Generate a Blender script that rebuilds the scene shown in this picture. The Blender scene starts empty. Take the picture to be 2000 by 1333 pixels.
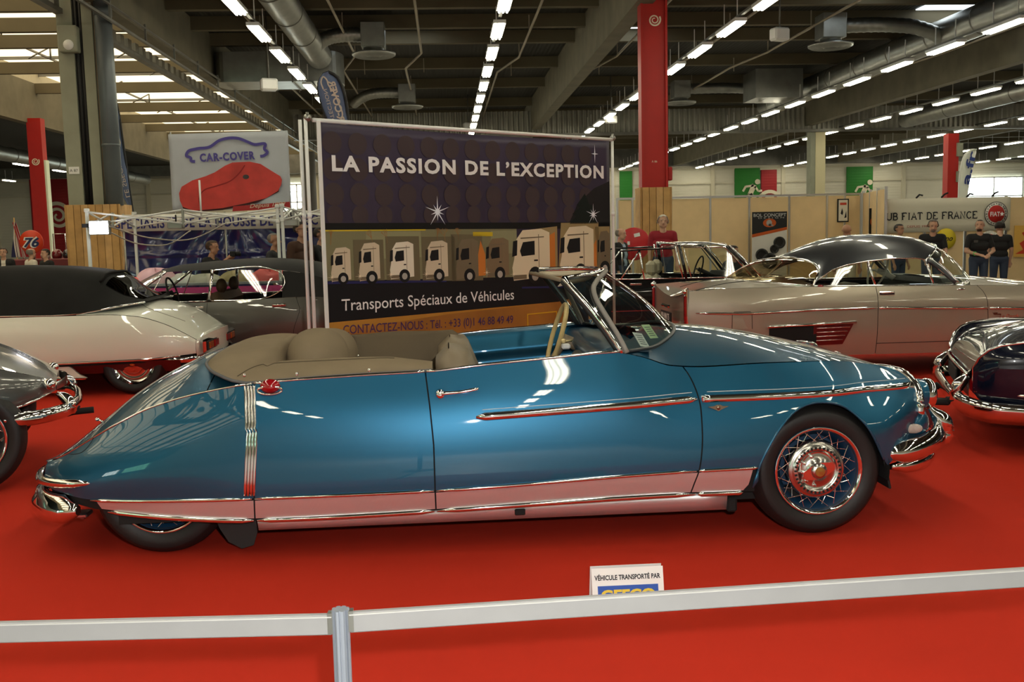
import bpy, bmesh, math, random
import numpy as np
from mathutils import Vector, Matrix, Quaternion
random.seed(7)
scene = bpy.context.scene
COL = scene.collection
R_ = math.radians

# ------------------------------------------------------------------ camera
cam_d = bpy.data.cameras.new('camera'); cam = bpy.data.objects.new('camera', cam_d); COL.objects.link(cam)
cam_d.sensor_width = 36.0; cam_d.lens = 36.0 * 1950.0 / 2000.0; cam_d.clip_start = 0.05; cam_d.clip_end = 400
RT = Vector((0.9975481, -0.0661437, -0.0228640)); UP = Vector((0.0298146, 0.1060842, 0.9939101)); FW = Vector((0.0633153, 0.9921548, -0.1077962))
m = Matrix((RT, UP, -FW)).transposed().to_4x4(); m.translation = Vector((0, 0, 1.48))
cam.matrix_world = m
scene.camera = cam
# ------------------------------------------------------------------ world and exposure
w = bpy.data.worlds.new('world'); scene.world = w; w.use_nodes = True
bg = w.node_tree.nodes['Background']; bg.inputs[0].default_value = (0.85, 0.93, 1.0, 1); bg.inputs[1].default_value = 0.35
scene.view_settings.view_transform = 'Standard'; scene.view_settings.look = 'None'
scene.view_settings.gamma = 1.0; scene.view_settings.use_curve_mapping = False
scene.view_settings.exposure = 0.5
cy = scene.cycles; cy.max_bounces = 6; cy.diffuse_bounces = 2; cy.glossy_bounces = 4; cy.transmission_bounces = 4; cy.transparent_max_bounces = 12; cy.caustics_reflective = False; cy.caustics_refractive = False; cy.adaptive_threshold = 0.02
# the camera's flash, just above the lens
fl = bpy.data.lights.new('camera_flash', 'POINT'); fl.energy = 270; fl.shadow_soft_size = 0.035; fl.color = (1, 0.98, 0.95)
flo = bpy.data.objects.new('camera_flash', fl); COL.objects.link(flo); flo.location = (0.12, 0.02, 1.63)
TUBE = 22.0          # fluorescent tube emission
SKYL = 1.35          # daylight through the roof lights
WINL = 7.0           # daylight through the windows

# ------------------------------------------------------------------ materials
MATS = {}
def mat(name, col, rough=0.5, metal=0.0, coat=0.0, spec=0.5, alpha=1.0, trans=0.0, emit=0.0, bump=None, var=None, coat_r=0.03, ior=1.45):
    """procedural principled material; bump=(scale,strength[,kind]); var=(scale,amount) colour mottling"""
    if name in MATS: return MATS[name]
    M = bpy.data.materials.new(name); M.use_nodes = True
    nt = M.node_tree; b = nt.nodes['Principled BSDF']
    c = (*col, 1)
    b.inputs['Base Color'].default_value = c; b.inputs['Roughness'].default_value = rough; b.inputs['Metallic'].default_value = metal
    b.inputs['Coat Weight'].default_value = coat; b.inputs['Coat Roughness'].default_value = coat_r
    b.inputs['Specular IOR Level'].default_value = spec; b.inputs['IOR'].default_value = ior
    b.inputs['Transmission Weight'].default_value = trans; b.inputs['Alpha'].default_value = alpha
    if emit: b.inputs['Emission Color'].default_value = c; b.inputs['Emission Strength'].default_value = emit
    tc = nt.nodes.new('ShaderNodeTexCoord')
    if var:
        n = nt.nodes.new('ShaderNodeTexNoise'); n.inputs['Scale'].default_value = var[0]; n.inputs['Detail'].default_value = 4
        mp = nt.nodes.new('ShaderNodeMapRange'); mp.inputs[3].default_value = 1 - var[1]; mp.inputs[4].default_value = 1 + var[1]
        mp.inputs[1].default_value = 0.3; mp.inputs[2].default_value = 0.7
        mx = nt.nodes.new('ShaderNodeVectorMath'); mx.operation = 'SCALE'; mx.inputs[0].default_value = col
        nt.links.new(tc.outputs['Object'], n.inputs['Vector']); nt.links.new(n.outputs['Fac'], mp.inputs[0])
        nt.links.new(mp.outputs[0], mx.inputs['Scale']); nt.links.new(mx.outputs[0], b.inputs['Base Color'])
    if bump:
        kind = bump[2] if len(bump) > 2 else 'noise'
        if kind == 'noise':
            n = nt.nodes.new('ShaderNodeTexNoise'); n.inputs['Scale'].default_value = bump[0]; n.inputs['Detail'].default_value = 5; out = n.outputs['Fac']
        else:
            n = nt.nodes.new('ShaderNodeTexWave'); n.inputs['Scale'].default_value = bump[0]; n.bands_direction = kind; out = n.outputs['Fac']
        bp = nt.nodes.new('ShaderNodeBump'); bp.inputs['Strength'].default_value = bump[1]; bp.inputs['Distance'].default_value = 0.01
        nt.links.new(tc.outputs['Object'], n.inputs['Vector']); nt.links.new(out, bp.inputs['Height']); nt.links.new(bp.outputs[0], b.inputs['Normal'])
    MATS[name] = M
    return M
def emis(name, col, s):
    if name in MATS: return MATS[name]
    M = bpy.data.materials.new(name); M.use_nodes = True; nt = M.node_tree; nt.nodes.clear()
    e = nt.nodes.new('ShaderNodeEmission'); e.inputs[0].default_value = (*col, 1); e.inputs[1].default_value = s
    o = nt.nodes.new('ShaderNodeOutputMaterial'); nt.links.new(e.outputs[0], o.inputs[0]); MATS[name] = M
    return M
def glass_mat(name, col=(0.9, 0.95, 0.93), a=0.12, rough=0.02):
    """thin pane: mostly clear, mirror-like at grazing angles"""
    if name in MATS: return MATS[name]
    M = bpy.data.materials.new(name); M.use_nodes = True; nt = M.node_tree; nt.nodes.clear()
    t = nt.nodes.new('ShaderNodeBsdfTransparent'); t.inputs[0].default_value = (*col, 1)
    g = nt.nodes.new('ShaderNodeBsdfGlossy'); g.inputs['Roughness'].default_value = rough
    f = nt.nodes.new('ShaderNodeLayerWeight'); f.inputs[0].default_value = 0.5
    pw = nt.nodes.new('ShaderNodeMath'); pw.operation = 'POWER'; pw.inputs[1].default_value = 4.0
    ad = nt.nodes.new('ShaderNodeMath'); ad.operation = 'MULTIPLY_ADD'; ad.inputs[1].default_value = 0.75; ad.inputs[2].default_value = a; ad.use_clamp = True
    mx = nt.nodes.new('ShaderNodeMixShader'); o = nt.nodes.new('ShaderNodeOutputMaterial')
    nt.links.new(f.outputs['Facing'], pw.inputs[0]); nt.links.new(pw.outputs[0], ad.inputs[0]); nt.links.new(ad.outputs[0], mx.inputs[0]); nt.links.new(t.outputs[0], mx.inputs[1]); nt.links.new(g.outputs[0], mx.inputs[2]); nt.links.new(mx.outputs[0], o.inputs[0])
    MATS[name] = M
    return M
CHROME = mat('chrome', (0.86, 0.87, 0.88), 0.05, 1.0)
BLACKRUB = mat('black_rubber', (0.012, 0.012, 0.012), 0.6)
DARK = mat('underbody_dark', (0.006, 0.006, 0.006), 0.8)
TYRE = mat('tyre_rubber', (0.011, 0.010, 0.010), 0.55, bump=(60, 0.1))
ALU = mat('brushed_aluminium', (0.62, 0.62, 0.63), 0.32, 1.0)
WHITEP = mat('white_paint', (0.78, 0.78, 0.76), 0.4)
GLASS = glass_mat('clear_glass', (0.88, 0.93, 0.9), 0.06)
TINT = glass_mat('tinted_glass', (0.45, 0.5, 0.45), 0.08)

# ------------------------------------------------------------------ helpers
def tag(o, label=None, cat=None, group=None, kind=None):
    if label: o['label'] = label
    if cat: o['category'] = cat
    if group: o['group'] = group
    if kind: o['kind'] = kind
    return o
def thing(name, loc, label, cat, group=None, rz=0.0):
    o = bpy.data.objects.new(name, None); o.empty_display_size = 0.1; COL.objects.link(o)
    o.location = loc; o.rotation_euler = (0, 0, rz)
    return tag(o, label, cat, group)
def link(name, me, parent=None, loc=None, rot=None):
    o = bpy.data.objects.new(name, me); COL.objects.link(o)
    if parent: o.parent = parent
    if loc is not None: o.location = loc
    if rot is not None: o.rotation_euler = rot
    return o
def frame(d, up=(0, 0, 1)):
    d = Vector(d).normalized(); u = Vector(up)
    if abs(d.dot(u)) > 0.98: u = Vector((0, 1, 0)) if abs(d.y) < .9 else Vector((1, 0, 0))
    s = d.cross(u).normalized(); return s, s.cross(d).normalized()
class MB:
    """collects shapes into one mesh"""
    def __init__(self): self.v = []; self.f = []; self.sm = []; self.mi = []; self.cur = 0; self.uvmi = None
    def add(self, vs, fs, smooth=False, M=None):
        n = len(self.v)
        self.v += [tuple(M @ Vector(p)) for p in vs] if M is not None else [tuple(p) for p in vs]
        self.f += [tuple(i + n for i in f) for f in fs]; self.sm += [smooth] * len(fs); self.mi += [self.cur] * len(fs)
        return self
    def box(self, c, s, M=None, rz=0, ry=0, rx=0, bev=0.0):
        x, y, z = s[0] / 2, s[1] / 2, s[2] / 2
        if bev:
            b = min(bev, x * .9, y * .9, z * .9); vs = []
            for sx in (-1, 1):
                for sy in (-1, 1):
                    for sz in (-1, 1):
                        vs += [(sx * x, sy * (y - b), sz * (z - b)), (sx * (x - b), sy * y, sz * (z - b)), (sx * (x - b), sy * (y - b), sz * z)]
            bmx = bmesh.new(); bv = [bmx.verts.new(p) for p in vs]; bmesh.ops.convex_hull(bmx, input=bv); bmx.verts.index_update()
            fs = [[q.index for q in f.verts] for f in bmx.faces]; vs = [q.co.copy() for q in bmx.verts]; bmx.free()
        else:
            vs = [(-x, -y, -z), (x, -y, -z), (x, y, -z), (-x, y, -z), (-x, -y, z), (x, -y, z), (x, y, z), (-x, y, z)]
            fs = [(0, 3, 2, 1), (4, 5, 6, 7), (0, 1, 5, 4), (1, 2, 6, 5), (2, 3, 7, 6), (3, 0, 4, 7)]
        T = Matrix.Translation(Vector(c))
        if rz or ry or rx: T = T @ Matrix.Rotation(rz, 4, 'Z') @ Matrix.Rotation(ry, 4, 'Y') @ Matrix.Rotation(rx, 4, 'X')
        if M is not None: T = M @ T
        return self.add(vs, fs, False, T)
    def tube(self, pts, r, n=8, closed=False, cap=True, up=(0, 0, 1), flat=1.0, M=None, smooth=True):
        """r: radius or list; flat scales the second axis"""
        pts = [Vector(p) for p in pts]; N = len(pts); vs = []; fs = []
        rs = r if isinstance(r, (list, tuple, np.ndarray)) else [r] * N
        for i, p in enumerate(pts):
            if closed: d = pts[(i + 1) % N] - pts[i - 1]
            else: d = pts[min(i + 1, N - 1)] - pts[max(i - 1, 0)]
            s, u = frame(d, up)
            for k in range(n):
                a = 2 * math.pi * k / n; vs.append(p + s * (math.cos(a) * rs[i]) + u * (math.sin(a) * rs[i] * flat))
        for i in range(N if closed else N - 1):
            j = (i + 1) % N
            for k in range(n): fs.append((i * n + k, i * n + (k + 1) % n, j * n + (k + 1) % n, j * n + k))
        if cap and not closed: fs.append(tuple(range(n - 1, -1, -1))); fs.append(tuple((N - 1) * n + k for k in range(n)))
        return self.add(vs, fs, smooth, M)
    def lathe(self, prof, n=24, M=None, smooth=True, a0=0, a1=2 * math.pi):
        """prof: (radius, height) about Z"""
        full = abs(a1 - a0 - 2 * math.pi) < 1e-6; vs = []; fs = []; na = n if full else n + 1; P = len(prof)
        for k in range(na):
            a = a0 + (a1 - a0) * k / n
            for (r, h) in prof: vs.append((r * math.cos(a), r * math.sin(a), h))
        for k in range(n):
            j = (k + 1) % na
            for i in range(P - 1): fs.append((k * P + i, j * P + i, j * P + i + 1, k * P + i + 1))
        return self.add(vs, fs, smooth, M)
    def prism(self, poly, h, M=None, z0=0.0):
        """extrude a 2D polygon (x,y) from z0 to z0+h"""
        n = len(poly); vs = [(x, y, z0) for x, y in poly] + [(x, y, z0 + h) for x, y in poly]
        fs = [tuple(range(n - 1, -1, -1)), tuple(range(n, 2 * n))] + [(i, (i + 1) % n, n + (i + 1) % n, n + i) for i in range(n)]
        return self.add(vs, fs, False, M)
    def grid(self, P, closed_u=False, closed_v=False, flip=False, smooth=True, M=None):
        P = np.asarray(P, float); nu, nv = P.shape[:2]; vs = P.reshape(-1, 3); fs = []
        for i in range(nu if closed_u else nu - 1):
            for j in range(nv if closed_v else nv - 1):
                a, b, c, d = i * nv + j, ((i + 1) % nu) * nv + j, ((i + 1) % nu) * nv + (j + 1) % nv, i * nv + (j + 1) % nv
                fs.append((a, d, c, b) if flip else (a, b, c, d))
        return self.add([Vector(p) for p in vs], fs, smooth, M)
    def ellipsoid(self, c, r, nu=16, nv=10, M=None):
        P = [[(c[0] + r[0] * math.cos(2 * math.pi * i / nu) * math.sin(math.pi * j / nv), c[1] + r[1] * math.sin(2 * math.pi * i / nu) * math.sin(math.pi * j / nv), c[2] - r[2] * math.cos(math.pi * j / nv)) for j in range(nv + 1)] for i in range(nu)]
        return self.grid(P, closed_u=True, M=M)
    def mesh(self, name, mats):
        me = bpy.data.meshes.new(name); me.from_pydata(self.v, [], self.f)
        me.polygons.foreach_set('use_smooth', self.sm)
        mats = mats if isinstance(mats, (list, tuple)) else [mats]
        for q in mats: me.materials.append(q)
        if len(mats) > 1: me.polygons.foreach_set('material_index', self.mi)
        me.update(); return me
    def build(self, name, mats, parent=None, loc=None, rot=None, solid=None, sub=None):
        o = link(name, self.mesh(name, mats), parent, loc, rot)
        if solid: s = o.modifiers.new('thickness', 'SOLIDIFY'); s.thickness = solid; s.offset = -1
        if sub: s = o.modifiers.new('smooth', 'SUBSURF'); s.levels = sub; s.render_levels = sub
        return o
def Bx(name, c, s, mats, parent=None, bev=0.0, **k): return MB().box(c, s, bev=bev, **k).build(name, mats, parent)
def copy_tree(o, parent=None, **kw):
    c = o.copy(); COL.objects.link(c); c.parent = parent
    for ch in o.children: copy_tree(ch, c)
    return c
def pch(xs, ys, x):
    """monotone cubic interpolation"""
    xs = np.asarray(xs, float); ys = np.asarray(ys, float); x = np.atleast_1d(np.asarray(x, float))
    h = np.diff(xs); d = np.diff(ys) / h; n = len(xs); g = np.zeros(n)
    g[0], g[-1] = d[0], d[-1]
    for i in range(1, n - 1):
        if d[i - 1] * d[i] > 0:
            w1 = 2 * h[i] + h[i - 1]; w2 = h[i] + 2 * h[i - 1]; g[i] = (w1 + w2) / (w1 / d[i - 1] + w2 / d[i])
    k = np.clip(np.searchsorted(xs, x) - 1, 0, n - 2); xc = np.clip(x, xs[0], xs[-1]); t = (xc - xs[k]) / h[k]
    r = ys[k] * (1 + 2 * t) * (1 - t) ** 2 + h[k] * g[k] * t * (1 - t) ** 2 + ys[k + 1] * t * t * (3 - 2 * t) + h[k] * g[k + 1] * t * t * (t - 1)
    return r
def crv(P, n):
    """smooth curve through points (rows), n samples, arc-length parametrised"""
    P = np.asarray(P, float); L = np.r_[0, np.cumsum(np.maximum(np.linalg.norm(np.diff(P, axis=0), axis=1), 1e-6))]; t = np.linspace(0, L[-1], n)
    return np.stack([cat_(L, P[:, k], t) for k in range(P.shape[1])], 1)
def cat_(L, y, t):
    n = len(L); g = np.zeros(n); d = np.diff(y) / np.diff(L); g[0], g[-1] = d[0], d[-1]
    for i in range(1, n - 1):
        a, b = L[i] - L[i - 1], L[i + 1] - L[i]; g[i] = (d[i - 1] * b + d[i] * a) / (a + b)
    k = np.clip(np.searchsorted(L, t) - 1, 0, n - 2); h = L[k + 1] - L[k]; s = (t - L[k]) / h
    return y[k] * (1 + 2 * s) * (1 - s) ** 2 + h * g[k] * s * (1 - s) ** 2 + y[k + 1] * s * s * (3 - 2 * s) + h * g[k + 1] * s * s * (s - 1)
def text_mesh(s, size, bold=0.0, extrude=0.0, spacing=1.0, align='LEFT', shear=0.0, sx=1.0):
    cu = bpy.data.curves.new('lettering', 'FONT'); cu.body = s; cu.size = size; cu.offset = bold; cu.extrude = extrude; cu.space_character = spacing; cu.align_x = align; cu.shear = shear; cu.resolution_u = 3
    ob = bpy.data.objects.new('lettering', cu); me = bpy.data.meshes.new_from_object(ob); bpy.data.objects.remove(ob)
    if sx != 1.0: me.transform(Matrix.Diagonal((sx, 1, 1, 1)))
    return me
def text(name, s, mats, parent, M, size, width=None, words=False, **k):
    """lettering in the XY plane of matrix M; width fits the run to that length; words: one object per word"""
    ext = lambda me: (min(v.co.x for v in me.vertices), max(v.co.x for v in me.vertices))
    full = text_mesh(s, size, **k); x0, x1 = ext(full); f = width / (x1 - x0) if width else 1.0
    runs = [(full, 0.0)]
    if words:
        runs = []; parts = s.split(' ')
        for i, wd in enumerate(parts):
            me = text_mesh(wd, size, **k); pre = text_mesh(' '.join(parts[:i + 1]), size, **k); runs.append((me, ext(pre)[1] - ext(me)[1])); bpy.data.meshes.remove(pre)
    for me, dx in runs:
        me.transform(Matrix.Diagonal((f, 1, 1, 1)) @ Matrix.Translation((dx, 0, 0)))
        me.materials.clear(); me.materials.append(mats)
        o = link(name, me, parent); o.matrix_local = M
    return o
def plane_M(o, xdir, ydir):
    x = Vector(xdir).normalized(); y = Vector(ydir).normalized(); z = x.cross(y)
    M = Matrix((x, y, z)).transposed().to_4x4(); M.translation = Vector(o); return M
FRONT = lambda o: plane_M(o, (1, 0, 0), (0, 0, 1))     # lettering facing the camera side (-Y)
def spiral(r0, r1, turns, wd, n=60, a0=0.0):
    """flat spiral band as polygon strips (x,y)"""
    P = []
    for i in range(n + 1):
        t = i / n; a = a0 + turns * 2 * math.pi * t; r = r0 + (r1 - r0) * t; q = wd * (0.55 + 0.45 * t)
        P.append([((r - q / 2) * math.cos(a), (r - q / 2) * math.sin(a), 0), ((r + q / 2) * math.cos(a), (r + q / 2) * math.sin(a), 0)])
    return P
# ================================================================== THE HALL
CARPET = mat('red_carpet', (0.56, 0.030, 0.013), 0.95, spec=0.15, bump=(900, 0.35), var=(1.3, 0.05))
CONC = mat('concrete', (0.165, 0.147, 0.10), 0.85, var=(1.5, 0.15), bump=(8, 0.1))
PURL = mat('purlin_concrete', (0.125, 0.104, 0.062), 0.85, var=(0.8, 0.12))
DECK = mat('roof_deck', (0.022, 0.020, 0.014), 0.8, bump=(2.4, 1.0, 'X'))
GALV = mat('galvanised_steel', (0.33, 0.335, 0.31), 0.38, 0.9, var=(3, 0.12))
GALVD = mat('galvanised_dull', (0.19, 0.185, 0.165), 0.5, 0.6, var=(2, 0.2))
PIPE = mat('sprinkler_pipe', (0.36, 0.31, 0.23), 0.6)
SIDING = mat('white_siding', (0.74, 0.70, 0.58), 0.7, bump=(1.6, 0.5, 'Z'))
CORR = mat('corrugated_wall', (0.52, 0.47, 0.34), 0.6, bump=(3.2, 0.9, 'Y'))
CORRX = mat('corrugated_bulkhead', (0.34, 0.33, 0.28), 0.5, 0.3)
WALLW = mat('hall_wall', (0.66, 0.61, 0.47), 0.8, var=(0.6, 0.06))
REDP = mat('red_column_paint', (0.42, 0.012, 0.008), 0.42, var=(3, 0.06))
REDW = mat('red_wall_paint', (0.36, 0.01, 0.015), 0.6, bump=(1.6, 0.5, 'Z'))
GREENW = mat('green_wall_paint', (0.018, 0.20, 0.02), 0.6, bump=(1.6, 0.5, 'Z'))
CREAM = mat('cream_print', (0.80, 0.72, 0.55), 0.6)
GREYCOL = mat('grey_column', (0.28, 0.29, 0.22), 0.75, var=(2, 0.1))
BLUEPIPE = mat('grey_blue_pipe', (0.115, 0.135, 0.145), 0.4, 0.2, var=(2, 0.15))
WOOD = [mat('pine_plank_%d' % i, c, 0.6, var=(4, 0.18), bump=(9, 0.15)) for i, c in enumerate([(0.50, 0.29, 0.10), (0.44, 0.25, 0.085), (0.55, 0.33, 0.13)])]
TUBEM = emis('fluorescent_tube', (1.0, 0.93, 0.70), TUBE)
SKYM = emis('roof_light', (1.0, 0.82, 0.52), SKYL)
WINM = emis('daylight_pane', (0.86, 1.0, 0.93), WINL)
SLIT = emis('roof_light_slit', (0.85, 0.95, 1.0), 2.6)
S = 'structure'
X0, X1, Y0, Y1 = -36.0, 52.0, -15.0, 72.0
def struct(name, mb, m_, parent=None): o = mb.build(name, m_, parent); o['kind'] = S; return o
struct('floor', MB().box(((X0 + X1) / 2, (Y0 + Y1) / 2, -0.103), (X1 - X0, Y1 - Y0, 0.2)), mat('floor_concrete', (0.30, 0.29, 0.27), 0.5, var=(0.8, 0.15)))
cp = MB().box((2.0, 8.65, -0.0015), (26.0, 11.5, 0.003)).build('red_carpet', CARPET); tag(cp, 'bright red carpet spread under all the show cars', 'carpet')
ceiling = struct('ceiling', MB().box(((-6.9 + X1) / 2, (Y0 + Y1) / 2, 7.45), (X1 + 6.9, Y1 - Y0, 0.2)).box((-25.6, (Y0 + Y1) / 2, 6.75), (20.8, Y1 - Y0, 0.2)), DECK)
# roof-light bay on the left: bright translucent sheets above the purlins
sk = MB()
for i in range(24): sk.box((-11.05, Y0 + 1.9 + i * 3.63, 7.86), (8.2, 3.55, 0.03))
struct('window_1', sk, SKYM)
ctr = MB()
for i in range(25): ctr.box((-11.05, Y0 + 0.1 + i * 3.63, 7.79), (8.2, 0.07, 0.10))
for x in (-13.3, -9.2): ctr.box((x, 28, 7.76), (0.06, 86, 0.06))
for i in range(24):
    y = Y0 + 1.9 + i * 3.63
    for x in (-12.6, -9.8): ctr.tube([(x - 0.7, y, 7.45), (x, y, 7.8)], 0.025, 5).tube([(x, y, 7.45), (x, y, 7.8)], 0.03, 5)
struct('trim_1', ctr, GALVD)
# purlins
PY = [-12 + 2.4 * i for i in range(15)] + [23.0, 25.3, 27.7, 29.9, 34.3, 38.8, 44.4, 48.5, 52.5, 56.5, 60.5, 64.5, 68.5]
pm = MB().box((0, 0, 7.18), (X1 + 15.1, 0.22, 0.36)).mesh('purlin', PURL)
for y in PY:
    o = link('purlin', pm, ceiling, ((X1 - 15.1) / 2 + 0.0, y, 0)); o['kind'] = S
# big girders along the hall
for x0, x1, z0, m_ in ((3.95, 4.32, 6.02, CONC), (-6.95, -6.55, 6.12, CONC), (-15.3, -14.95, 5.85, CONC), (16.4, 16.75, 6.0, CONC), (28.4, 28.8, 6.0, CONC), (40.4, 40.8, 6.0, CONC)):
    o = MB().box(((x0 + x1) / 2, 28.5, (z0 + 7.36) / 2), (x1 - x0, 86.8, 7.36 - z0)).build('girder', m_, ceiling); o['kind'] = S
# gantry rail, cable tray and toothed strip beside the left girder
g = MB().box((-7.35, 28.5, 5.95), (0.16, 86, 0.10)).box((-6.3, 28.5, 5.72), (0.06, 86, 0.05)).box((-6.3, 28.5, 6.02), (0.05, 86, 0.03))
for i in range(36): g.box((-6.3, -12 + i * 2.3, 5.9), (0.04, 0.05, 0.42))
for i in range(150): g.box((-7.32, -14 + i * 0.56, 6.1), (0.10, 0.26, 0.22))
o = g.build('cable_gantry', GALVD, ceiling); o['kind'] = S
# side wall of the roof-light bay, dark bay beyond
struct('wall_bay', MB().box((-15.2, 28.5, 7.35), (0.16, 87, 2.95)), CORR)
struct('wall_left', MB().box((X0, 28.5, 3.6), (0.3, 87, 7.4)), WALLW)
struct('wall_right', MB().box((X1, 28.5, 3.6), (0.3, 87, 7.6)), WALLW)
# corrugated bulkhead across the hall
bk = MB(); n = 260; P = []
for i in range(n * 4 + 1):
    x = -6.5 + i * 0.057; d = 0.09 if (i // 2) % 2 else 0.0
    P.append([(x, 45.0 + d, 5.80), (x, 45.0 + d, 6.84)])
bk.grid(P, smooth=False)
struct('wall_bulkhead', bk, CORRX)
o = Bx('purlin', ((X1 - 6.5) / 2, 45.0, 5.78), (X1 + 6.5, 0.2, 0.12), GALVD, ceiling); o['kind'] = S
# back wall
struct('wall_back', MB().box(((X0 + X1) / 2, Y1 + 0.15, 3.7), (X1 - X0, 0.3, 7.6)), SIDING)
for i, x in enumerate([-31, -26.9, -22.2, -20.6, -14, -9, 3.2, 12.2, 19.4, 24.6, 33.6, 37.4, 43.6]):
    o = MB().box((x, Y1 - 0.06, 3.0), (0.28, 0.16, 6.0)).build('trim_%d' % (i + 2), WALLW); o['kind'] = S
o = MB().box(((X0 + X1) / 2, Y1 - 0.07, 5.75), (X1 - X0, 0.18, 0.12)).box(((X0 + X1) / 2, Y1 - 0.07, 4.7), (X1 - X0, 0.1, 0.07)).build('trim_20', WALLW); o['kind'] = S
struct('wall_upper', MB().box(((X0 + X1) / 2, Y1 - 0.4, 6.65), (X1 - X0, 0.5, 1.4)), GALVD)
# painted exit and hose panels on the back wall
def runner(mb, sc, M):
    """running exit figure facing left"""
    def limb(p, q, wd): 
        p, q = Vector(p), Vector(q); d = (q - p).normalized(); nrm = Vector((-d.y, d.x)) * wd / 2
        mb.prism([(p + nrm)[:], (q + nrm)[:], (q - nrm)[:], (p - nrm)[:]][::-1], 0.02, M)
    mb.prism([(0.36 + 0.13 * math.cos(a * .5236), 1.0 + 0.13 * math.sin(a * .5236)) for a in range(12)], 0.02, M)
    for p, q, wd in (((0.2, 0.86), (-0.02, 0.38), 0.24), ((0.16, 0.82), (-0.22, 0.78), 0.1), ((-0.22, 0.80), (-0.36, 0.55), 0.1), ((0.22, 0.78), (0.4, 0.55), 0.1), ((0.4, 0.55), (0.58, 0.58), 0.1), ((0.0, 0.42), (0.26, 0.2), 0.15), ((0.26, 0.2), (0.2, -0.15), 0.13), ((-0.02, 0.42), (-0.18, 0.1), 0.15), ((-0.18, 0.1), (-0.5, 0.06), 0.13)): limb(p, q, wd)
def wall_panel(xa, xb, z1, m_, name, label, kind, zc):
    t = thing(name, ((xa + xb) / 2, Y1 - 0.12, 0), label, 'wall panel')
    MB().box((0, 0, z1 / 2), (xb - xa, 0.1, z1)).build('painted_board', m_, t)
    if kind == 'run':
        mb = MB(); runner(mb, 1, Matrix.Translation((0.2, -0.08, zc)) @ Matrix.Rotation(math.pi / 2, 4, 'X') @ Matrix.Scale(1.5, 4)); mb.build('running_figure', CREAM, t)
    if kind == 'spiral':
        mb = MB(); mb.grid(spiral(0.12, 0.95, 2.1, 0.26, a0=2.0), smooth=False, M=Matrix.Translation((0.1, -0.1, zc)) @ Matrix.Rotation(math.pi / 2, 4, 'X')); mb.build('spiral_mark', CREAM, t)
wall_panel(21.0, 22.85, 5.75, GREENW, 'exit_panel', 'green exit panel beside a red panel on the back wall', 'run', 3.25)
wall_panel(22.95, 24.1, 5.6, REDW, 'hose_panel', 'narrow red panel with cream spiral right of the green one', 'spiral', 3.15)
wall_panel(29.3, 31.25, 5.7, GREENW, 'exit_panel', 'green exit panel alone right of the beige column', 'run', 3.05)
wall_panel(12.6, 13.5, 5.7, GREENW, 'exit_panel', 'thin green strip just left of the tall red column', None, 3)
wall_panel(-28.6, -25.2, 5.9, REDW, 'hose_panel', 'wide dark red panel with cream spiral left of the grey column', 'spiral', 3.35)
# windows in the back wall
def wall_window(n, xa, xb, za, zb, nx, nz, y=Y1 - 0.1, s=1, bars=WHITEP, pane=None):
    mb = MB().box(((xa + xb) / 2, y, (za + zb) / 2), (xb - xa, 0.04, zb - za)); o = struct('window_%d' % n, mb, pane or WINM)
    fr = MB(); t = 0.09
    for i in range(nx + 1): fr.box((xa + (xb - xa) * i / nx, y - 0.05 * s, (za + zb) / 2), (t, 0.08, zb - za))
    for i in range(nz + 1): fr.box(((xa + xb) / 2, y - 0.05 * s, za + (zb - za) * i / nz), (xb - xa, 0.08, t))
    f = fr.build('window_frame', bars, o); f['kind'] = S
wall_window(2, 38.2, 42.6, 0.6, 4.75, 2, 3)
wall_window(3, -11.4, -9.3, 0.3, 5.2, 2, 4)
# front wall behind the camera with tall glazing
struct('wall_front', MB().box(((X0 + X1) / 2, Y0 - 0.15, 3.7), (X1 - X0, 0.3, 7.6)), WALLW)
wall_window(4, -31.0, -25.5, 1.6, 4.6, 4, 3, Y0 + 0.1, -1, GALVD)
wall_window(5, -23.5, -16.5, 1.6, 4.4, 5, 3, Y0 + 0.1, -1, GALVD, emis('green_daylight_pane', (0.35, 1.0, 0.6), 2.6))
# roof-light slits with light wells
for i, (x, y, sx, sy) in enumerate([(-1.25, 28.85, 1.0, 0.9), (5.5, 29.2, 1.3, 0.8), (14.0, 27.0, 1.8, 1.0), (-0.4, 29.0, 0.6, 0.7), (10.6, 24.2, 1.2, 0.9)]):
    struct('window_%d' % (6 + i), MB().box((x, y, 7.33), (sx, sy, 0.02)), SLIT)

# ------------------------------------------------------------------ ceiling lights
hm = MB().box((0, 0, 0.05), (0.26, 1.56, 0.07)).box((0, -0.5, 0.35), (0.02, 0.02, 0.55)).box((0, 0.5, 0.35), (0.02, 0.02, 0.55)).mesh('housing', WHITEP)
tm = MB()
for dx in (-0.075, 0.0, 0.075): tm.tube([(dx, -0.75, -0.012), (dx, 0.75, -0.012)], 0.026, 6)
tm = tm.mesh('tubes', TUBEM)
ROWS = [(-3.79, 'row beside the left round duct'), (1.25, 'row straight above the big banner'), (6.32, 'row passing behind the tall red column'), (12.5, 'row under the long round duct at right'), (18.0, 'row crossing above the beige column'), (24.4, 'row meeting the top of the far red column'), (31.5, 'low row near the right-hand window'), (38.6, 'lowest far row at the right edge')]
ym = [19.27 + 2.68 * k for k in range(-11, 20)]
ORD = 'first second third fourth fifth sixth seventh eighth ninth tenth eleventh twelfth thirteenth fourteenth fifteenth sixteenth seventeenth eighteenth nineteenth twentieth'.split()
YV = {-3.79: 18, 1.25: 18, 6.32: 18, 12.5: 20.5, 18.0: 30, 24.4: 40, 31.5: 54, 38.6: 60}
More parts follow.
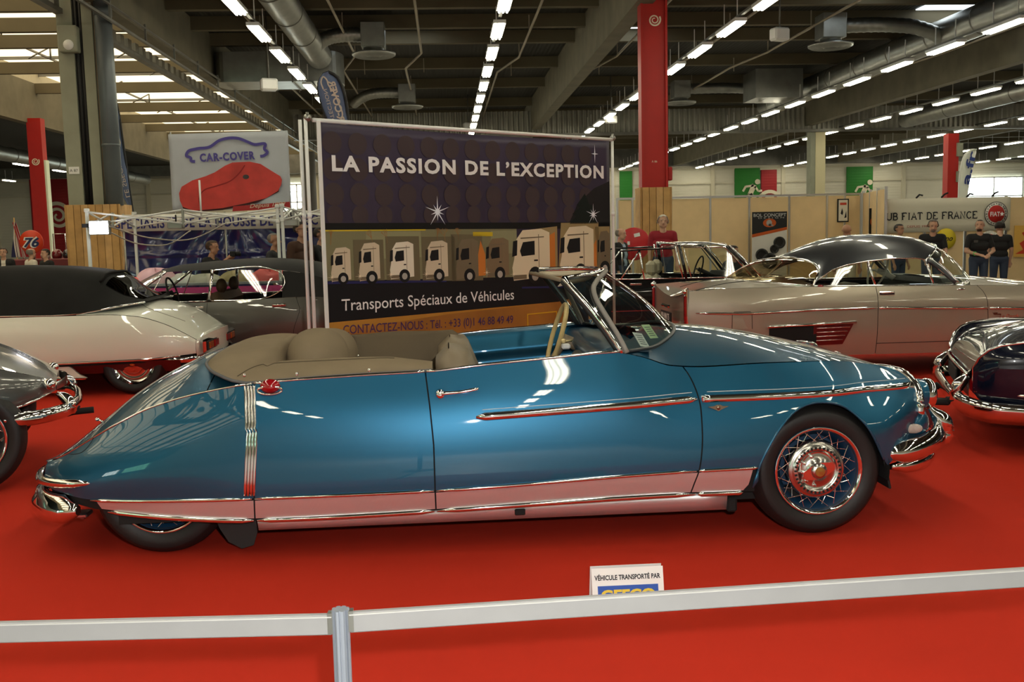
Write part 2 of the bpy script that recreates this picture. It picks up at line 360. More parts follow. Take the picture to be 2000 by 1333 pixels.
for rx, rl in ROWS:
    kv = 0
    for y in ym:
        if rx > 13 and y < 20: continue
        if rx < 0 and y > 40: continue
        if y > YV[rx]: kv += 1; lb = ORD[kv - 1] + ' fluorescent light from the near end, ' + rl
        else: lb = 'fluorescent light overhead, out of the picture, ' + rl
        t = thing('ceiling_light', (rx, y, 5.78), lb, 'ceiling light', 'fluorescent lights, ' + rl)
        link('housing', hm, t); link('tubes', tm, t)
for kk, (x, y) in enumerate(((-21.4, 47.5), (-21.4, 52.9), (-21.4, 58), (-27.5, 55), (-27.5, 60), (-21.4, 63), (-27.5, 66))):
    t = thing('ceiling_light', (x, y, 5.5), ORD[kk] + ' fluorescent light in the dark bay at far left', 'ceiling light', 'fluorescent lights, far left bay')
    link('housing', hm, t); link('tubes', tm, t)
rail = MB().box((0, 28.5, 5.92), (0.07, 86, 0.05)).mesh('lighting_rail', GALVD)
for rx, rl in ROWS[:6]:
    o = link('lighting_rail', rail, ceiling, (rx, 0, 0)); o['kind'] = S

# ------------------------------------------------------------------ ducts, diffusers, pipes
def long_duct(x, z, r, y0, y1, label):
    t = thing('air_duct', (x, (y0 + y1) / 2, z), label, 'air duct'); h = (y1 - y0) / 2
    pts = [(0, -h + 2 * h * i / 40, 0) for i in range(41)]
    MB().tube(pts, r, 24).build('duct_body', GALV, t)
    mb = MB()
    for i in range(int(2 * h / 2.4)): mb.tube([(0, -h + i * 2.4, 0), (0, -h + i * 2.4 + 0.05, 0)], r + 0.012, 24)
    mb.build('duct_seams', GALVD, t)['kind'] = 'stuff'
long_duct(-3.45, 6.62, 0.36, -10, 29.5, 'long round steel duct running beside the left light row')
long_duct(13.6, 6.55, 0.40, -4, 42, 'long round steel duct running under the roof at right')
long_duct(20.6, 6.1, 0.36, 16, 44, 'round duct beyond the right girder near the beige column')
long_duct(-19.0, 5.4, 0.32, 34, 66, 'pale round duct in the dark bay behind the left red column')
def diffuser(x, y, z, dx, label):
    """square box with round ceiling diffuser fed by a bent flexible duct from the main duct at x+dx"""
    t = thing('air_diffuser', (x, y, z), label, 'air diffuser')
    MB().box((0, 0, 0.52), (0.62, 0.62, 0.62), bev=0.01).build('plenum_box', GALV, t)
    MB().lathe([(0.0, 0.04), (0.14, 0.02), (0.17, -0.02), (0.27, 0.03), (0.33, -0.02), (0.43, 0.03), (0.5, -0.02), (0.57, 0.02), (0.58, 0.07), (0.28, 0.14), (0.27, 0.22)], 32).build('round_diffuser', GALV, t)
    s = 1 if dx > 0 else -1
    pts = crv([(s * 0.3, 0, 0.55), (dx * 0.45, 0, 0.56), (dx * 0.72, 0.1, 0.50), (dx * 0.9, 0.25, 0.35), (dx, 0.5, 0.25)], 48)
    MB().tube([tuple(p) for p in pts], [0.185 + (0.012 if i % 3 == 0 else 0) for i in range(48)], 18).build('flexible_duct', GALV, t)
diffuser(-1.75, 27.3, 6.22, -1.7, 'large round diffuser with grey box nearest above the big banner')
diffuser(-1.25, 37.5, 6.12, -2.0, 'small round diffuser with pale box just above the banner top')
diffuser(10.2, 26.2, 6.12, 3.3, 'dark round diffuser on the right beside the long duct')
diffuser(8.9, 37.5, 6.12, 4.2, 'small round diffuser right of the tall red column')
# flat oval plenum left of the banner and box plenum at right
t = thing('duct_plenum', (-4.6, 30.5, 5.96), 'wide flat oval sheet-metal plenum above the left end of the banner', 'air duct')
ov = [(-1.6 + 0.35 * math.cos(a) - 0.0, 0.8 * math.sin(a)) for a in np.linspace(math.pi / 2, 3 * math.pi / 2, 12)] + [(1.4 + 0.35 * math.cos(a), 0.8 * math.sin(a)) for a in np.linspace(-math.pi / 2, math.pi / 2, 12)]
MB().prism(ov, 0.85).build('plenum_body', GALV, t)
MB().box((-0.35, 0, 0.42), (0.05, 1.66, 0.9)).box((0.35, 0, 0.42), (0.05, 1.66, 0.9)).build('plenum_bands', GALVD, t)
t = thing('duct_plenum', (11.9, 36.0, 6.02), 'square sheet-metal plenum box under the right-hand duct', 'air duct')
MB().box((0, 0, 0.5), (1.7, 1.5, 1.0)).box((0.5, 0, 0.02), (1.8, 1.6, 0.05)).build('plenum_body', GALV, t)
PI_ = [(-8.0 + 3.4, 6.75), (-2.5, 6.8), (-0.55, 6.85), (2.35, 6.7), (5.3, 6.7), (7.7, 6.7), (9.9, 6.75), (15.2, 6.6)]
for i, (x, z) in enumerate(PI_):
    t = thing('sprinkler_pipe', (x, 20, z), ['thin pipe left of the left light row', 'thin pipe crossing beside the left round duct', 'thin pipe left of the light row above the banner', 'thin bent pipe between light row and concrete girder', 'thin pipe just right of the concrete girder', 'thin rust-stained pipe right of the red column', 'thin pipe between red column and right duct', 'thin pipe under the right girder'][i], 'pipe')
    b = 0.55
    MB().tube([(0, -30, 0), (0, 10.5, 0), (b * -1.0, 12.5, -0.12), (-b, 25, -0.12)], 0.035, 6).build('pipe_run', PIPE, t)
    mb = MB()
    for k in range(14): mb.box((0 if k < 11 else -b, -22 + k * 3.6, 0.22), (0.025, 0.025, 0.45))
    mb.build('hangers', PIPE, t)['kind'] = 'stuff'
for i, (x, y, z, l) in enumerate([(-4.35, 26.2, 5.35, 'white box loudspeaker hung left of the left light row'), (8.2, 24.3, 6.1, 'white box loudspeaker hung right of the red column'), (6.45, 38.5, 5.7, 'small white loudspeaker hung far behind the red column'), (1.1, 43, 6.0, 'small glowing square fitting at the end of the thin pipe')]):
    t = thing('hanging_speaker', (x, y, z), l, 'loudspeaker')
    MB().box((0, 0, 0), (0.42, 0.3, 0.3), bev=0.04, rz=0.3).build('cabinet', WHITEP, t)
    MB().tube([(0, 0, 0.15), (0, 0, 7.3 - z)], 0.02, 5).build('hanger', GALVD, t)

# ------------------------------------------------------------------ columns
def cladding(t, wx, wy, h, n, cx=0.0):
    for i in range(n):
        x = cx - wx / 2 + wx * (i + 0.5) / n
        for s in (-1, 1): MB().box((x, s * wy / 2, h / 2), (wx / n - 0.008, 0.04, h), bev=0.004).build('plank', WOOD[(i * 7 + (s > 0)) % 3], t)
    k = max(2, int(wy / (wx / n)))
    for i in range(k):
        y = -wy / 2 + wy * (i + 0.5) / k
        for s in (-1, 1): MB().box((cx + s * (wx / 2 + 0.021), y, h / 2), (0.04, wy / k - 0.008, h), bev=0.004).build('plank', WOOD[(i * 5 + 1) % 3], t)
t = thing('column', (4.33, 20.7, 0), 'tall bright red steel column clad in pine planks at its foot', 'column')
MB().box((0, 0, 4.6), (0.54, 0.30, 2.9 + 2.0)).box((-0.25, -0.17, 4.6), (0.045, 0.06, 4.9)).box((0.25, -0.17, 4.6), (0.045, 0.06, 4.9)).build('shaft', REDP, t)
mb = MB(); mb.grid(spiral(0.03, 0.125, 1.9, 0.035, a0=1.2), smooth=False, M=Matrix.Translation((0.02, -0.152, 5.70)) @ Matrix.Rotation(math.pi / 2, 4, 'X')); mb.build('spiral_mark', CREAM, t)
text('bay_number', 'A 86', CREAM, t, FRONT((-0.06, -0.155, 2.85)), 0.06)
cladding(t, 0.58, 0.56, 2.34, 4, 0.0)
MB().box((0.33, -0.05, 2.62), (0.10, 0.16, 0.28), bev=0.02).build('alarm_box', REDP, t)
t = thing('column', (-7.0, 20.7, 0), 'pale concrete column with cable duct and a wide pine-plank base', 'column')
MB().box((-0.26, 0, 4.8), (0.30, 0.5, 5.2)).box((0.17, 0.0, 4.8), (0.20, 0.5, 5.2)).build('shaft', GREYCOL, t)
MB().box((-0.03, -0.12, 4.6), (0.2, 0.12, 4.8)).tube([(-0.05, -0.2, 2.2), (-0.05, -0.2, 7.1)], 0.035, 6).tube([(0.03, -0.2, 2.2), (0.03, -0.2, 7.1)], 0.03, 6).build('cable_duct', BLACKRUB, t)
MB().tube([(0.31, -0.2, 2.2), (0.31, -0.2, 7.2)], 0.035, 8).build('copper_pipe', mat('brown_pipe', (0.22, 0.15, 0.08), 0.6), t)
Bx('meter_box', (-0.16, -0.33, 5.4), (0.36, 0.22, 0.5), GREYCOL, t, bev=0.02)
MB().lathe([(0, 0.04), (0.09, 0.03), (0.10, 0)], 16, M=Matrix.Translation((-0.14, -0.44, 5.28)) @ Matrix.Rotation(math.pi / 2, 4, 'X')).build('meter_dial', WHITEP, t)
Bx('number_plate', (-0.26, -0.258, 2.9), (0.2, 0.01, 0.14), WHITEP, t)
text('bay_number', 'A 87', DARK, t, FRONT((-0.34, -0.266, 2.87)), 0.08)
cladding(t, 0.98, 0.8, 2.22, 7, 0.08)
t = thing('downpipe', (-6.52, 20.45, 0), 'grey-blue round downpipe beside the concrete column', 'pipe')
MB().tube([(0, 0, 2.2), (0, 0, 4.6), (0, 0, 7.2)], 0.165, 20).build('pipe_body', BLUEPIPE, t)
MB().tube([(0, 0, 3.35), (0, 0, 3.40)], 0.175, 20).build('joint', BLUEPIPE, t); MB().tube([(0, 0, 5.85), (0, 0, 6.0)], 0.175, 20).build('joint', BLUEPIPE, t)
t = thing('column', (-14.75, 38, 0), 'slim dark red column with small spiral mark at far left', 'column')
MB().box((0, 0, 3.0), (0.5, 0.4, 6.0)).build('shaft', REDP, t)
MB().box((0.29, 0.0, 2.3), (0.07, 0.3, 4.4)).build('pale_edge', mat('pale_edge', (0.7, 0.8, 0.65), 0.5), t)
mb = MB(); mb.grid(spiral(0.03, 0.14, 1.9, 0.04, a0=1.2), smooth=False, M=Matrix.Translation((-0.02, -0.21, 4.45)) @ Matrix.Rotation(math.pi / 2, 4, 'X')); mb.build('spiral_mark', CREAM, t)
t = thing('column', (19.1, 37, 0), 'far red column carrying grey boxes beside the white flag', 'column')
MB().box((0, 0, 2.4), (0.42, 0.36, 4.8)).box((-0.2, -0.2, 2.4), (0.05, 0.06, 4.8)).build('shaft', REDP, t)
Bx('control_box', (0.22, -0.22, 4.2), (0.22, 0.1, 0.5), GREYCOL, t); Bx('control_box', (0.22, -0.22, 3.2), (0.2, 0.1, 0.4), GREYCOL, t)
t = thing('column', (17.05, 45.4, 0), 'beige column standing between the two green exit panels', 'column')
MB().box((0.12, 0, 3.1), (0.46, 0.5, 6.2)).build('shaft', mat('beige_column', (0.62, 0.56, 0.35), 0.7), t)
MB().box((-0.22, 0.02, 3.1), (0.22, 0.5, 6.2)).build('pipe_casing', GREYCOL, t)
t = thing('column', (-2.95, 22.5, 0), 'slim dark round post behind the banner at its left end', 'column')
MB().tube([(0, 0, 0), (0, 0, 3.35)], 0.14, 16).build('shaft', mat('dark_post', (0.035, 0.03, 0.022), 0.5), t)
# ================================================================== CARS: shared builders
def car_paint(name, col, metal=0.55, rough=0.32, spec=0.5):
    M = mat(name, col, rough, metal, coat=1.0, coat_r=0.02, spec=spec)
    return M
class Shape:
    """car body from feature lines; x runs along the car, w is the half width, z the height. Each line: rows of (x, z, w)."""
    def __init__(self, B, S, Mx, H, C, uz=0.62, uw=0.28, cp=2.2):
        f = lambda A: (np.array([r[0] for r in A], float), np.array([r[1] for r in A], float), np.array([r[2] for r in A], float) if len(A[0]) > 2 else None)
        self.L = {k: f(v) for k, v in dict(B=B, S=S, M=Mx, H=H, C=C).items()}; self.uz, self.uw, self.cp = uz, uw, cp
    def z(self, k, x): a = self.L[k]; return float(pch(a[0], a[1], x)[0])
    def w(self, k, x): a = self.L[k]; return float(pch(a[0], a[2], x)[0])
    def sec(self, x, n=28):
        """side section from bottom to shoulder: (w,z) samples, arc-length"""
        B = (self.w('B', x), self.z('B', x)); S_ = (self.w('S', x), self.z('S', x)); M_ = (self.w('M', x), self.z('M', x)); H = (self.w('H', x), self.z('H', x))
        U = (M_[0] - (M_[0] - H[0]) * self.uw, M_[1] + (H[1] - M_[1]) * self.uz)
        return crv([B, S_, M_, U, H], n)
    def at(self, x, z):
        """half width of the side at height z"""
        if not hasattr(self, 'T'):
            a = self.L['H'][0]; self.X = np.linspace(a[0], a[-1], 420); self.T = []
            for q in self.X: s = self.sec(q, 40); o = np.argsort(s[:, 1]); self.T.append((s[o, 1], s[o, 0]))
        f = min(max((x - self.X[0]) / (self.X[-1] - self.X[0]) * 419, 0), 418.999); i = int(f); f -= i
        return float(np.interp(z, *self.T[i])) * (1 - f) + float(np.interp(z, *self.T[i + 1])) * f
    def side_panel(self, xa, xb, lo, hi=None, nu=40, nv=16, xs=None):
        """grid between gap lines xa(z), xb(z) (callables) from lower edge lo(x) to upper edge hi(x) (None: the shoulder)"""
        P = np.zeros((nu, nv, 3)); us = np.linspace(0, 1, nu) if xs is None else np.asarray(xs)
        for i, u in enumerate(us):
            xm = xa(0.5) * (1 - u) + xb(0.5) * u
            for j in range(nv):
                v = j / (nv - 1); x = xm
                for _ in range(3):
                    zl = lo(x); zh = hi(x) if hi else self.z('H', x); zz = zl + (zh - zl) * v; x = xa(zz) * (1 - u) + xb(zz) * u
                zl = lo(x); zh = hi(x) if hi else self.z('H', x); zz = zl + (zh - zl) * v
                P[i, j] = (x, -self.at(x, zz), zz)
        return P
    def top(self, x, t):
        """t from -1..1 across, between the shoulders"""
        zh, wh, zc = self.z('H', x), self.w('H', x), self.z('C', x)
        return (x, -wh * t, zc - (zc - zh) * abs(t) ** self.cp)
    def top_panel(self, xa, xb, t0=-1, t1=1, nu=40, nt=25, z_off=0.0):
        P = np.zeros((nu, nt, 3))
        for j in range(nt):
            t = t0 + (t1 - t0) * j / (nt - 1)
            for i in range(nu):
                u = i / (nu - 1); x = xa(t) * (1 - u) + xb(t) * u; P[i, j] = self.top(x, t); P[i, j, 2] += z_off
        return P
K = lambda v: (lambda *_: v)
def both(mbf, name, m_, parent, solid=None):
    """near side (-y) and its mirror on the far side"""
    a = mbf(1).build(name, m_, parent, solid=solid); b = mbf(-1).build(name, m_, parent, solid=solid); return a, b
def mirror(P): Q = np.array(P, float).copy(); Q[..., 1] *= -1; return Q
def side_pair(P, name, m_, parent, solid=None):
    o = []
    for s in (1, -1): o.append(MB().grid(P if s > 0 else mirror(P), flip=(s < 0)).build(name, m_, parent, solid=solid))
    return o
def strip_on(shape, xz, r, name, m_, parent, flat=0.5, out=0.004, n=8, taper=True, sides=(1, -1)):
    """moulding laid on the body side along (x,z) points"""
    res = []
    for s in sides:
        pts = [(x, -s * (shape.at(x, z) + out), z) for x, z in xz]; rr = [r] * len(pts)
        if taper: rr[0] = rr[-1] = r * 0.35
        res.append(MB().tube(pts, rr, n, up=(0, 1, 0), flat=flat).build(name, m_, parent))
    return res
SPOKE = MB().tube([(0, 0, 0), (0, 0, 1)], 0.0021, 5, cap=False).mesh('spoke', CHROME)
HUBG = mat('hub_gold', (0.6, 0.42, 0.12), 0.35, 1.0)
WHITEB = mat('white_lettering', (0.75, 0.75, 0.72), 0.5)
def wheel(parent, x, y, r, rim, side=-1, wire=True, name='wheel', wd=0.17, spokes=36, sep=False, rimcol=None, capcol=None):
    """wheel as a part: tyre mesh with rim, spokes and cap as sub-parts; side=-1 faces the camera"""
    A = Matrix.Translation((x, y, r)) @ Matrix.Rotation(math.pi / 2 * (1 if side < 0 else -1), 4, 'X')   # local +Z -> outward
    h = wd / 2
    prof = [(rim - 0.01, -h + 0.02), (rim + 0.012, -h), (rim + (r - rim) * 0.5, -h - 0.012), (r - 0.022, -h + 0.012), (r - 0.002, -h + 0.04), (r, 0), (r - 0.002, h - 0.04), (r - 0.022, h - 0.012), (rim + (r - rim) * 0.72, h + 0.006), (rim + (r - rim) * 0.66, h + 0.011), (rim + (r - rim) * 0.4, h + 0.012), (rim + 0.012, h), (rim - 0.01, h - 0.02)]
    ty = MB().lathe(prof, 56, M=A).build(name, TYRE, parent)
    if wire:
        MB().lathe([(rim + 0.008, h + 0.004), (rim + 0.012, h - 0.004), (rim - 0.004, h - 0.012), (rim - 0.014, h - 0.03), (rim - 0.035, h - 0.06), (rim - 0.05, -h + 0.03)], 48, M=A).build('rim', rimcol or mat('blue_rim', (.008, .035, .08), .35, coat=.3), ty)
        MB().lathe([(rim + 0.009, h + 0.006), (rim + 0.002, h + 0.008), (rim - 0.006, h - 0.004)], 48, M=A).build('rim_edge', CHROME, ty)
        MB().lathe([(rim - 0.03, -h + 0.05), (0.05, -h + 0.04), (0, -h + 0.04)], 32, M=A).build('brake_drum', mat('blue_drum', (0.02, 0.05, 0.1), 0.5) if rimcol is None else DARK, ty)
        allm = MB()
        for k in range(spokes):
            a = 2 * math.pi * k / spokes; d = (0.42 if k % 2 else -0.42); inn = k % 4 < 2
            p = Vector((rim * 0.62 * math.cos(a + d), rim * 0.62 * math.sin(a + d), h - (0.03 if inn else 0.055))); q = Vector(((rim - 0.012) * math.cos(a), (rim - 0.012) * math.sin(a), h - (0.028 if inn else 0.045)))
            if sep:
                o = link('spoke', SPOKE, ty); L = (q - p).length
                o.matrix_local = A @ Matrix.Translation(p) @ (q - p).to_track_quat('Z', 'Y').to_matrix().to_4x4() @ Matrix.Diagonal((1, 1, L, 1))
            else: allm.tube([p, q], 0.0035, 4, cap=False, M=A)
        if not sep: o = allm.build('spokes', CHROME, ty); o['kind'] = 'stuff'
        MB().lathe([(rim * 0.7, h - 0.075), (rim * 0.72, h - 0.05), (rim * 0.69, h - 0.03), (rim * 0.63, h - 0.018), (rim * 0.6, h - 0.02), (rim * 0.585, h - 0.012), (rim * 0.48, h - 0.006), (rim * 0.47, h - 0.012), (rim * 0.40, h - 0.014), (rim * 0.20, h - 0.006), (rim * 0.19, h + 0.012), (rim * 0.15, h + 0.02), (0.0, h + 0.022)], 48, M=A).build('hub_cap', mat('polished_cap', (0.62, 0.60, 0.57), 0.22, 1.0), ty)
        sl = MB()
        for k in range(34):
            a = 2 * math.pi * k / 34; sl.box((0, 0, 0), (0.012, 0.008, 0.004), M=A @ Matrix.Rotation(a, 4, 'Z') @ Matrix.Translation((rim * 0.53, 0, h - 0.007)))
        o = sl.build('cap_slots', DARK, ty); o['kind'] = 'stuff'
        for k in range(5): MB().lathe([(0.009, 0), (0.009, 0.008), (0, 0.009)], 10, M=A @ Matrix.Rotation(2.0 + k * 0.62, 4, 'Z') @ Matrix.Translation((rim * 0.36, 0, h - 0.013))).build('lug_nut', CHROME, ty)
        # two winged spinner arms
        sp = MB()
        for a in (0.35, math.pi + 0.35): sp.prism([(0.02, -0.035), (rim * 0.36, -0.022), (rim * 0.40, 0.0), (rim * 0.36, 0.018), (0.02, 0.035)], 0.010, M=A @ Matrix.Rotation(a, 4, 'Z') @ Matrix.Translation((0, 0, h + 0.0)))
        sp.build('spinner', CHROME, ty)
        MB().lathe([(rim * 0.115, h + 0.0215), (rim * 0.11, h + 0.026), (0, h + 0.027)], 24, M=A, smooth=False).build('cap_emblem', HUBG, ty)
    else:
        MB().lathe([(rim + 0.008, h), (rim - 0.004, h - 0.01), (rim - 0.03, h - 0.03), (rim * 0.78, h - 0.02), (rim * 0.7, h - 0.035), (rim * 0.55, h - 0.02), (rim * 0.5, h - 0.008)], 40, M=A).build('rim', CHROME, ty)
        MB().lathe([(rim * 0.52, h - 0.01), (rim * 0.3, h + 0.005), (rim * 0.16, h + 0.01), (rim * 0.15, h + 0.025), (0, h + 0.028)], 32, M=A).build('hub_cap', capcol or CHROME, ty)
        MB().lathe([(rim * 0.12, h + 0.027), (0, h + 0.032)], 16, M=A).build('cap_emblem', HUBG, ty)
    return ty

# ================================================================== THE BLUE CONVERTIBLE
BLUE = car_paint('metallic_blue', (0.008, 0.098, 0.185), 0.6, 0.40)
SILL = mat('ribbed_sill_aluminium', (0.78, 0.76, 0.76), 0.38, 0.8, bump=(120, 0.25, 'X'))
CANVAS = mat('taupe_canvas', (0.215, 0.165, 0.105), 0.85, spec=0.2, bump=(300, 0.15), var=(5, 0.06))
LEATH = mat('taupe_leather', (0.20, 0.155, 0.10), 0.55, bump=(60, 0.1))
CREAMW = mat('cream_rim', (0.72, 0.55, 0.26), 0.45, bump=(14, 0.5, 'Z'))
REDL = mat('red_lens', (0.30, 0.004, 0.008), 0.12, coat=1.0, spec=0.7)
REDLINE = mat('red_pinstripe', (0.55, 0.02, 0.02), 0.4)
GREYRUB = mat('grey_rubber', (0.23, 0.21, 0.185), 0.6)
HC = thing('blue_convertible', (0, 5.38, 0), 'metallic blue open-top classic car with taupe cover, in the foreground', 'car')
sh = Shape(
    B=[(-1.97, .275, .50), (-1.85, .262, .62), (-1.68, .232, .715), (-1.5, .215, .76), (-1.3, .199, .80), (-.9, .182, .84), (-.1, .198, .862), (.5, .218, .866), (1.1, .230, .866), (1.42, .228, .862), (1.8, .26, .86), (2.05, .32, .835), (2.16, .40, .79), (2.28, .46, .70)],
    S=[(-1.97, .315, .505), (-1.85, .31, .638), (-1.68, .294, .733), (-1.26, .298, .824), (-.9, .305, .867), (-.08, .315, .890), (1.13, .361, .892), (1.42, .365, .890), (1.8, .38, .872), (2.05, .42, .84), (2.16, .48, .795), (2.28, .52, .705)],
    Mx=[(-1.97, .355, .505), (-1.85, .38, .64), (-1.7, .39, .73), (-1.38, .40, .818), (-.9, .41, .868), (0, .42, .893), (1.16, .45, .893), (1.7, .50, .885), (2.05, .53, .845), (2.16, .56, .80), (2.28, .59, .71)],
    H=[(-1.97, .418, .46), (-1.86, .462, .53), (-1.77, .512, .57), (-1.6, .607, .63), (-1.38, .709, .685), (-1.13, .778, .742), (-.9, .815, .785), (-.42, .838, .79), (-.11, .846, .79), (.2, .872, .788), (.5, .892, .783), (.78, .908, .775), (.90, .885, .765), (1.05, .835, .75), (1.2, .824, .745), (1.52, .832, .738), (1.8, .825, .68), (2.03, .795, .55), (2.17, .772, .555), (2.245, .745, .60), (2.28, .705, .645)],
    C=[(-2.10, .325, 0), (-2.04, .375, 0), (-1.97, .43, 0), (-1.88, .50, 0), (-1.75, .60, 0), (-1.6, .715, 0), (-1.4, .825, 0), (-1.19, .90, 0), (-1.06, .90, 0), (-.92, .885, 0), (-.3, .88, 0), (.8, .96, 0), (1.15, .962, 0), (1.4, .945, 0), (1.6, .915, 0), (1.85, .86, 0), (2.1, .795, 0), (2.28, .735, 0)], uw=.38)
gR = lambda z: float(np.interp(z, [.18, .30, .57, .82], [-.912, -.905, -.882, -.892]))
gD = lambda z: float(np.interp(z, [.198, .315, .525, .688, .85], [-.081, -.082, -.082, -.094, -.112]))
_gf = np.array([[.20, 1.085], [.23, 1.103], [.30, 1.126], [.368, 1.147], [.45, 1.158], [.527, 1.163], [.646, 1.164], [.70, 1.157], [.761, 1.141], [.80, 1.124], [.829, 1.105]])
gF = lambda z: float(pch(_gf[:, 0], _gf[:, 1], z)[0])
_ar = np.array([[1.407, .228], [1.421, .32], [1.440, .385], [1.472, .45], [1.512, .515], [1.556, .57], [1.61, .618], [1.668, .644], [1.729, .653], [1.79, .648], [1.853, .629], [1.91, .588], [1.955, .54], [1.995, .478], [2.03, .414], [2.055, .363], [2.075, .33]])
arch = lambda x: float(np.interp(x, _ar[:, 0], _ar[:, 1])) if 1.407 < x < 2.075 else 0.0
Sz = lambda x: sh.z('S', x)
g = 0.0035
side_pair(sh.side_panel(K(-1.97), lambda z: gR(z) - g, Sz, nu=46, nv=22), 'rear_wing', BLUE, HC)
side_pair(sh.side_panel(lambda z: gR(z) + g, lambda z: gD(z) - g, Sz, nu=22, nv=22), 'quarter_panel', BLUE, HC)
doors = side_pair(sh.side_panel(lambda z: gD(z) + g, lambda z: gF(z) - g, Sz, nu=34, nv=24), 'door', BLUE, HC)
# front wing with wheel arch cut-out
us = np.concatenate([np.linspace(0, .235, 8)[:-1], np.linspace(.235, .34, 14)[:-1], np.linspace(.34, .70, 24)[:-1], np.linspace(.70, .83, 16)[:-1], np.linspace(.83, 1, 14)])
lo = lambda x: max(Sz(x) if x < 1.5 else sh.z('B', x), arch(x))
wings = side_pair(sh.side_panel(lambda z: gF(z) + g, K(2.28), lo, nu=len(us), nv=20, xs=us), 'front_wing', BLUE, HC)
# arch lip
for s, wg in zip((1, -1), wings):
    pts = [(x, -s * (sh.at(x, max(z, sh.z('B', x))) - 0.004), z) for x, z in _ar[1:-1]]
    MB().tube([tuple(p) for p in crv(pts, 50)], 0.007, 6).build('arch_lip', BLUE, wg)
# sill panels (ribbed aluminium) and their mouldings
Bz = lambda x: sh.z('B', x) + 0.022
S2 = lambda x: sh.z('S', x) - 0.012
side_pair(sh.side_panel(lambda z: -1.62 - 0.55 * (z - .23), lambda z: gR(z) - g, Bz, S2, nu=24, nv=5), 'sill_panel', SILL, HC)
side_pair(sh.side_panel(lambda z: gR(z) + g, lambda z: gD(z) - g, Bz, S2, nu=20, nv=5), 'sill_panel', SILL, HC)
side_pair(sh.side_panel(lambda z: gD(z) + g, lambda z: gF(z) - g, Bz, S2, nu=24, nv=5), 'sill_panel', SILL, HC)
side_pair(sh.side_panel(lambda z: gF(z) + g, lambda z: float(np.interp(z, [.235, .25, .28, .36], [1.33, 1.36, 1.385, 1.402])), Bz, S2, nu=12, nv=8), 'sill_panel', SILL, HC)
def seq(a, b, n, zf): return [(a + (b - a) * i / (n - 1), zf(a + (b - a) * i / (n - 1))) for i in range(n)]
for a, b in ((-1.68, -.916), (-.902, -.088), (-.076, 1.132), (1.145, 1.425)):
    strip_on(sh, seq(a, b, 14, lambda x: sh.z('S', x) - 0.003), 0.009, 'sill_trim', CHROME, HC, flat=0.6)
    strip_on(sh, seq(max(a, -1.6), min(b, 1.36), 14, lambda x: sh.z('B', x) + 0.012), 0.0125, 'sill_moulding', CHROME, HC, flat=0.7)
strip_on(sh, [(1.405, .262), (1.418, .30), (1.425, .345)], 0.012, 'sill_end_trim', BLUE, HC)
# rocker below the doors
for s in (1, -1):
    P = [[(x, -s * (0.80 + 0.02 * k), sh.z('B', x) * k + (0.137 + 0.004 * x) * (1 - k)) for k in (0, .5, 1)] for x in np.linspace(-.905, 1.30, 20)]
    rk = MB().grid(P, flip=s < 0).build('rocker', SILL, HC, solid=0.01)
    if s > 0: Bx('jack_point', (0.31, -0.826, 0.178), (0.05, 0.012, 0.03), DARK, rk, bev=0.004)
    Bx('rocker_bracket', (1.325, -s * 0.80, 0.165), (0.05, 0.03, 0.07), DARK, HC, bev=0.01)
# inner shell behind the gaps
def inner(xa, xb, lo_, n=40, off=0.016):
    P = np.zeros((n, 12, 3))
    for i, x in enumerate(np.linspace(xa, xb, n)):
        zl = lo_(x)
        for j in range(12):
            zz = zl + (sh.z('H', x) - 0.02 - zl) * j / 11; P[i, j] = (x, -(sh.at(x, zz) - off), zz)
    return P
side_pair(inner(-1.93, 1.42, lambda x: sh.z('B', x) + .01), 'inner_shell', DARK, HC, solid=None)
# wheel housings
for s in (1, -1):
    A = Matrix.Translation((1.735, -s * 0.56, 0.31)) @ Matrix.Rotation(math.pi / 2, 4, 'X')
    MB().lathe([(0.34, -0.27), (0.35, 0.27)], 30, M=A, a0=-0.15, a1=math.pi + 0.15).lathe([(0.0, 0.26 * -s), (0.35, 0.26 * -s)], 30, M=A, a0=-.4, a1=math.pi + .4).build('wheel_housing', DARK, HC)
    MB().box((2.085, -s * 0.66, 0.335), (0.012, 0.24, 0.27), ry=-0.22, bev=0.004).build('mud_flap', BLACKRUB, HC)
    pl = [(-0.09, 0.0), (0.10, 0.0), (0.105, -0.10), (0.085, -0.16), (0.03, -0.175), (-0.03, -0.14), (-0.07, -0.07)]
    MB().prism(pl, 0.015, M=Matrix.Translation((-1.03, -s * 0.72, 0.205)) @ Matrix.Rotation(math.pi / 2, 4, 'X')).build('rear_mud_flap', BLACKRUB, HC)
# floor pan
MB().box((0.1, 0, 0.20), (3.3, 1.5, 0.05)).box((1.75, 0, .35), (.9, .55, .4)).box((-1.5, 0, .3), (.6, .9, .2)).build('floor_pan', DARK, HC)
# wheels
wheel(HC, 1.740, -0.735, 0.318, 0.203, -1, sep=True, name='front_wheel', spokes=40)
wheel(HC, 1.740, 0.735, 0.318, 0.203, 1, name='front_wheel')
wheel(HC, -1.373, -0.60, 0.318, 0.203, -1, name='rear_wheel', sep=True, spokes=40)
wheel(HC, -1.373, 0.60, 0.318, 0.203, 1, name='rear_wheel')
# boot lid and rear deck
MB().grid(sh.top_panel(lambda t: -1.97 - .125 * (1 - (t / .985) ** 2), K(-1.125), -.985, .985, nu=34, nt=33)).build('boot_lid', BLUE, HC)
MB().grid(sh.top_panel(K(-1.119), K(-.86), -.985, .985, nu=10, nt=33)).build('rear_deck', BLUE, HC)
for s in (1, -1):
    pts = [(x, -s * (sh.w('H', x) - 0.004), sh.z('H', x) + 0.004) for x in np.linspace(-1.93, -.905, 30)]
    MB().tube(pts, 0.0055, 6).build('wing_trim', CHROME, HC)
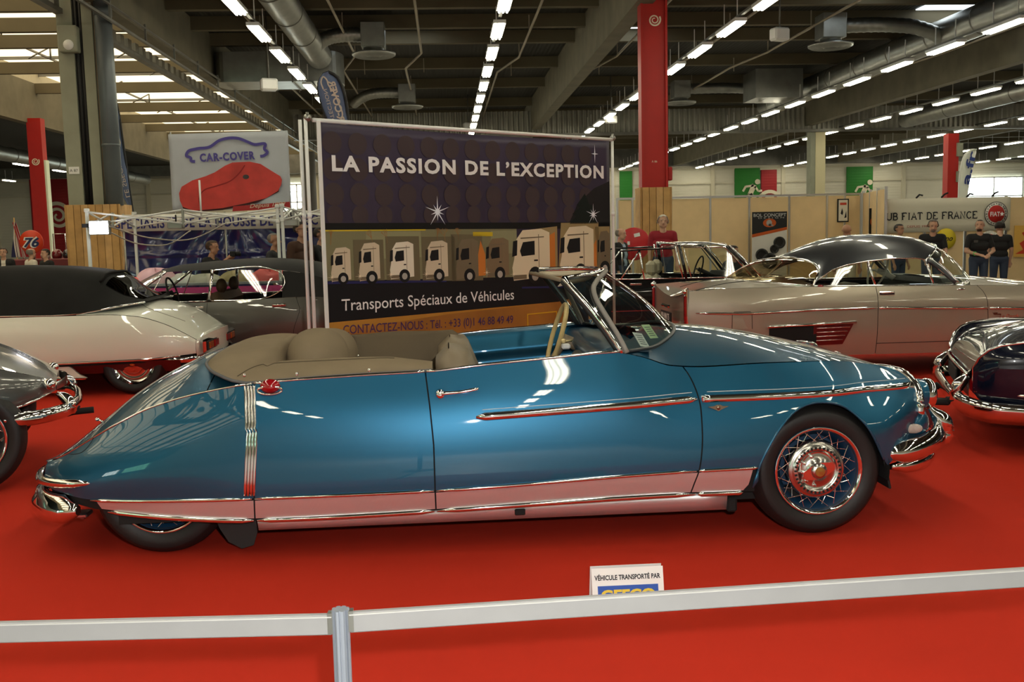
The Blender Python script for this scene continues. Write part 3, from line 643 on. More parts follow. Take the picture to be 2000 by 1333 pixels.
# tail panel
P = np.zeros((29, 9, 3))
for i in range(29):
    t = -1 + 2 * i / 28
    for j in range(9):
        v = j / 8; z = .275 + (.42 - .09 * (1 - t * t) - .275) * v; wd = np.interp(v, [0, .3, .6, 1], [.50, .505, .505, .46]); P[i, j] = (-1.97 - .125 * (1 - t * t) - .012 * math.sin(math.pi * v), wd * t, z)
MB().grid(P, flip=False).build('tail_panel', BLUE, HC)
Bx('boot_handle', (-2.105, 0, .30), (.03, .14, .03), CHROME, HC, bev=.008)
MB().tube([(-1.74, -.30, .575), (-1.77, -.30, .592)], .006, 6).ellipsoid((-1.775, -.30, .594), (.012, .012, .009), 10, 6).build('boot_lock', CHROME, HC)
# fuel flap line on the rear wing
xs = [(-1.84, .472), (-1.78, .484), (-1.73, .503), (-1.70, .54), (-1.69, .575)]
strip_on(sh, [tuple(p) for p in crv(xs, 14)], 0.0022, 'fuel_flap_gap', DARK, HC, sides=(1,), out=0.0)
# fluted chrome band behind the quarter panel
for s in (1, -1):
    t0 = None
    for k in range(4):
        pts = []
        for z in np.linspace(.318, .812, 22): x = gR(z) - 0.022 + (k - 1.5) * 0.0135 - 0.004 * (z - .57); pts.append((x, -s * (sh.at(x, z) + 0.003), z))
        MB().tube(pts, 0.0068, 8).build('chrome_flute', CHROME, HC)
# belt trim
for s in (1, -1):
    for a, b in ((-.895, -.116), (-.106, .80)):
        pts = [(x, -s * (sh.w('H', x) - 0.004), sh.z('H', x) + 0.005) for x in np.linspace(a, b, 24)]
        MB().tube(pts, 0.0075, 6).build('belt_trim', CHROME, HC)
    # inward lip of the cockpit edge
    P = [[(x, -s * (sh.w('H', x) - 0.002), sh.z('H', x)), (x, -s * (sh.w('H', x) - 0.035), sh.z('H', x) + 0.003), (x, -s * (sh.w('H', x) - 0.07), sh.z('H', x) - 0.012)] for x in np.linspace(-.9, .86, 26)]
    MB().grid(P, flip=s < 0).build('cockpit_lip', BLUE, HC)
    # inner door panel with pressed bands
    pr = [(0.072, -.012), (0.085, -.03), (.088, -.075), (.118, -.09), (.12, -.13), (.09, -.145), (.088, -.20), (.12, -.215), (.13, -.62)]
    P = [[(x, -s * (sh.w('H', x) - a), sh.z('H', x) + b) for a, b in pr] for x in np.linspace(-.9, .86, 16)]
    MB().grid(P, flip=s > 0).build('inner_door', BLUE, HC)
# side lamp and door handle, mouldings
for s in (1, -1):
    y = -s * sh.at(-.82, .795)
    MB().ellipsoid((-.822, y + s * .006, .806), (.048, .034, .034), 18, 10).build('side_lamp_lens', REDL, HC)
    MB().tube([(-.822 + .056 * math.cos(a), y - s * (.006 + .012 * abs(math.sin(a))), .79 + .018 * math.sin(a)) for a in np.linspace(0, 2 * math.pi, 20)[:-1]], .006, 6, closed=True).build('side_lamp_rim', CHROME, HC)
    z = .755; yh = lambda x: -s * (sh.at(x, .765) + .002)
    MB().tube([(-.045, yh(-.045), .752), (-.045, yh(-.045) - s * .028, .752)], [.024, .02], 16).ellipsoid((-.045, yh(-.045) - s * .028, .752), (.02, .008, .02), 14, 8).build('handle_button', CHROME, doors[0] if s > 0 else doors[1])
    pts = [(-.04 + .17 * u, yh(0) - s * (.03 - .006 * u), .757 + .016 * u - .004 * math.sin(math.pi * u)) for u in np.linspace(0, 1, 10)]
    MB().tube(pts, [.014, .0125, .0115, .0105, .010, .010, .010, .0105, .011, .008], 10, flat=.8).build('door_handle', CHROME, doors[0] if s > 0 else doors[1])
mz = lambda x: float(np.interp(x, [.115, 1.145, 2.24], [.643, .686, .690]))
for a, b in ((.115, 1.150), (1.172, 2.262)):
    strip_on(sh, seq(a, b, 26, mz), 0.0195, 'side_moulding', CHROME, HC, flat=.55, out=.003, taper=a < .5)
    strip_on(sh, seq(a + .03, b - .02, 26, lambda x: mz(x) + .031), 0.0016, 'pinstripe', mat('pale_pinstripe', (.6, .6, .6), .4), HC, flat=.5, out=.0, taper=False)
for s in (1, -1):
    # winged badge and moulding end cap
    yb = -s * (sh.at(1.245, .645) + .003)
    bd = [(-.05, .008), (-.02, .010), (-.008, .016), (.008, .016), (.02, .010), (.05, .008), (.02, -.004), (.0, -.014), (-.02, -.004)]
    MB().prism(bd, .006, M=Matrix.Translation((1.245, yb, .645)) @ Matrix.Rotation(math.pi / 2 * s, 4, 'X') @ Matrix.Diagonal((1, s, 1, 1))).ellipsoid((1.245, yb - s * .006, .647), (.009, .005, .010), 10, 6).build('winged_badge', mat('badge_bronze', (.4, .3, .22), .25, 1.0), HC)
    yb = -s * (sh.at(1.178, .688) + .012)
    Bx('moulding_cap', (1.178, yb, .688), (.016, .012, .024), CHROME, HC, bev=.004)
# door gap dark lines are real gaps; bonnet and cowl
wsx = lambda t: 1.205 - 0.385 * abs(t) ** 2.3
MB().grid(sh.top_panel(lambda t: wsx(t * 1.0) + 0.012, K(2.275), -.985, .985, nu=44, nt=41)).build('bonnet', BLUE, HC)
# cowl tray and dash under the glass
P = sh.top_panel(lambda t: wsx(t) - 0.20, lambda t: wsx(t) + 0.012, -.985, .985, nu=8, nt=29, z_off=-0.012)
MB().grid(P).build('cowl', BLUE, HC)
# windscreen
def wsg(t, v):
    """t -1..1 across, v 0..1 up"""
    b = Vector(sh.top(wsx(t) + .004, t * .985)); a = abs(t)
    tp = Vector((.835 - .262 * a ** 2.0, -.60 * t, 1.272 - .016 * a ** 2)); p = b.lerp(tp, v); p.x += .035 * math.sin(math.pi * v) * (1 - .6 * a)
    p.y *= 1 + .03 * math.sin(math.pi * v); return p
MB().grid([[tuple(wsg(-1 + 2 * i / 40, j / 14)) for j in range(15)] for i in range(41)], flip=True).build('windscreen', glass_mat('windscreen_glass', (.80, .86, .80), .10), HC)
for s in (1, -1):
    pts = [tuple(wsg(s * 1.0, v) + Vector((-.012, -s * .002, 0))) for v in np.linspace(0, 1, 14)]
    MB().tube(pts, .0155, 10, flat=.8).build('windscreen_pillar', CHROME, HC)
    MB().tube([tuple(wsg(s * .985, v) + Vector((-.035, s * .012, -.004))) for v in np.linspace(0, .97, 10)], .014, 8).build('pillar_seal', BLACKRUB, HC)
tv = [(1, 0.0), (.985, .22), (.965, .5), (.93, .70), (.86, .83), (.74, .905), (.5, .965), (0, .985), (-.5, .965), (-.74, .905), (-.86, .83), (-.93, .70), (-.965, .5), (-.985, .22), (-1, 0)]
MB().tube([tuple(p) for p in crv([tuple(wsg(a, b) + Vector((.012, 0, .0))) for a, b in tv], 70)], .0125, 8).build('windscreen_seal', GREYRUB, HC)
bp = [tuple(wsg(t, .01) + Vector((.004, 0, .004))) for t in np.linspace(-1, 1, 50)]
MB().tube(bp, .009, 6).build('windscreen_base_trim', mat('dark_trim', (.03, .035, .04), .35), HC)
# header bow: a broad chrome hoop with beige lining
P = []
for i in range(41):
    t = -1 + 2 * i / 40; c = wsg(t, 1.0); row = []
    for (dx, dz) in ((.014, -.004), (.010, .008), (-.004, .014), (-.022, .012), (-.030, .004), (-.024, -.006), (-.004, -.010)): row.append((c.x + dx * (1 - .25 * abs(t)), c.y, c.z + dz))
    P.append(row)
MB().grid(P, closed_v=True).build('header_bow', CHROME, HC)
MB().tube([(.545, -.585, 1.250), (.52, 0, 1.246), (.50, .55, 1.238)], [.011, .013, .011], 8).build('header_bar', LEATH, HC)
MB().grid([[(.795 - .235 * abs(t) ** 2 - .012 * k, -.585 * t, 1.258 - .014 * k - .014 * t * t) for k in range(3)] for t in np.linspace(-1, 1, 20)]).build('header_lining', mat('beige_lining', (.5, .43, .31), .7), HC, solid=.004)
MB().ellipsoid((.79, .05, 1.245), (.02, .035, .012), 10, 6).build('catch', CHROME, HC)
MB().ellipsoid((.80, .12, 1.00), (.018, .085, .04), 14, 8).tube([(.81, .12, 1.0), (.88, .10, 1.22)], .005, 6).build('mirror', CHROME, HC)
# stickers inside the glass
for k, (t, v, c) in enumerate([(.80, .14, (.72, .76, .78)), (.66, .19, (.50, .66, .42))]):
    o = wsg(t, v); ux = (wsg(t - .05, v) - wsg(t + .05, v)).normalized(); uy = (wsg(t, v + .1) - wsg(t, v - .1)).normalized(); n_ = ux.cross(uy); 
    st = MB().box((0, 0, 0), (.075, .085, .0015), M=plane_M(o - n_ * .008 if n_.y < 0 else o + n_ * .008, ux, uy) @ Matrix.Rotation(-.25, 4, 'Z')).build('windscreen_sticker', mat('sticker_%d' % k, c, .6), HC)
    ln = MB()
    for q in range(5): ln.box((0, .026 - .013 * q, .0012), (.05 - .006 * (q % 2), .004, .001), M=plane_M(o - n_ * .008 if n_.y < 0 else o + n_ * .008, ux, uy) @ Matrix.Rotation(-.25, 4, 'Z'))
    z = ln.build('print_lines', mat('ink', (.12, .14, .16), .6), st); z['kind'] = 'stuff'
# dashboard, steering wheel, controls
MB().grid([[(.72 + a, -.70 + 1.4 * i / 20, b) for a, b in ((.25, .90), (.10, .905), (.02, .89), (-.01, .84), (.03, .76), (.10, .70))] for i in range(21)]).build('dashboard', mat('dash_blue', (.012, .05, .10), .4, coat=.4), HC)
ctr_, th = Vector((.628, .36, .882)), 0.30
ring = [ctr_ + Vector((.185 * math.cos(a) * math.sin(th), .185 * math.sin(a), .185 * math.cos(a) * math.cos(th))) for a in np.linspace(0, 2 * math.pi, 49)[:-1]]
st = MB().tube(ring, [.0135 + (.0012 if i % 2 else 0) for i in range(48)], 10, closed=True).build('steering_wheel', mat('cream_wheel_rim', (.70, .52, .23), .4, bump=(95, .6, 'Z')), HC)
MB().tube([tuple(ctr_ + Vector((.06, 0, 0))), tuple(ctr_ + Vector((.0, 0, -.10))), tuple(ctr_ + Vector((-.052, 0, -.175)))], [.03, .022, .02], 10).build('spoke', LEATH, st)
MB().tube([tuple(ctr_ + Vector((.02, 0, -.02))), (.80, .36, .80)], .035, 12).build('column', LEATH, st)
MB().tube([(.70, .25, .86), (.64, .10, .875)], .006, 6).ellipsoid((.635, .09, .877), (.015, .015, .013), 10, 6).build('gear_lever', CREAMW, HC)
MB().box((.72, -.12, .80), (.10, .30, .07), bev=.02).build('dash_pod', mat('pod_dark', (.02, .022, .025), .4), HC)
MB().box((.66, .2, .835), (.05, .05, .03), bev=.008).build('switch', WHITEP, HC)
# seats
def seat(name, x, y, wd, zt, tilt=.28):
    M_ = Matrix.Translation((x, y, .42)) @ Matrix.Rotation(-tilt, 4, 'Y'); P = []; H_ = (zt - .42) / math.cos(tilt)
    for i in range(15):
        v = i / 14; row = []; hw = wd / 2 * (1 - .35 * max(0, v - .72) / .28 * (v - .5)) ; th_ = .125 * (1 - .28 * v); e = max(0, (v - .86) / .14); sc = math.sqrt(max(0, 1 - e * e)) * .96 + .04
        for k in range(20):
            a = 2 * math.pi * k / 20; c, s_ = math.cos(a), math.sin(a); row.append(M_ @ Vector((th_ * (abs(c) ** .7) * (1 if c > 0 else -1) * sc, hw * (abs(s_) ** .55) * (1 if s_ > 0 else -1) * (1 - .35 * e * e), v * H_)))
        P.append([tuple(p) for p in row])
    b = MB().grid(P, closed_v=True).build(name, LEATH, HC)
    MB().box((x + .26, y, .44), (.52, wd, .16), bev=.05).build('cushion', LEATH, b)
    return b
seat('front_seat', .155, -.39, .52, .925, .30); seat('front_seat', .155, .39, .52, .90, .30)
seat('rear_seat', -.70, 0, 1.15, .84, .3)
# canvas cover over the folded hood: a horseshoe around the rear of the cockpit, plus humps and drape
def ush(u, k):
    """u -1..1 along the horseshoe, outer (k=0) to inner (k=1)"""
    a = abs(u); s = 1 if u > 0 else -1
    if a > .45:
        q = (a - .45) / .55; xo = -.93 + .85 * q; yo = .765 + .0 * q; xi = -.84 + .76 * q; yi = .44 + .17 * q
    else:
        ang = a / .45 * math.pi / 2; xo = -.93 - .262 * math.cos(ang) ** .62; yo = .765 * math.sin(ang) ** .62; xi = -.84; yi = .44 * math.sin(ang) ** .9
    return xo + (xi - xo) * k, -s * (yo + (yi - yo) * k)
P = []
for i in range(81):
    u = -1 + i / 40; row = []; a = abs(u); base0 = None
    for j in range(15):
        k = j / 14; x, y = ush(u, k); xo, yo = ush(u, 0)
        base = sh.z('H', max(xo, -.93)) + .012 if a > .45 else float(np.interp(a / .45, [0, .5, .8, 1], [.898, .893, .862, .826]))
        hgt = .036 + .030 * (1 - a) ** .5 if a > .45 else .044
        if a > .86: hgt *= 1 - .5 * ((a - .86) / .14)
        z = base + hgt * math.sin(math.pi * min(1, k * .62 + .0)) ** .6 - .02 * (k > .98) + .006 * math.sin(9 * x + 14 * y) * k * (1 - k) * 2
        if k < .04: z = base - .008
        row.append((x, y, z))
    row.append((row[-1][0] + .01, row[-1][1], .66 if a > .45 else .86)); P.append(row)
hcov = MB().grid(P, flip=True).build('hood_cover', CANVAS, HC)
for path in ([(i, 9) for i in range(57, 76)], [(57, j) for j in range(1, 10)], [(23, j) for j in range(1, 10)], [(i, 9) for i in range(5, 24)]):
    MB().tube([(P[i][j][0], P[i][j][1], P[i][j][2] + .001) for i, j in path], .0022, 5).build('cover_seam', mat('seam_dark', (.07, .052, .03), .9), hcov)
def dome(c, r, name, rot=0, e=1.0, m_=CANVAS):
    P = []
    for i in range(12):
        v = i / 11; rr = math.cos(v * math.pi / 2) ** e; zz = math.sin(v * math.pi / 2) ** .85
        P.append([(c[0] + r[0] * rr * math.cos(2 * math.pi * k / 28) * math.cos(rot) - r[1] * rr * math.sin(2 * math.pi * k / 28) * math.sin(rot), c[1] + r[0] * rr * math.cos(2 * math.pi * k / 28) * math.sin(rot) + r[1] * rr * math.sin(2 * math.pi * k / 28) * math.cos(rot), c[2] + r[2] * zz) for k in range(28)])
    return MB().grid(P, closed_v=True).build(name, m_, HC)
dome((-.685, -.13, .80), (.165, .30, .205), 'cover_hump', 0, .75)
dome((-.685, .34, .80), (.165, .25, .16), 'cover_hump', 0, .75)
# drape hung across the far half of the cockpit
P = []
for i in range(31):
    u = i / 30; x = -.56 + .60 * u; top_ = .905 + .012 * math.sin(3 * u) + .012 * u; bot = top_ - .05 - .19 * math.sin(math.pi * min(1, u * 1.05 + .02)) ** .65
    P.append([(x + .015 * math.sin(6 * v + 5 * u), .44 - .10 * v + .03 * math.sin(7 * u + 2 * v) , top_ + (bot - top_) * v) for v in np.linspace(0, 1, 10)])
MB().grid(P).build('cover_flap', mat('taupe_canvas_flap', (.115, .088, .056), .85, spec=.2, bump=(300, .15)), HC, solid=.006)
Bx('well_panel', (-.25, .1, .60), (.9, 1.1, .04), mat('well_lining', (.10, .085, .06), .8), HC, bev=.01)
for x, z, y in ((-.94, .845, -.762), (-.70, .845, -.775), (-.37, .852, -.777), (-1.06, .85, -.66)): MB().ellipsoid((x, y - .004, z + .012), (.009, .007, .009), 10, 6).build('press_stud', CHROME, HC)
MB().ellipsoid((-.52, .335, .80), (.008, .006, .008), 8, 6).build('press_stud', CHROME, HC)
hp = [ush(-.0 + 1.0 * u, 0) for u in np.linspace(-1, 1, 70)]
MB().tube([(x, y, (sh.z('H', max(x, -.93)) + .006 if abs(u) > .45 else float(np.interp(abs(u) / .45, [0, .5, .8, 1], [.893, .888, .857, .821])))) for (x, y), u in zip(hp, np.linspace(-1, 1, 70))], .008, 6).build('cover_binding', mat('cover_binding', (.10, .10, .10), .6), HC)
# ---- front end: wing trims, headlamps, nose, bumper
for s in (1, -1):
    # chrome edging of the wing front
    pts = [(x, -s * (sh.w('H', x) + .003), sh.z('H', x) + .003) for x in (2.12, 2.19, 2.24, 2.272)] + [(2.286, -s * (sh.at(2.28, z) + .004), z) for z in (.685, .64, .60, .555)]
    MB().tube([tuple(p) for p in crv(pts, 26)], [.004 + .017 * min(1, i / 9) for i in range(26)], 10, flat=.8).build('wing_front_trim', CHROME, HC)
    A = Matrix.Translation((2.225, -s * .585, .632)) @ Matrix.Rotation(math.pi / 2, 4, 'Y')
    MB().lathe([(.078, 0), (.078, .06), (.076, .115), (.072, .14)], 32, M=A).build('headlamp_shell', BLUE, HC)
    hl = MB().lathe([(.074, .135), (.078, .150), (.075, .170), (.066, .178), (.063, .170)], 32, M=A).build('headlamp_rim', CHROME, HC)
    MB().lathe([(.064, .170), (.045, .186), (0, .192)], 24, M=A).build('headlamp_lens', glass_mat('lamp_glass', (.9, .9, .9), .25), hl)
    MB().lathe([(.063, .165), (.04, .11), (0, .09)], 24, M=A).build('reflector', CHROME, hl)
    # lower wing front, indicator
    P = []
    for i in range(12):
        u = i / 11; row = []
        for j in range(8):
            v = j / 7; x = 2.10 + .24 * u - .02 * v; z = (.40 + .03 * u) + (.60 - (.40 + .03 * u)) * v; row.append((x, -s * (.80 - .16 * u ** 1.6 - .01 * v), z))
        P.append(row)
    MB().grid(P, flip=s < 0).build('front_quarter', BLUE, HC, solid=.005)
    il = MB().ellipsoid((2.235, -s * .755, .492), (.045, .018, .024), 16, 8).build('indicator_lamp', mat('indicator_lens', (.62, .52, .46), .3, coat=.5, bump=(90, .6, 'X')), HC)
    # rounded valance under the headlamp
    MB().ellipsoid((2.27, -s * .60, .50), (.10, .13, .10), 20, 12).build('front_valance', BLUE, HC)
# nose between the headlamps
P = []
for i in range(25):
    t = -1 + i / 12; P.append([(2.265 + .21 * v ** .8 * (1 - .15 * t * t), .56 * t, .735 - .30 * v ** 1.4) for v in np.linspace(0, 1, 10)])
MB().grid(P, flip=True).build('nose', BLUE, HC)
# front bumper: upper blade, guard, lower blade
def bumper(path, prof, name, parent=HC, m_=CHROME, n=44):
    c = crv(path, n); P = []
    for i in range(n):
        d = c[min(i + 1, n - 1)] - c[max(i - 1, 0)]; d = Vector((d[0], d[1], 0)).normalized(); o_ = Vector((d.y, -d.x, 0)); e = min(1, min(i, n - 1 - i) / 3 + .35)
        P.append([(c[i][0] + o_.x * a * e, c[i][1] + o_.y * a * e, c[i][2] + b * e) for a, b in prof])
    mb = MB().grid(P, closed_v=True); k = len(prof); mb.f.append(tuple(range(k))); mb.sm.append(False); mb.mi.append(0); mb.f.append(tuple((n - 1) * k + q for q in range(k - 1, -1, -1))); mb.sm.append(False); mb.mi.append(0)
    return mb.build(name, m_, parent)
fb = [(2.06, -.80, .385), (2.20, -.785, .40), (2.36, -.68, .415), (2.47, -.50, .425), (2.53, -.25, .43), (2.545, 0, .43)]
fb = fb + [(x, -y, z) for x, y, z in fb[-2::-1]]
prof = [(.0, .055), (.025, .045), (.048, .015), (.05, -.02), (.03, -.05), (.0, -.06), (-.02, -.03), (-.02, .03)]
bumper(fb, prof, 'front_bumper')
fb2 = [(2.10, -.785, .315), (2.22, -.77, .315), (2.36, -.66, .32), (2.45, -.48, .325), (2.50, -.25, .33), (2.51, 0, .33)]; fb2 = fb2 + [(x, -y, z) for x, y, z in fb2[-2::-1]]
bumper(fb2, [(.0, .035), (.018, .02), (.02, -.015), (.0, -.035), (-.015, -.02), (-.015, .02)], 'lower_blade')
for s in (1, -1):
    pts = [(2.44, -s * .47, .55), (2.475, -s * .47, .51), (2.525, -s * .47, .46), (2.54, -s * .465, .42), (2.515, -s * .465, .365)]
    MB().tube([tuple(p) for p in crv(pts, 16)], [.012 + .035 * min(1, i / 7) for i in range(16)], 12).build('bumper_guard', CHROME, HC)
# rear bumper: slim upper bar, big lower roll
rb = [(-1.665, -.735, .372), (-1.80, -.70, .366), (-1.93, -.60, .356), (-2.025, -.42, .348), (-2.06, -.2, .340), (-2.065, 0, .335)]; rb = rb + [(x, -y, z) for x, y, z in rb[-2::-1]]
bumper([(x, y, z) for x, y, z in rb][::-1], [(.012, .018), (.022, 0), (.012, -.018), (-.02, -.02), (-.03, 0), (-.02, .018)], 'rear_trim_bar')
rb2 = [(-1.75, -.70, .235), (-1.88, -.63, .232), (-2.0, -.48, .228), (-2.06, -.25, .226), (-2.075, 0, .226)]; rb2 = rb2 + [(x, -y, z) for x, y, z in rb2[-2::-1]]
bumper(rb2[::-1], [(-.01, .075), (.022, .06), (.03, .035), (.045, .012), (.05, -.025), (.03, -.06), (-.01, -.068), (-.04, -.03), (-.04, .04)], 'rear_bumper')
for s in (1, -1): MB().box((-1.86, -s * .5, .165), (.18, .09, .022), bev=.006).tube([(-1.80, -s * .52, .16), (-1.80, -s * .52, .145)], .012, 8).build('exhaust_tip', ALU, HC)
# ================================================================== THE OTHER CARS
def roofshell(edge, centre, name, m_, parent, n=40, nt=25, p=2.6, px=2.0, trange=(-1, 1), rb=0.0):
    """roof between a side edge path (x,w,z) and the centre path (x,z)"""
    E = crv(edge, n); C_ = crv([(x, z) for x, z in centre], n); P = np.zeros((n, nt, 3))
    for i in range(n):
        for j in range(nt):
            t = trange[0] + (trange[1] - trange[0]) * j / (nt - 1); a = abs(t); wd = E[i][1] * t * (1 + .12 * (1 - a) * a)
            P[i, j] = (C_[i][0] + (E[i][0] - C_[i][0]) * a ** px + rb * math.sin(math.pi * a ** 1.6) * (1 - i / (n - 1)) ** 4, -wd, C_[i][1] - (C_[i][1] - E[i][2]) * a ** p)
    o = MB().grid(P).build(name, m_, parent); return o, P
def between(A, Bq, name, m_, parent, n=10, bulge=0.0, flip=False):
    """glass or panel between two curves with the same number of points"""
    A = np.asarray(A, float); Bq = np.asarray(Bq, float); P = np.zeros((len(A), n, 3))
    for j in range(n):
        v = j / (n - 1); P[:, j] = A * (1 - v) + Bq * v; P[:, j, 2] += bulge * math.sin(math.pi * v)
    return MB().grid(P, flip=flip).build(name, m_, parent)
def pipe(pts, r, name, m_, parent, n=8, k=None, flat=1.0):
    return MB().tube([tuple(p) for p in (crv(pts, k) if k else pts)], r, n, flat=flat).build(name, m_, parent)
def cut(sh_, parent, m_, names, xs, lo_, gap=0.003, nv=14, dens=10):
    """side panels between successive gap positions"""
    for nm, a, b in zip(names, xs[:-1], xs[1:]):
        fa = a if callable(a) else K(a); fb = b if callable(b) else K(b); k = max(6, int(abs(fb(.5) - fa(.5)) * dens) + 2)
        side_pair(sh_.side_panel(lambda z, f=fa: f(z) + gap, lambda z, f=fb: f(z) - gap, lo_, nu=k, nv=nv), nm, m_, parent)
def shell(sh_, parent, xa, xb, off=.014, lo_=None):
    P = np.zeros((30, 10, 3))
    for i, x in enumerate(np.linspace(xa, xb, 30)):
        zl = lo_(x) if lo_ else sh_.z('B', x) + .01
        for j in range(10): zz = zl + (sh_.z('H', x) - .015 - zl) * j / 9; P[i, j] = (x, -(sh_.at(x, zz) - off), zz)
    side_pair(P, 'inner_shell', DARK, parent)
def tailcap(sh_, x, parent, m_, bulge=.04, dirn=1, name='tail_panel'):
    s = sh_.sec(x, 16); P = np.zeros((21, 16, 3))
    for i in range(21):
        t = -1 + i / 10
        for j in range(16): P[i, j] = (x + dirn * bulge * (1 - t * t), -s[j][0] * t, s[j][1] + (sh_.z('C', x) - sh_.z('H', x)) * (1 - abs(t) ** sh_.cp) * (j / 15) ** 2)
    return MB().grid(P, flip=dirn < 0).build(name, m_, parent)
def chrome_handle(parent, x, y, z, l=.14, m_=CHROME):
    return MB().box((x, y - .008, z), (l, .012, .035), bev=.008).tube([(x - l * .42, y - .024, z + .006), (x + l * .42, y - .024, z + .006)], .007, 8).build('door_handle', m_, parent)
def ring_wheel(parent, x, z, y, r=.19, tilt=.3, m_=None):
    pts = [(x + r * math.cos(a) * math.sin(tilt), y + r * math.sin(a), z + r * math.cos(a) * math.cos(tilt)) for a in np.linspace(0, 2 * math.pi, 33)[:-1]]
    o = MB().tube(pts, .011, 8, closed=True).build('steering_wheel', m_ or BLACKRUB, parent)
    MB().tube([(x, y - r, z), (x + .03, y, z - .01), (x, y + r, z)], .012, 6).tube([(x, y, z), (x + .25 * (1 if tilt > 0 else -1), y, z - .12)], .03, 8).build('spoke', m_ or BLACKRUB, o); return o

# ---------------------------------------------------------------- champagne coupe with grey roof
CHAMP = car_paint('champagne_metallic', (0.43, 0.38, 0.30), 0.5, 0.34)
GUN = car_paint('gunmetal_roof', (0.055, 0.06, 0.068), 0.45, 0.3)
SC = thing('champagne_coupe', (0, 10.1, 0), 'champagne coupe with dark grey roof and tail fins behind the blue car', 'car')
s2 = Shape(B=[(2.28, .28, .70), (3.0, .25, .78), (4.5, .235, .80), (6.0, .24, .80), (6.75, .28, .74)], S=[(2.28, .40, .735), (3.0, .36, .815), (4.5, .35, .83), (6.0, .36, .83), (6.75, .40, .76)],
    Mx=[(2.28, .60, .76), (3.0, .58, .84), (4.5, .58, .85), (6.0, .58, .85), (6.75, .58, .78)],
    H=[(2.28, .885, .745), (2.74, .905, .765), (3.14, .905, .78), (3.55, .90, .79), (4.09, .888, .79), (4.92, .878, .785), (5.5, .86, .77), (6.2, .82, .75), (6.75, .74, .68)],
    C=[(2.28, .80, 0), (2.5, .87, 0), (2.86, .955, 0), (3.3, .965, 0), (4.9, .955, 0), (5.3, .94, 0), (5.73, .90, 0), (6.2, .83, 0), (6.75, .70, 0)], uz=.72, uw=.22, cp=1.7)
d1 = lambda z: 4.095; d2 = lambda z: float(np.interp(z, [.35, .55, .75, .85, .9], [5.185, 5.185, 5.17, 5.13, 5.07]))
rA = lambda x: max(s2.z('B', x), .53 if 2.95 < x < 3.85 - .0 else 0)
cut(s2, SC, CHAMP, ['rear_wing', 'door', 'front_wing'], [2.28, d1, d2, 6.75], lambda x: s2.z('B', x), dens=14)
shell(s2, SC, 2.3, 6.7)
# door lower gap line
for s in (1, -1): MB().tube([(4.095 + i * .109, -s * (s2.at(4.1 + i * .109, .345) + .0005), .345) for i in range(11)], .003, 4).build('door_gap', DARK, SC)
MB().grid(s2.top_panel(K(2.28), K(3.52), -.985, .985, nu=26, nt=25)).build('boot_lid', CHAMP, SC)
MB().grid(s2.top_panel(K(4.85), K(6.75), -.985, .985, nu=26, nt=25)).build('bonnet', CHAMP, SC)
MB().grid(s2.top_panel(K(3.5), K(4.86), -.985, -.87, nu=10, nt=3)).grid(s2.top_panel(K(3.5), K(4.86), .87, .985, nu=10, nt=3)).build('belt_panel', CHAMP, SC)
tailcap(s2, 2.28, SC, CHAMP, -.03 * -1, 1)
bt = np.array([(2.46, .44), (2.62, .46), (2.84, .46), (2.98, .40), (3.0, .30)])
for s in (1, -1):
    c = crv(bt, 16); MB().tube([tuple(np.array(s2.top(x, t * s)) + (0, 0, .002)) for x, t in c], .003, 4).build('boot_gap', DARK, SC)
E_ = [(3.50, .745, .915), (3.58, .725, .985), (3.70, .695, 1.055), (3.85, .675, 1.098), (4.05, .665, 1.128), (4.35, .66, 1.150), (4.55, .655, 1.148), (4.66, .655, 1.128)]
C_ = [(3.40, 1.17), (3.55, 1.225), (3.75, 1.295), (4.0, 1.357), (4.28, 1.383), (4.55, 1.372), (4.78, 1.338), (4.99, 1.262)]
ro, RP = roofshell(E_, C_, 'roof', GUN, SC, n=40, nt=29, p=3.0, rb=.17)
base = np.array([s2.top(2.87 + .60 * abs(t) ** 2.2, t * .95) for t in np.linspace(-1, 1, 29)])
between(base, RP[0], 'rear_window', glass_mat('amber_glass', (.80, .72, .55), .16), SC, bulge=.055)
pipe([tuple(p) for p in RP[0]], .012, 'rear_window_rim', CHROME, SC); pipe([tuple(p + np.array((0, 0, .004))) for p in base], .010, 'rear_window_base', CHROME, SC)
wb = np.array([s2.top(5.36 - .47 * abs(t) ** 2.2, t * .95) for t in np.linspace(-1, 1, 29)])
between(RP[-1], wb, 'windscreen', GLASS, SC, bulge=.03); pipe([tuple(p) for p in RP[-1]], .012, 'header_trim', CHROME, SC)
xx = np.linspace(3.56, 4.88, 40)
top_e = crv(E_, 60)
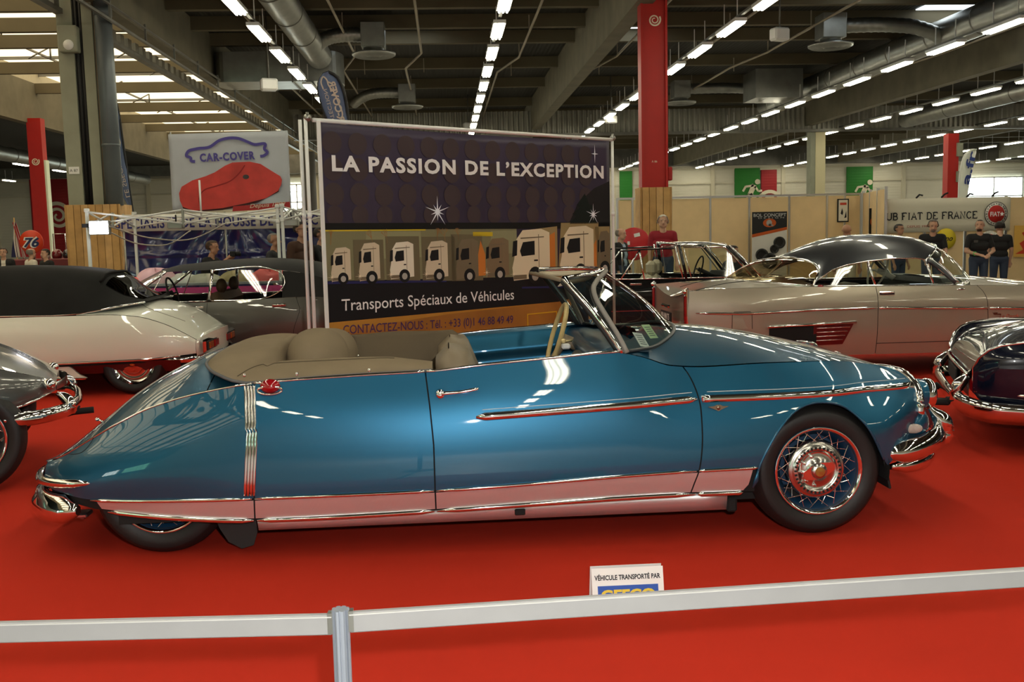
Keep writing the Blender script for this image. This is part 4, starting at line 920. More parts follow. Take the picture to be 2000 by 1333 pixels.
for s in (1, -1):
    zt = lambda x: float(np.interp(x, [q[0] for q in E_] + [4.90], [q[2] for q in E_] + [.905])); wt = lambda x: float(np.interp(x, [q[0] for q in E_] + [4.90], [q[1] for q in E_] + [.745]))
    A = [(x, -s * .755, s2.z('H', x) + .004) for x in xx]; Bq = [(x, -s * (wt(x) - .012), max(zt(x) - .008, s2.z('H', x) + .006)) for x in xx]
    between(A, Bq, 'side_window', GLASS, SC, flip=s < 0)
    pipe([(x, -s * (wt(x) + .002), zt(x)) for x in xx], .007, 'window_surround', CHROME, SC); pipe([(x, -s * .762, s2.z('H', x) + .006) for x in np.linspace(3.5, 4.9, 20)], .010, 'belt_trim', CHROME, SC)
    pipe([(4.105, -s * .758, .893), (4.065, -s * .668, 1.125)], .013, 'window_post', CHROME, SC); pipe([(4.685, -s * .752, .885), (4.645, -s * .66, 1.13)], .011, 'vent_post', CHROME, SC)
    pipe([(4.66, -s * .657, 1.130), (4.78, -s * .69, 1.03), (4.905, -s * .745, .90)], .020, 'screen_pillar', GUN, SC, k=10)
    pipe([(4.70, -s * .640, 1.14), (4.82, -s * .68, 1.04), (4.94, -s * .735, .90)], .014, 'screen_pillar_trim', CHROME, SC, k=10)
    MB().ellipsoid((5.02, -s * .745, .875), (.035, .022, .055), 14, 8).build('cowl_lamp', CHROME, SC)
    MB().ellipsoid((4.93, -s * .80, .842), (.05, .02, .012), 12, 6).build('mirror_foot', CHROME, SC)
    # tail lamp on the fin
    MB().box((2.262, -s * .735, .70), (.03, .055, .30), bev=.012).build('tail_lamp', REDL, SC); MB().box((2.275, -s * .745, .72), (.03, .045, .40), bev=.012).build('tail_lamp_trim', CHROME, SC)
    MB().ellipsoid((2.262, -s * .735, .885), (.03, .028, .022), 12, 6).build('fin_tip', CHROME, SC)
    MB().ellipsoid((3.56, -s * .775, .905), (.03, .016, .014), 12, 6).build('side_marker', REDL, SC)
    chrome_handle(SC, 4.19, -s * s2.at(4.19, .825), .825, .15)
    MB().box((2.78, -s * (s2.at(2.78, .60) + .0005), .60), (.18, .003, .16), bev=.001).build('fuel_flap', CHAMP, SC)
    MB().tube([(2.69, -s * (s2.at(2.69, .52) + .002), .52), (2.69, -s * (s2.at(2.69, .67) + .002), .67), (2.71, -s * (s2.at(2.7, .685) + .002), .685), (2.86, -s * (s2.at(2.86, .685) + .002), .685), (2.875, -s * (s2.at(2.87, .67) + .002), .67), (2.88, -s * (s2.at(2.88, .52) + .002), .52)], .0025, 4).build('flap_gap', DARK, SC)
    yb = -s * (s2.at(5.28, .60) + .004)
    MB().box((5.27, yb, .595), (.07, .006, .012), ry=.05).prism([(-.03, .01), (.03, .01), (0, -.016)], .004, M=Matrix.Translation((5.25, yb, .603)) @ Matrix.Rotation(math.pi / 2, 4, 'X')).build('winged_badge', mat('badge_bronze', (.4, .3, .22), .25, 1.0), SC)
    if s > 0: text('script_badge', 'Le Dandy', CHROME, SC, FRONT((5.29, -(s2.at(5.33, .56) + .006), .555)), .055, width=.20, shear=.35)
    # wheel opening panel with chrome top and chrome slats over painted red reflection
    arch_ = [(3.0, .53), (3.30, .545), (3.86, .548)]
    pipe([(3.02, -s * (s2.at(3.0, .53) + .012), .535), (3.5, -s * (s2.at(3.5, .54) + .012), .548), (3.88, -s * (s2.at(3.88, .55) + .012), .558)], .014, 'skirt_moulding', CHROME, SC)
    P = [[(3.04 + .46 * u, -s * (s2.at(3.04 + .46 * u, .535 - .24 * v * (1 - (2 * u - 1) ** 2 * .25)) + .003), .535 - .24 * v) for v in np.linspace(0, 1, 4)] for u in np.linspace(0, 1, 10)]
    MB().grid(P, flip=s > 0).build('wheel_opening_shade', DARK, SC)  # dark sheet on the body side stands in for shade inside the opening
    P = [[(3.47 + (.39 - .10 * v) * u, -s * (s2.at(3.47 + .39 * u, .54 - .2 * v) + .005), .540 - .20 * v + .008 * u) for v in np.linspace(0, 1, 4)] for u in np.linspace(0, 1, 8)]
    vent = MB().grid(P, flip=s > 0).build('skirt_vent', mat('vent_red_reflection', (.13, .008, .008), .35, coat=.5), SC)  # reflected red of the floor put into the vent's colour
    for q in range(4): pipe([(3.50, -s * (s2.at(3.5, .5 - q * .04) + .010), .508 - q * .040), (3.82 - q * .022, -s * (s2.at(3.8, .5 - q * .04) + .010), .514 - q * .040)], .006, 'vent_slat', CHROME, vent)
mz2 = lambda x: float(np.interp(x, [2.35, 2.8, 3.5, 4.1, 5.2, 6.7], [.700, .685, .705, .708, .675, .63])) - .02
strip_on(s2, seq(2.35, 4.085, 18, mz2), .012, 'side_moulding', CHROME, SC, flat=.6); strip_on(s2, seq(4.105, 5.175, 14, mz2), .012, 'side_moulding', CHROME, SC, flat=.6, taper=False); strip_on(s2, seq(5.195, 6.7, 14, mz2), .012, 'side_moulding', CHROME, SC, flat=.6, taper=False)
plate = Bx('number_plate', (2.225, -.05, .60), (.015, .46, .10), DARK, SC, bev=.004)
text('plate_number', '804 MM 75', WHITEB, plate, plane_M((2.214, .13, .572), (0, -1, 0), (0, 0, 1)), .085, width=.36, bold=.003)
sc_ = MB().box((2.225, -.05, .705), (.04, .34, .035), bev=.015).build('plate_lamp', CHROME, SC)
bumper([(2.45, -.80, .36), (2.26, -.74, .36), (2.16, -.4, .36), (2.14, 0, .36), (2.16, .4, .36), (2.26, .74, .36), (2.45, .80, .36)][::-1], [(.0, .06), (.03, .04), (.045, 0), (.03, -.04), (.0, -.06), (-.02, 0)], 'rear_bumper', SC)
for y in (-.34, .34):
    MB().box((4.35, y, .62), (.18, .5, .5), ry=-.25, bev=.06).box((4.6, y, .42), (.5, .5, .15), bev=.05).build('front_seat', mat('tan_leather', (.25, .17, .09), .6), SC)
MB().box((3.55, 0, .62), (.25, 1.2, .42), ry=-.3, bev=.06).build('rear_seat', mat('tan_leather', (.25, .17, .09), .6), SC)
ring_wheel(SC, 4.62, .99, .36, .20, .35, mat('ivory_wheel', (.62, .58, .46), .4))
MB().box((4.92, 0, .86), (.28, 1.3, .16), bev=.05).build('dashboard', mat('dash_dark', (.03, .03, .028), .5), SC)
MB().box((4.3, 0, .33), (3.2, 1.45, .06)).build('floor_pan', DARK, SC)
for x in (3.35, 6.05): wheel(SC, x, -.70, .32, .20, -1, False); wheel(SC, x, .70, .32, .20, 1, False)

# ---------------------------------------------------------------- white convertible with black soft top
WHT = car_paint('warm_white_paint', (0.72, 0.73, 0.63), 0.0, 0.35)
SOFT = mat('black_canvas_top', (0.010, 0.010, 0.010), 0.8, spec=0.2, bump=(200, .2), var=(3, .25))
WC = thing('white_convertible', (0, 10.6, 0), 'white convertible with raised black soft top, at the left', 'car')
s3 = Shape(B=[(-6.8, .30, .70), (-5.5, .29, .84), (-4.0, .29, .87), (-3.0, .30, .84), (-2.6, .32, .76), (-2.46, .34, .70)], S=[(-6.8, .36, .73), (-5.5, .34, .86), (-4.0, .34, .89), (-3.0, .35, .86), (-2.6, .37, .79), (-2.46, .38, .73)],
    Mx=[(-6.8, .50, .76), (-5.5, .52, .88), (-4.0, .52, .905), (-3.0, .52, .875), (-2.6, .48, .80), (-2.46, .45, .74)],
    H=[(-6.8, .62, .70), (-5.5, .74, .80), (-4.24, .785, .83), (-3.75, .785, .83), (-3.3, .785, .82), (-3.0, .76, .80), (-2.75, .68, .77), (-2.6, .60, .745), (-2.46, .51, .71)],
    C=[(-6.8, .66, 0), (-5.0, .86, 0), (-3.6, .90, 0), (-3.17, .885, 0), (-2.99, .86, 0), (-2.81, .805, 0), (-2.62, .70, 0), (-2.46, .565, 0)], uz=.6, uw=.3, cp=2.6)
cut(s3, WC, WHT, ['front_wing', 'door', 'rear_wing'], [-6.8, -5.6, -4.5, -2.46], lambda x: max(s3.z('S', x), .0), dens=14)
shell(s3, WC, -6.7, -2.5)
MB().grid(s3.top_panel(K(-3.55), lambda t: -2.46 + .10 * (1 - t * t), -.985, .985, nu=30, nt=29)).build('boot_lid', WHT, WC)
MB().grid(s3.top_panel(K(-6.8), K(-5.2), -.985, .985, nu=20, nt=21)).build('bonnet', WHT, WC)
for s in (1, -1):
    c = crv([(-2.62, .62), (-2.75, .70), (-2.95, .66), (-3.05, .5)], 12); MB().tube([tuple(np.array(s3.top(x, t * s)) + (0, 0, .001)) for x, t in c], .003, 4).build('boot_gap', mat('boot_gap_grey', (.15, .14, .12), .6), WC)
strip_on(s3, seq(-6.5, -2.6, 24, lambda x: s3.z('S', x) - .005), .012, 'sill_trim', CHROME, WC, flat=.6)
# sill and rear wheel opening: white flare in front of the wheel
for s in (1, -1):
    MB().prism([(-4.9, .33), (-3.70, .33), (-3.62, .29), (-3.55, .22), (-3.48, .185), (-4.9, .185)], .03, M=Matrix.Translation((0, -s * .83 + (.015 if s > 0 else .015), 0)) @ Matrix.Rotation(math.pi / 2, 4, 'X')).build('sill', WHT, WC)
    MB().box((-4.2, -s * .842, .178), (1.42, .02, .02), bev=.006).build('sill_moulding', CHROME, WC)
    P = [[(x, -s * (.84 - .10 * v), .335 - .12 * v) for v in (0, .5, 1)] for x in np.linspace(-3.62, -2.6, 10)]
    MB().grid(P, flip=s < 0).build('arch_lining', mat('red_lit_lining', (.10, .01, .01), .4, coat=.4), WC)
    wheel(WC, -3.06, -s * .70, .31, .20, -1 if s > 0 else 1, False, capcol=mat('cap_polished', (.75, .74, .72), .1, 1.0)); wheel(WC, -5.9, -s * .74, .31, .20, -1 if s > 0 else 1, False)
# tail lamp panel
tailcap(s3, -2.46, WC, WHT, .10, 1)
tp = MB().box((-2.405, 0, .44), (.05, 1.36, .13), bev=.02).build('tail_lamp_surround', CHROME, WC)
Bx('lamp_recess', (-2.376, 0, .44), (.012, 1.28, .09), DARK, tp)
for y in (-.5, -.28, .28, .5): Bx('tail_lamp', (-2.366, y, .44), (.014, .17, .07), REDL if abs(y) < .4 else mat('amber_lens', (.35, .08, .01), .2, coat=1), tp, bev=.005)
bumper([(-2.75, -.80, .33), (-2.52, -.74, .33), (-2.36, -.45, .33), (-2.33, 0, .33), (-2.36, .45, .33), (-2.52, .74, .33), (-2.75, .80, .33)], [(.0, .035), (.02, .02), (.03, 0), (.02, -.03), (.0, -.04), (-.02, 0)], 'rear_bumper', WC)
MB().ellipsoid((-2.60, -.25, .70), (.015, .015, .012), 10, 6).build('boot_lock', CHROME, WC)
# soft top
tH = lambda x: float(np.interp(x, [-5.2, -4.24, -3.75, -3.53, -3.34, -3.14, -2.98], [.80, .80, .795, .805, .835, .868, .885]))
P = []; XT = np.linspace(-5.3, -2.99, 44)
for x in XT:
    zc = float(pch([-5.3, -4.9, -4.45, -3.95, -3.65, -3.45, -3.36, -3.2, -2.99], [1.12, 1.22, 1.262, 1.245, 1.215, 1.178, 1.12, .985, .885], x)[0]); zh = tH(x); wb_ = float(np.interp(x, [-5.3, -3.6, -3.2, -2.99], [.80, .80, .74, .50])); row = []
    for j in range(33):
        a = -1 + j / 16; t = abs(a); z = zh + (zc - zh) * (1 - t ** 5.0); row.append((x, -wb_ * (a * (1 - .0)) * (1 - .20 * (1 - t ** 3) * 0 ) if t < .8 else -wb_ * a, z))
    P.append(row)
P = np.array(P)
for i in range(len(P)):                      # lean the sides inward towards the roof
    zc = P[i, :, 2].max(); zh = P[i, 0, 2]
    for j in range(33): P[i, j, 1] *= 1 - .20 * ((P[i, j, 2] - zh) / max(zc - zh, 1e-3)) ** 1.3 if zc - zh > .02 else 1
MB().grid(P).build('soft_top', SOFT, WC)
q = np.array([[P[i, j] for j in range(4, 29)] for i in range(36, 43)]); q[..., 2] += .006; q[..., 0] += .006
MB().grid(q).build('rear_window', glass_mat('dark_vinyl_window', (.03, .03, .03), .05), WC)
q = np.array([P[35, j] + np.array((.012, 0, .012)) for j in range(4, 29)]); MB().tube([tuple(p) for p in q], .014, 6).build('canvas_fold', SOFT, WC)
for s in (1, -1): pipe([(x, -s * (float(np.interp(x, [-5.3, -3.6, -3.2, -2.99], [.80, .80, .74, .50])) + .012), tH(x) - .004) for x in np.linspace(-5.2, -2.99, 26)], .010, 'hood_trim', CHROME, WC)
MB().box((-4.5, 0, .3), (4.0, 1.5, .05)).build('floor_pan', DARK, WC)

# ---------------------------------------------------------------- dark grey sedan with vinyl roof
GRY = car_paint('dark_grey_paint', (0.085, 0.084, 0.074), 0.45, 0.35)
VINYL = mat('black_vinyl', (0.008, 0.008, 0.008), 0.65, spec=0.3, bump=(150, .15))
GC = thing('grey_sedan', (0, 12.45, 0), 'dark grey four-door sedan with black vinyl roof behind the white car', 'car')
s4 = Shape(B=[(-6.0, .28, .72), (-5, .26, .84), (-2, .26, .85), (-.9, .30, .78), (-.55, .34, .70)], S=[(-6.0, .38, .75), (-5, .36, .86), (-2, .36, .87), (-.9, .38, .80), (-.55, .40, .72)],
    Mx=[(-6, .52, .77), (-5, .56, .87), (-2, .56, .88), (-.9, .54, .81), (-.55, .52, .73)], H=[(-6, .66, .70), (-5, .74, .79), (-3.6, .772, .81), (-2.7, .768, .82), (-2.1, .79, .82), (-1.7, .80, .81), (-.9, .74, .75), (-.55, .66, .68)],
    C=[(-6, .68, 0), (-5, .80, 0), (-3.6, .86, 0), (-1.5, .86, 0), (-.9, .76, 0), (-.55, .67, 0)], cp=2.4)
g1 = lambda z: -2.745; g2 = lambda z: float(np.interp(z, [.26, .45, .66, .80], [-1.80, -1.77, -1.69, -1.74])); g0 = lambda z: -3.72
cut(s4, GC, GRY, ['front_wing', 'front_door', 'rear_door', 'rear_wing'], [-6.0, g0, g1, g2, -.55], lambda x: s4.z('B', x), dens=10)
shell(s4, GC, -5.9, -.6)
MB().grid(s4.top_panel(K(-6), K(-3.55), -.985, .985, nu=18, nt=21)).build('bonnet', GRY, GC); MB().grid(s4.top_panel(K(-1.5), K(-.55), -.985, .985, nu=14, nt=21)).build('boot_lid', GRY, GC)
E4 = [(-3.24, .66, 1.118), (-2.95, .665, 1.128), (-2.5, .67, 1.135), (-2.1, .672, 1.128), (-1.85, .675, 1.10), (-1.62, .68, 1.06), (-1.42, .68, 1.0)]
C4 = [(-3.40, 1.135), (-3.28, 1.172), (-3.0, 1.205), (-2.5, 1.238), (-2.1, 1.238), (-1.75, 1.205), (-1.5, 1.15), (-1.38, 1.06)]
ro4, RP4 = roofshell(E4, C4, 'roof', VINYL, GC, p=3.2)
wb4 = np.array([s4.top(-3.92 + .28 * abs(t) ** 2, t * .95) for t in np.linspace(-1, 1, 25)])
between(wb4, RP4[0], 'windscreen', GLASS, GC, bulge=.02); pipe([tuple(p) for p in RP4[0]], .012, 'header_trim', CHROME, GC)
rb4 = np.array([s4.top(-1.0 - .25 * abs(t) ** 2, t * .92) for t in np.linspace(-1, 1, 25)])
between(RP4[-1], rb4, 'rear_window', TINT, GC, bulge=.03); pipe([tuple(p) for p in RP4[-1]], .014, 'rear_window_rim', CHROME, GC)
for s in (1, -1):
    ze = lambda x: float(np.interp(x, [-3.66, -3.24] + [q_[0] for q_ in E4[1:]], [.80, 1.118] + [q_[2] for q_ in E4[1:]])); we = lambda x: float(np.interp(x, [-3.66, -3.24], [.775, .66]))
    def pane(xs_, nm):
        A = [(x, -s * .785, s4.z('H', x) + .004) for x in xs_]; Bq = [(x, -s * (we(x) - .004), max(ze(x) - .012, s4.z('H', x) + .008)) for x in xs_]; between(A, Bq, nm, GLASS, GC, flip=s < 0)
    pane(np.linspace(-3.64, -2.76, 20), 'front_side_window')
    rx_ = np.linspace(-2.72, -1.86, 20)
    A = [(x, -s * .785, s4.z('H', x) + .004 if x < -2.05 else float(np.interp(x, [-2.05, -1.86], [s4.z('H', -2.05), .94]))) for x in rx_]; Bq = [(x, -s * .668, ze(x) - .012 if x < -1.95 else float(np.interp(x, [-1.95, -1.86], [ze(-1.95) - .012, .96]))) for x in rx_]
    between(A, Bq, 'rear_side_window', GLASS, GC, flip=s < 0)
    pipe([(-2.72, -s * .79, .78), (-2.3, -s * .79, .782), (-2.1, -s * .79, .795), (-1.9, -s * .785, .90), (-1.87, -s * .76, .955), (-1.93, -s * .70, 1.09), (-2.02, -s * .68, 1.125), (-2.72, -s * .678, 1.128)], .0065, 'window_surround', CHROME, GC, k=40)
    pipe([(-3.66, -s * .785, .785), (-2.76, -s * .79, .778)], .010, 'belt_trim', CHROME, GC); pipe([(-2.735, -s * .795, .775), (-2.70, -s * .68, 1.13)], .020, 'door_post', CHROME, GC, flat=.5)
    pipe([(-3.68, -s * .775, .80), (-3.45, -s * .715, .97), (-3.24, -s * .662, 1.12)], .018, 'screen_pillar', CHROME, GC); pipe([(-3.42, -s * .786, .785), (-3.27, -s * .69, 1.09)], .007, 'vent_post', CHROME, GC)
    # broad vinyl rear pillar
    P = [[(x, -s * (.80 + (.68 - .80) * v), s4.z('H', x) + .002 + (float(np.interp(x, [-1.86, -1.62, -1.42, -1.2], [1.10, 1.06, 1.0, .86])) - s4.z('H', x)) * v) for v in np.linspace(0, 1, 6)] for x in np.linspace(-1.90, -1.2, 12)]
    MB().grid(P, flip=s < 0).build('rear_pillar', VINYL, GC)
    chrome_handle(GC, -2.86, -s * s4.at(-2.86, .715), .715, .16); chrome_handle(GC, -1.93, -s * s4.at(-1.93, .70), .715, .16)
    Bx('pillar_badge', (-1.56, -s * .815, .755), (.13, .01, .03), CHROME, GC, bev=.004)
    for x in (-4.9, -1.35): wheel(GC, x, -s * .72, .32, .20, -1 if s > 0 else 1, False)
for x, nm in ((-2.75, 'front_seat'), (-1.85, 'rear_seat')): MB().box((x, 0, .62), (.2, 1.25, .5), ry=.25, bev=.07).build(nm, mat('brown_leather', (.10, .055, .03), .6), GC)
for y in (-.35, .35): MB().ellipsoid((-2.68, y, .93), (.06, .13, .09), 12, 8).build('headrest', mat('brown_leather', (.10, .055, .03), .6), GC)
ring_wheel(GC, -3.25, .87, -.36, .18, -.3, BLACKRUB)
MB().box((-3.0, 0, .3), (3.6, 1.5, .05)).build('floor_pan', DARK, GC)

# ---------------------------------------------------------------- black car with open rear roof
BLK = car_paint('black_paint', (0.004, 0.004, 0.005), 0.0, 0.25, 0.15)
BC = thing('black_car', (0, 13.85, 0), 'black car with open rear roof and beige headrests, behind the champagne coupe', 'car')
s5 = Shape(B=[(.9, .30, .74), (2.2, .26, .84), (4.5, .26, .84), (6.0, .30, .74)], S=[(.9, .40, .76), (2.2, .36, .86), (4.5, .36, .86), (6.0, .40, .76)], Mx=[(.9, .56, .78), (2.2, .56, .87), (4.5, .56, .87), (6, .54, .78)],
    H=[(.9, .74, .72), (1.8, .83, .79), (3.2, .825, .80), (4.1, .80, .79), (6, .66, .70)], C=[(.9, .76, 0), (1.8, .86, 0), (3.2, .86, 0), (4.1, .84, 0), (6, .68, 0)])
cut(s5, BC, BLK, ['rear_wing', 'rear_door', 'front_door', 'front_wing'], [.9, 2.27, 3.16, 4.12, 6.0], lambda x: s5.z('B', x), dens=9); shell(s5, BC, 1.0, 5.9)
MB().grid(s5.top_panel(K(.9), K(2.0), -.985, .985, nu=12, nt=17)).build('boot_lid', BLK, BC); MB().grid(s5.top_panel(K(4.05), K(6.0), -.985, .985, nu=16, nt=17)).build('bonnet', BLK, BC)
strip_on(s5, seq(1.2, 5.8, 16, lambda x: .42), .006, 'red_coachline', REDLINE, BC, flat=.5)
E5 = [(3.13, .665, 1.265), (3.4, .665, 1.268), (3.6, .66, 1.258), (3.73, .655, 1.232)]; C5 = [(2.98, 1.297), (3.3, 1.31), (3.6, 1.30), (3.85, 1.262)]
ro5, RP5 = roofshell(E5, C5, 'front_roof', BLK, BC, n=20, nt=21, p=3)
pipe([tuple(p) for p in RP5[0]], .016, 'roof_hoop', CHROME, BC); pipe([tuple(p) for p in RP5[-1]], .012, 'header_trim', CHROME, BC)
wb5 = np.array([s5.top(4.38 - .30 * abs(t) ** 2, t * .95) for t in np.linspace(-1, 1, 21)]); between(RP5[-1], wb5, 'windscreen', GLASS, BC, bulge=.02)
for s in (1, -1):
    xs_ = np.linspace(3.22, 4.05, 16); zt = lambda x: float(np.interp(x, [3.2, 3.72, 4.06], [1.235, 1.225, .86]))
    between([(x, -s * .79, .83) for x in xs_], [(x, -s * float(np.interp(x, [3.2, 3.72, 4.06], [.66, .66, .775])), max(zt(x), .84)) for x in xs_], 'front_side_window', GLASS, BC, flip=s < 0)
    pipe([(3.23, -s * .795, .83), (3.16, -s * .665, 1.235), (3.72, -s * .66, 1.228), (4.05, -s * .785, .83)], .010, 'window_surround', CHROME, BC); pipe([(3.17, -s * .80, .82), (3.10, -s * .67, 1.27)], .026, 'door_post', BLK, BC, flat=.6); pipe([(3.12, -s * .80, .82), (3.045, -s * .675, 1.27)], .010, 'door_post_trim', CHROME, BC)
    pipe([(3.75, -s * .655, 1.24), (3.95, -s * .72, 1.03), (4.12, -s * .785, .82)], .020, 'screen_pillar', BLK, BC); pipe([(3.79, -s * .645, 1.25), (3.99, -s * .71, 1.04), (4.17, -s * .775, .83)], .011, 'screen_pillar_trim', CHROME, BC)
    between([(2.30, -s * .795, .84), (2.6, -s * .795, .835), (3.06, -s * .795, .832)], [(2.34, -s * .69, 1.20), (2.6, -s * .675, 1.215), (3.0, -s * .672, 1.225)], 'rear_side_window', GLASS, BC, flip=s < 0)
    pipe([(2.30, -s * .70, 1.205), (2.6, -s * .68, 1.22), (3.03, -s * .676, 1.228)], .012, 'window_frame', BLK, BC)
    pipe([(2.29, -s * .80, .838), (2.56, -s * .685, 1.205)], .010, 'quarter_post', CHROME, BC); pipe([(2.60, -s * .80, .835), (2.565, -s * .68, 1.21)], .010, 'window_divider', CHROME, BC); pipe([(2.1, -s * .80, .838), (4.05, -s * .80, .828)], .008, 'belt_trim', CHROME, BC)
    chrome_handle(BC, 2.48, -s * s5.at(2.48, .77), .77, .16); chrome_handle(BC, 3.36, -s * s5.at(3.36, .765), .765, .16)
    for x in (1.6, 4.9): wheel(BC, x, -s * .72, .32, .20, -1 if s > 0 else 1, False)
BEI = mat('beige_headrest', (.48, .42, .30), .6)
for x, y in ((2.80, -.30), (3.0, .30)): MB().box((x, y, .955), (.13, .26, .20), bev=.05).build('headrest', BEI, BC); MB().box((x - .02, y, .62), (.16, .5, .5), ry=-.2, bev=.06).build('front_seat', BEI, BC)
ring_wheel(BC, 3.62, .90, .36, .19, .3, BLACKRUB); MB().box((3.95, 0, .80), (.25, 1.3, .14), bev=.05).build('dashboard', DARK, BC); MB().box((3.2, 0, .3), (3.6, 1.5, .05)).build('floor_pan', DARK, BC)

# ---------------------------------------------------------------- silver-grey car, rear end at the left edge
SIL = car_paint('silver_grey_paint', (0.115, 0.118, 0.115), 0.55, 0.3)
LC = thing('silver_saloon', (-.44, 7.632, 0), 'silver-grey car whose rounded rear end enters at the left edge', 'car', rz=.34)
s6 = Shape(B=[(-5.2, .25, .80), (-3.2, .30, .80), (-2.78, .44, .77), (-2.5, .50, .62), (-2.38, .53, .46), (-2.33, .545, .34)], S=[(-5.2, .36, .83), (-3.2, .37, .83), (-2.78, .48, .79), (-2.5, .53, .64), (-2.38, .548, .47), (-2.33, .555, .345)], Mx=[(-5.2, .56, .87), (-3.2, .56, .85), (-2.78, .57, .79), (-2.5, .575, .64), (-2.38, .572, .47), (-2.33, .57, .345)],
    H=[(-5.2, .84, .78), (-3.4, .84, .75), (-2.9, .80, .70), (-2.65, .735, .63), (-2.45, .66, .50), (-2.38, .625, .41), (-2.33, .592, .32)], C=[(-5.2, .98, 0), (-3.4, .98, 0), (-2.9, .90, 0), (-2.65, .81, 0), (-2.45, .695, 0), (-2.38, .65, 0), (-2.33, .60, 0)], cp=2.2)
lo6 = lambda x: s6.z('B', x)
cut(s6, LC, SIL, ['door', 'rear_wing'], [-5.2, -3.6, -2.33], lo6, dens=18); shell(s6, LC, -5.1, -2.35)
MB().grid(s6.top_panel(K(-5.2), K(-2.33), -.985, .985, nu=40, nt=25)).build('boot_lid', SIL, LC); tailcap(s6, -2.33, LC, SIL, .06, 1)
strip_on(s6, seq(-3.3, -2.37, 16, lambda x: s6.z('B', x) + .006), .008, 'wing_edge_trim', CHROME, LC)
for s in (1, -1): wheel(LC, -2.83, -s * .66, .33, .215, -1 if s > 0 else 1, True, rimcol=mat('grey_rim', (.2, .2, .2), .3, .8)); MB().ellipsoid((-2.37, -s * .48, .60), (.04, .06, .035), 12, 8).build('tail_lamp', CHROME, LC)
bumper([(-2.62, -.74, .435), (-2.45, -.70, .435), (-2.30, -.55, .438), (-2.235, -.3, .44), (-2.22, 0, .44), (-2.235, .3, .44), (-2.30, .55, .438), (-2.45, .70, .435), (-2.62, .74, .435)], [(.0, .04), (.025, .03), (.035, 0), (.028, -.035), (.0, -.05), (-.02, 0)], 'rear_bumper', LC)
for s in (1, -1): MB().tube([tuple(p) for p in crv([(-2.33, -s * .48, .54), (-2.285, -s * .49, .51), (-2.255, -s * .50, .465), (-2.26, -s * .50, .41)], 10)], [.012, .02, .028, .033, .036, .038, .038, .038, .036, .03], 12).build('bumper_guard', CHROME, LC)
MB().tube([(-2.9, 0, .26), (-2.45, -.02, .30), (-2.25, -.05, .345), (-2.12, -.06, .35)], .022, 8).build('tow_bar', DARK, LC); MB().box((-3.4, 0, .32), (1.2, 1.1, .12)).build('floor_pan', DARK, LC)

# ---------------------------------------------------------------- dark blue car, rear end at the right edge, turned
NAV = car_paint('midnight_blue_paint', (0.004, 0.006, 0.016), 0.0, 0.2, 0.15)
DC = thing('midnight_blue_car', (3.62, 6.78, 0), 'midnight blue car with chrome-edged fins entering at the right edge', 'car', rz=-.38)
s7 = Shape(B=[(-.02, .40, .72), (.06, .34, .78), (.4, .30, .82), (1.4, .26, .84), (3.6, .30, .80)], S=[(-.02, .42, .725), (.06, .38, .79), (.4, .36, .835), (1.4, .36, .855), (3.6, .38, .82)], Mx=[(-.02, .48, .73), (.06, .50, .80), (.4, .52, .845), (1.4, .54, .865), (3.6, .54, .82)],
    H=[(-.02, .56, .70), (.03, .64, .755), (.09, .69, .775), (.2, .715, .785), (.6, .74, .79), (1.6, .78, .79), (3.6, .80, .76)], C=[(-.02, .49, 0), (.03, .57, 0), (.10, .65, 0), (.2, .715, 0), (.45, .79, 0), (.9, .845, 0), (1.6, .88, 0), (3.6, .87, 0)], cp=1.15, uz=.7, uw=.2)
cut(s7, DC, NAV, ['rear_wing', 'door'], [-.02, 1.5, 3.6], lambda x: max(s7.z('B', x), .0), dens=20); shell(s7, DC, .02, 3.5)
P = []
for i, x in enumerate(-.02 + 3.62 * np.linspace(0, 1, 56) ** 2.2):
    row = []
    for j in range(29):
        t = -1 + j / 14; a = abs(t); zc, zh, wh = s7.z('C', x), s7.z('H', x), s7.w('H', x); dip = min(zh, zc) - .05
        z = zc - (zc - (zh - .05)) * min(1, a / .82) ** 2.2 if a < .82 else (zh - .05) + .05 * ((a - .82) / .18) ** 1.5
        row.append((x, -wh * t, z))
    P.append(row)
MB().grid(P).build('boot_lid', NAV, DC)
for s in (1, -1):
    pts = [(.0, -s * .73, .40), (-.012, -s * .725, .48), (-.01, -s * .71, .56), (.03, -s * .757, .642), (.09, -s * .777, .692), (.2, -s * .787, .718), (.6, -s * .792, .743), (1.6, -s * .792, .783), (3.6, -s * .762, .803)]
    pipe(pts, .010, 'fin_trim', CHROME, DC, k=50)
    strip_on(s7, [(x, z) for x, z in seq(.0, 3.5, 14, lambda x: float(np.interp(x, [0, .3, 1.2, 3.5], [.405, .395, .385, .38])))], .010, 'wing_moulding', CHROME, DC, sides=(s,))
    wheel(DC, .98, -s * .70, .32, .205, -1 if s > 0 else 1, False)
    c = crv([(.50, .60), (.44, .60), (.425, .58), (.42, .50), (.43, .465), (.47, .455), (.9, .455)], 24)
    MB().tube([(x, -s * (s7.at(x, z) + .001), z) for x, z in c], .003, 4).build('fuel_flap_gap', mat('gap_grey', (.03, .03, .035), .5), DC)
    MB().ellipsoid((.455, -s * (s7.at(.455, .56) + .003), .565), (.010, .006, .010), 10, 6).build('flap_lock', CHROME, DC)
    MB().tube([tuple(p) for p in crv([(.02, -s * .60, .53), (-.05, -s * .61, .47), (-.10, -s * .61, .40), (-.10, -s * .61, .33)], 12)], [.012 + .028 * min(1, i / 6) for i in range(12)], 12).build('bumper_guard', CHROME, DC)
    MB().box((.0, -s * .55, .44), (.03, .10, .12), bev=.012).build('tail_lamp', REDL, DC)
P = [[(-.03 - .015 * (1 - (t) ** 2), -.66 * t, z) for z in np.linspace(.36, .49, 6)] for t in np.linspace(-1, 1, 15)]
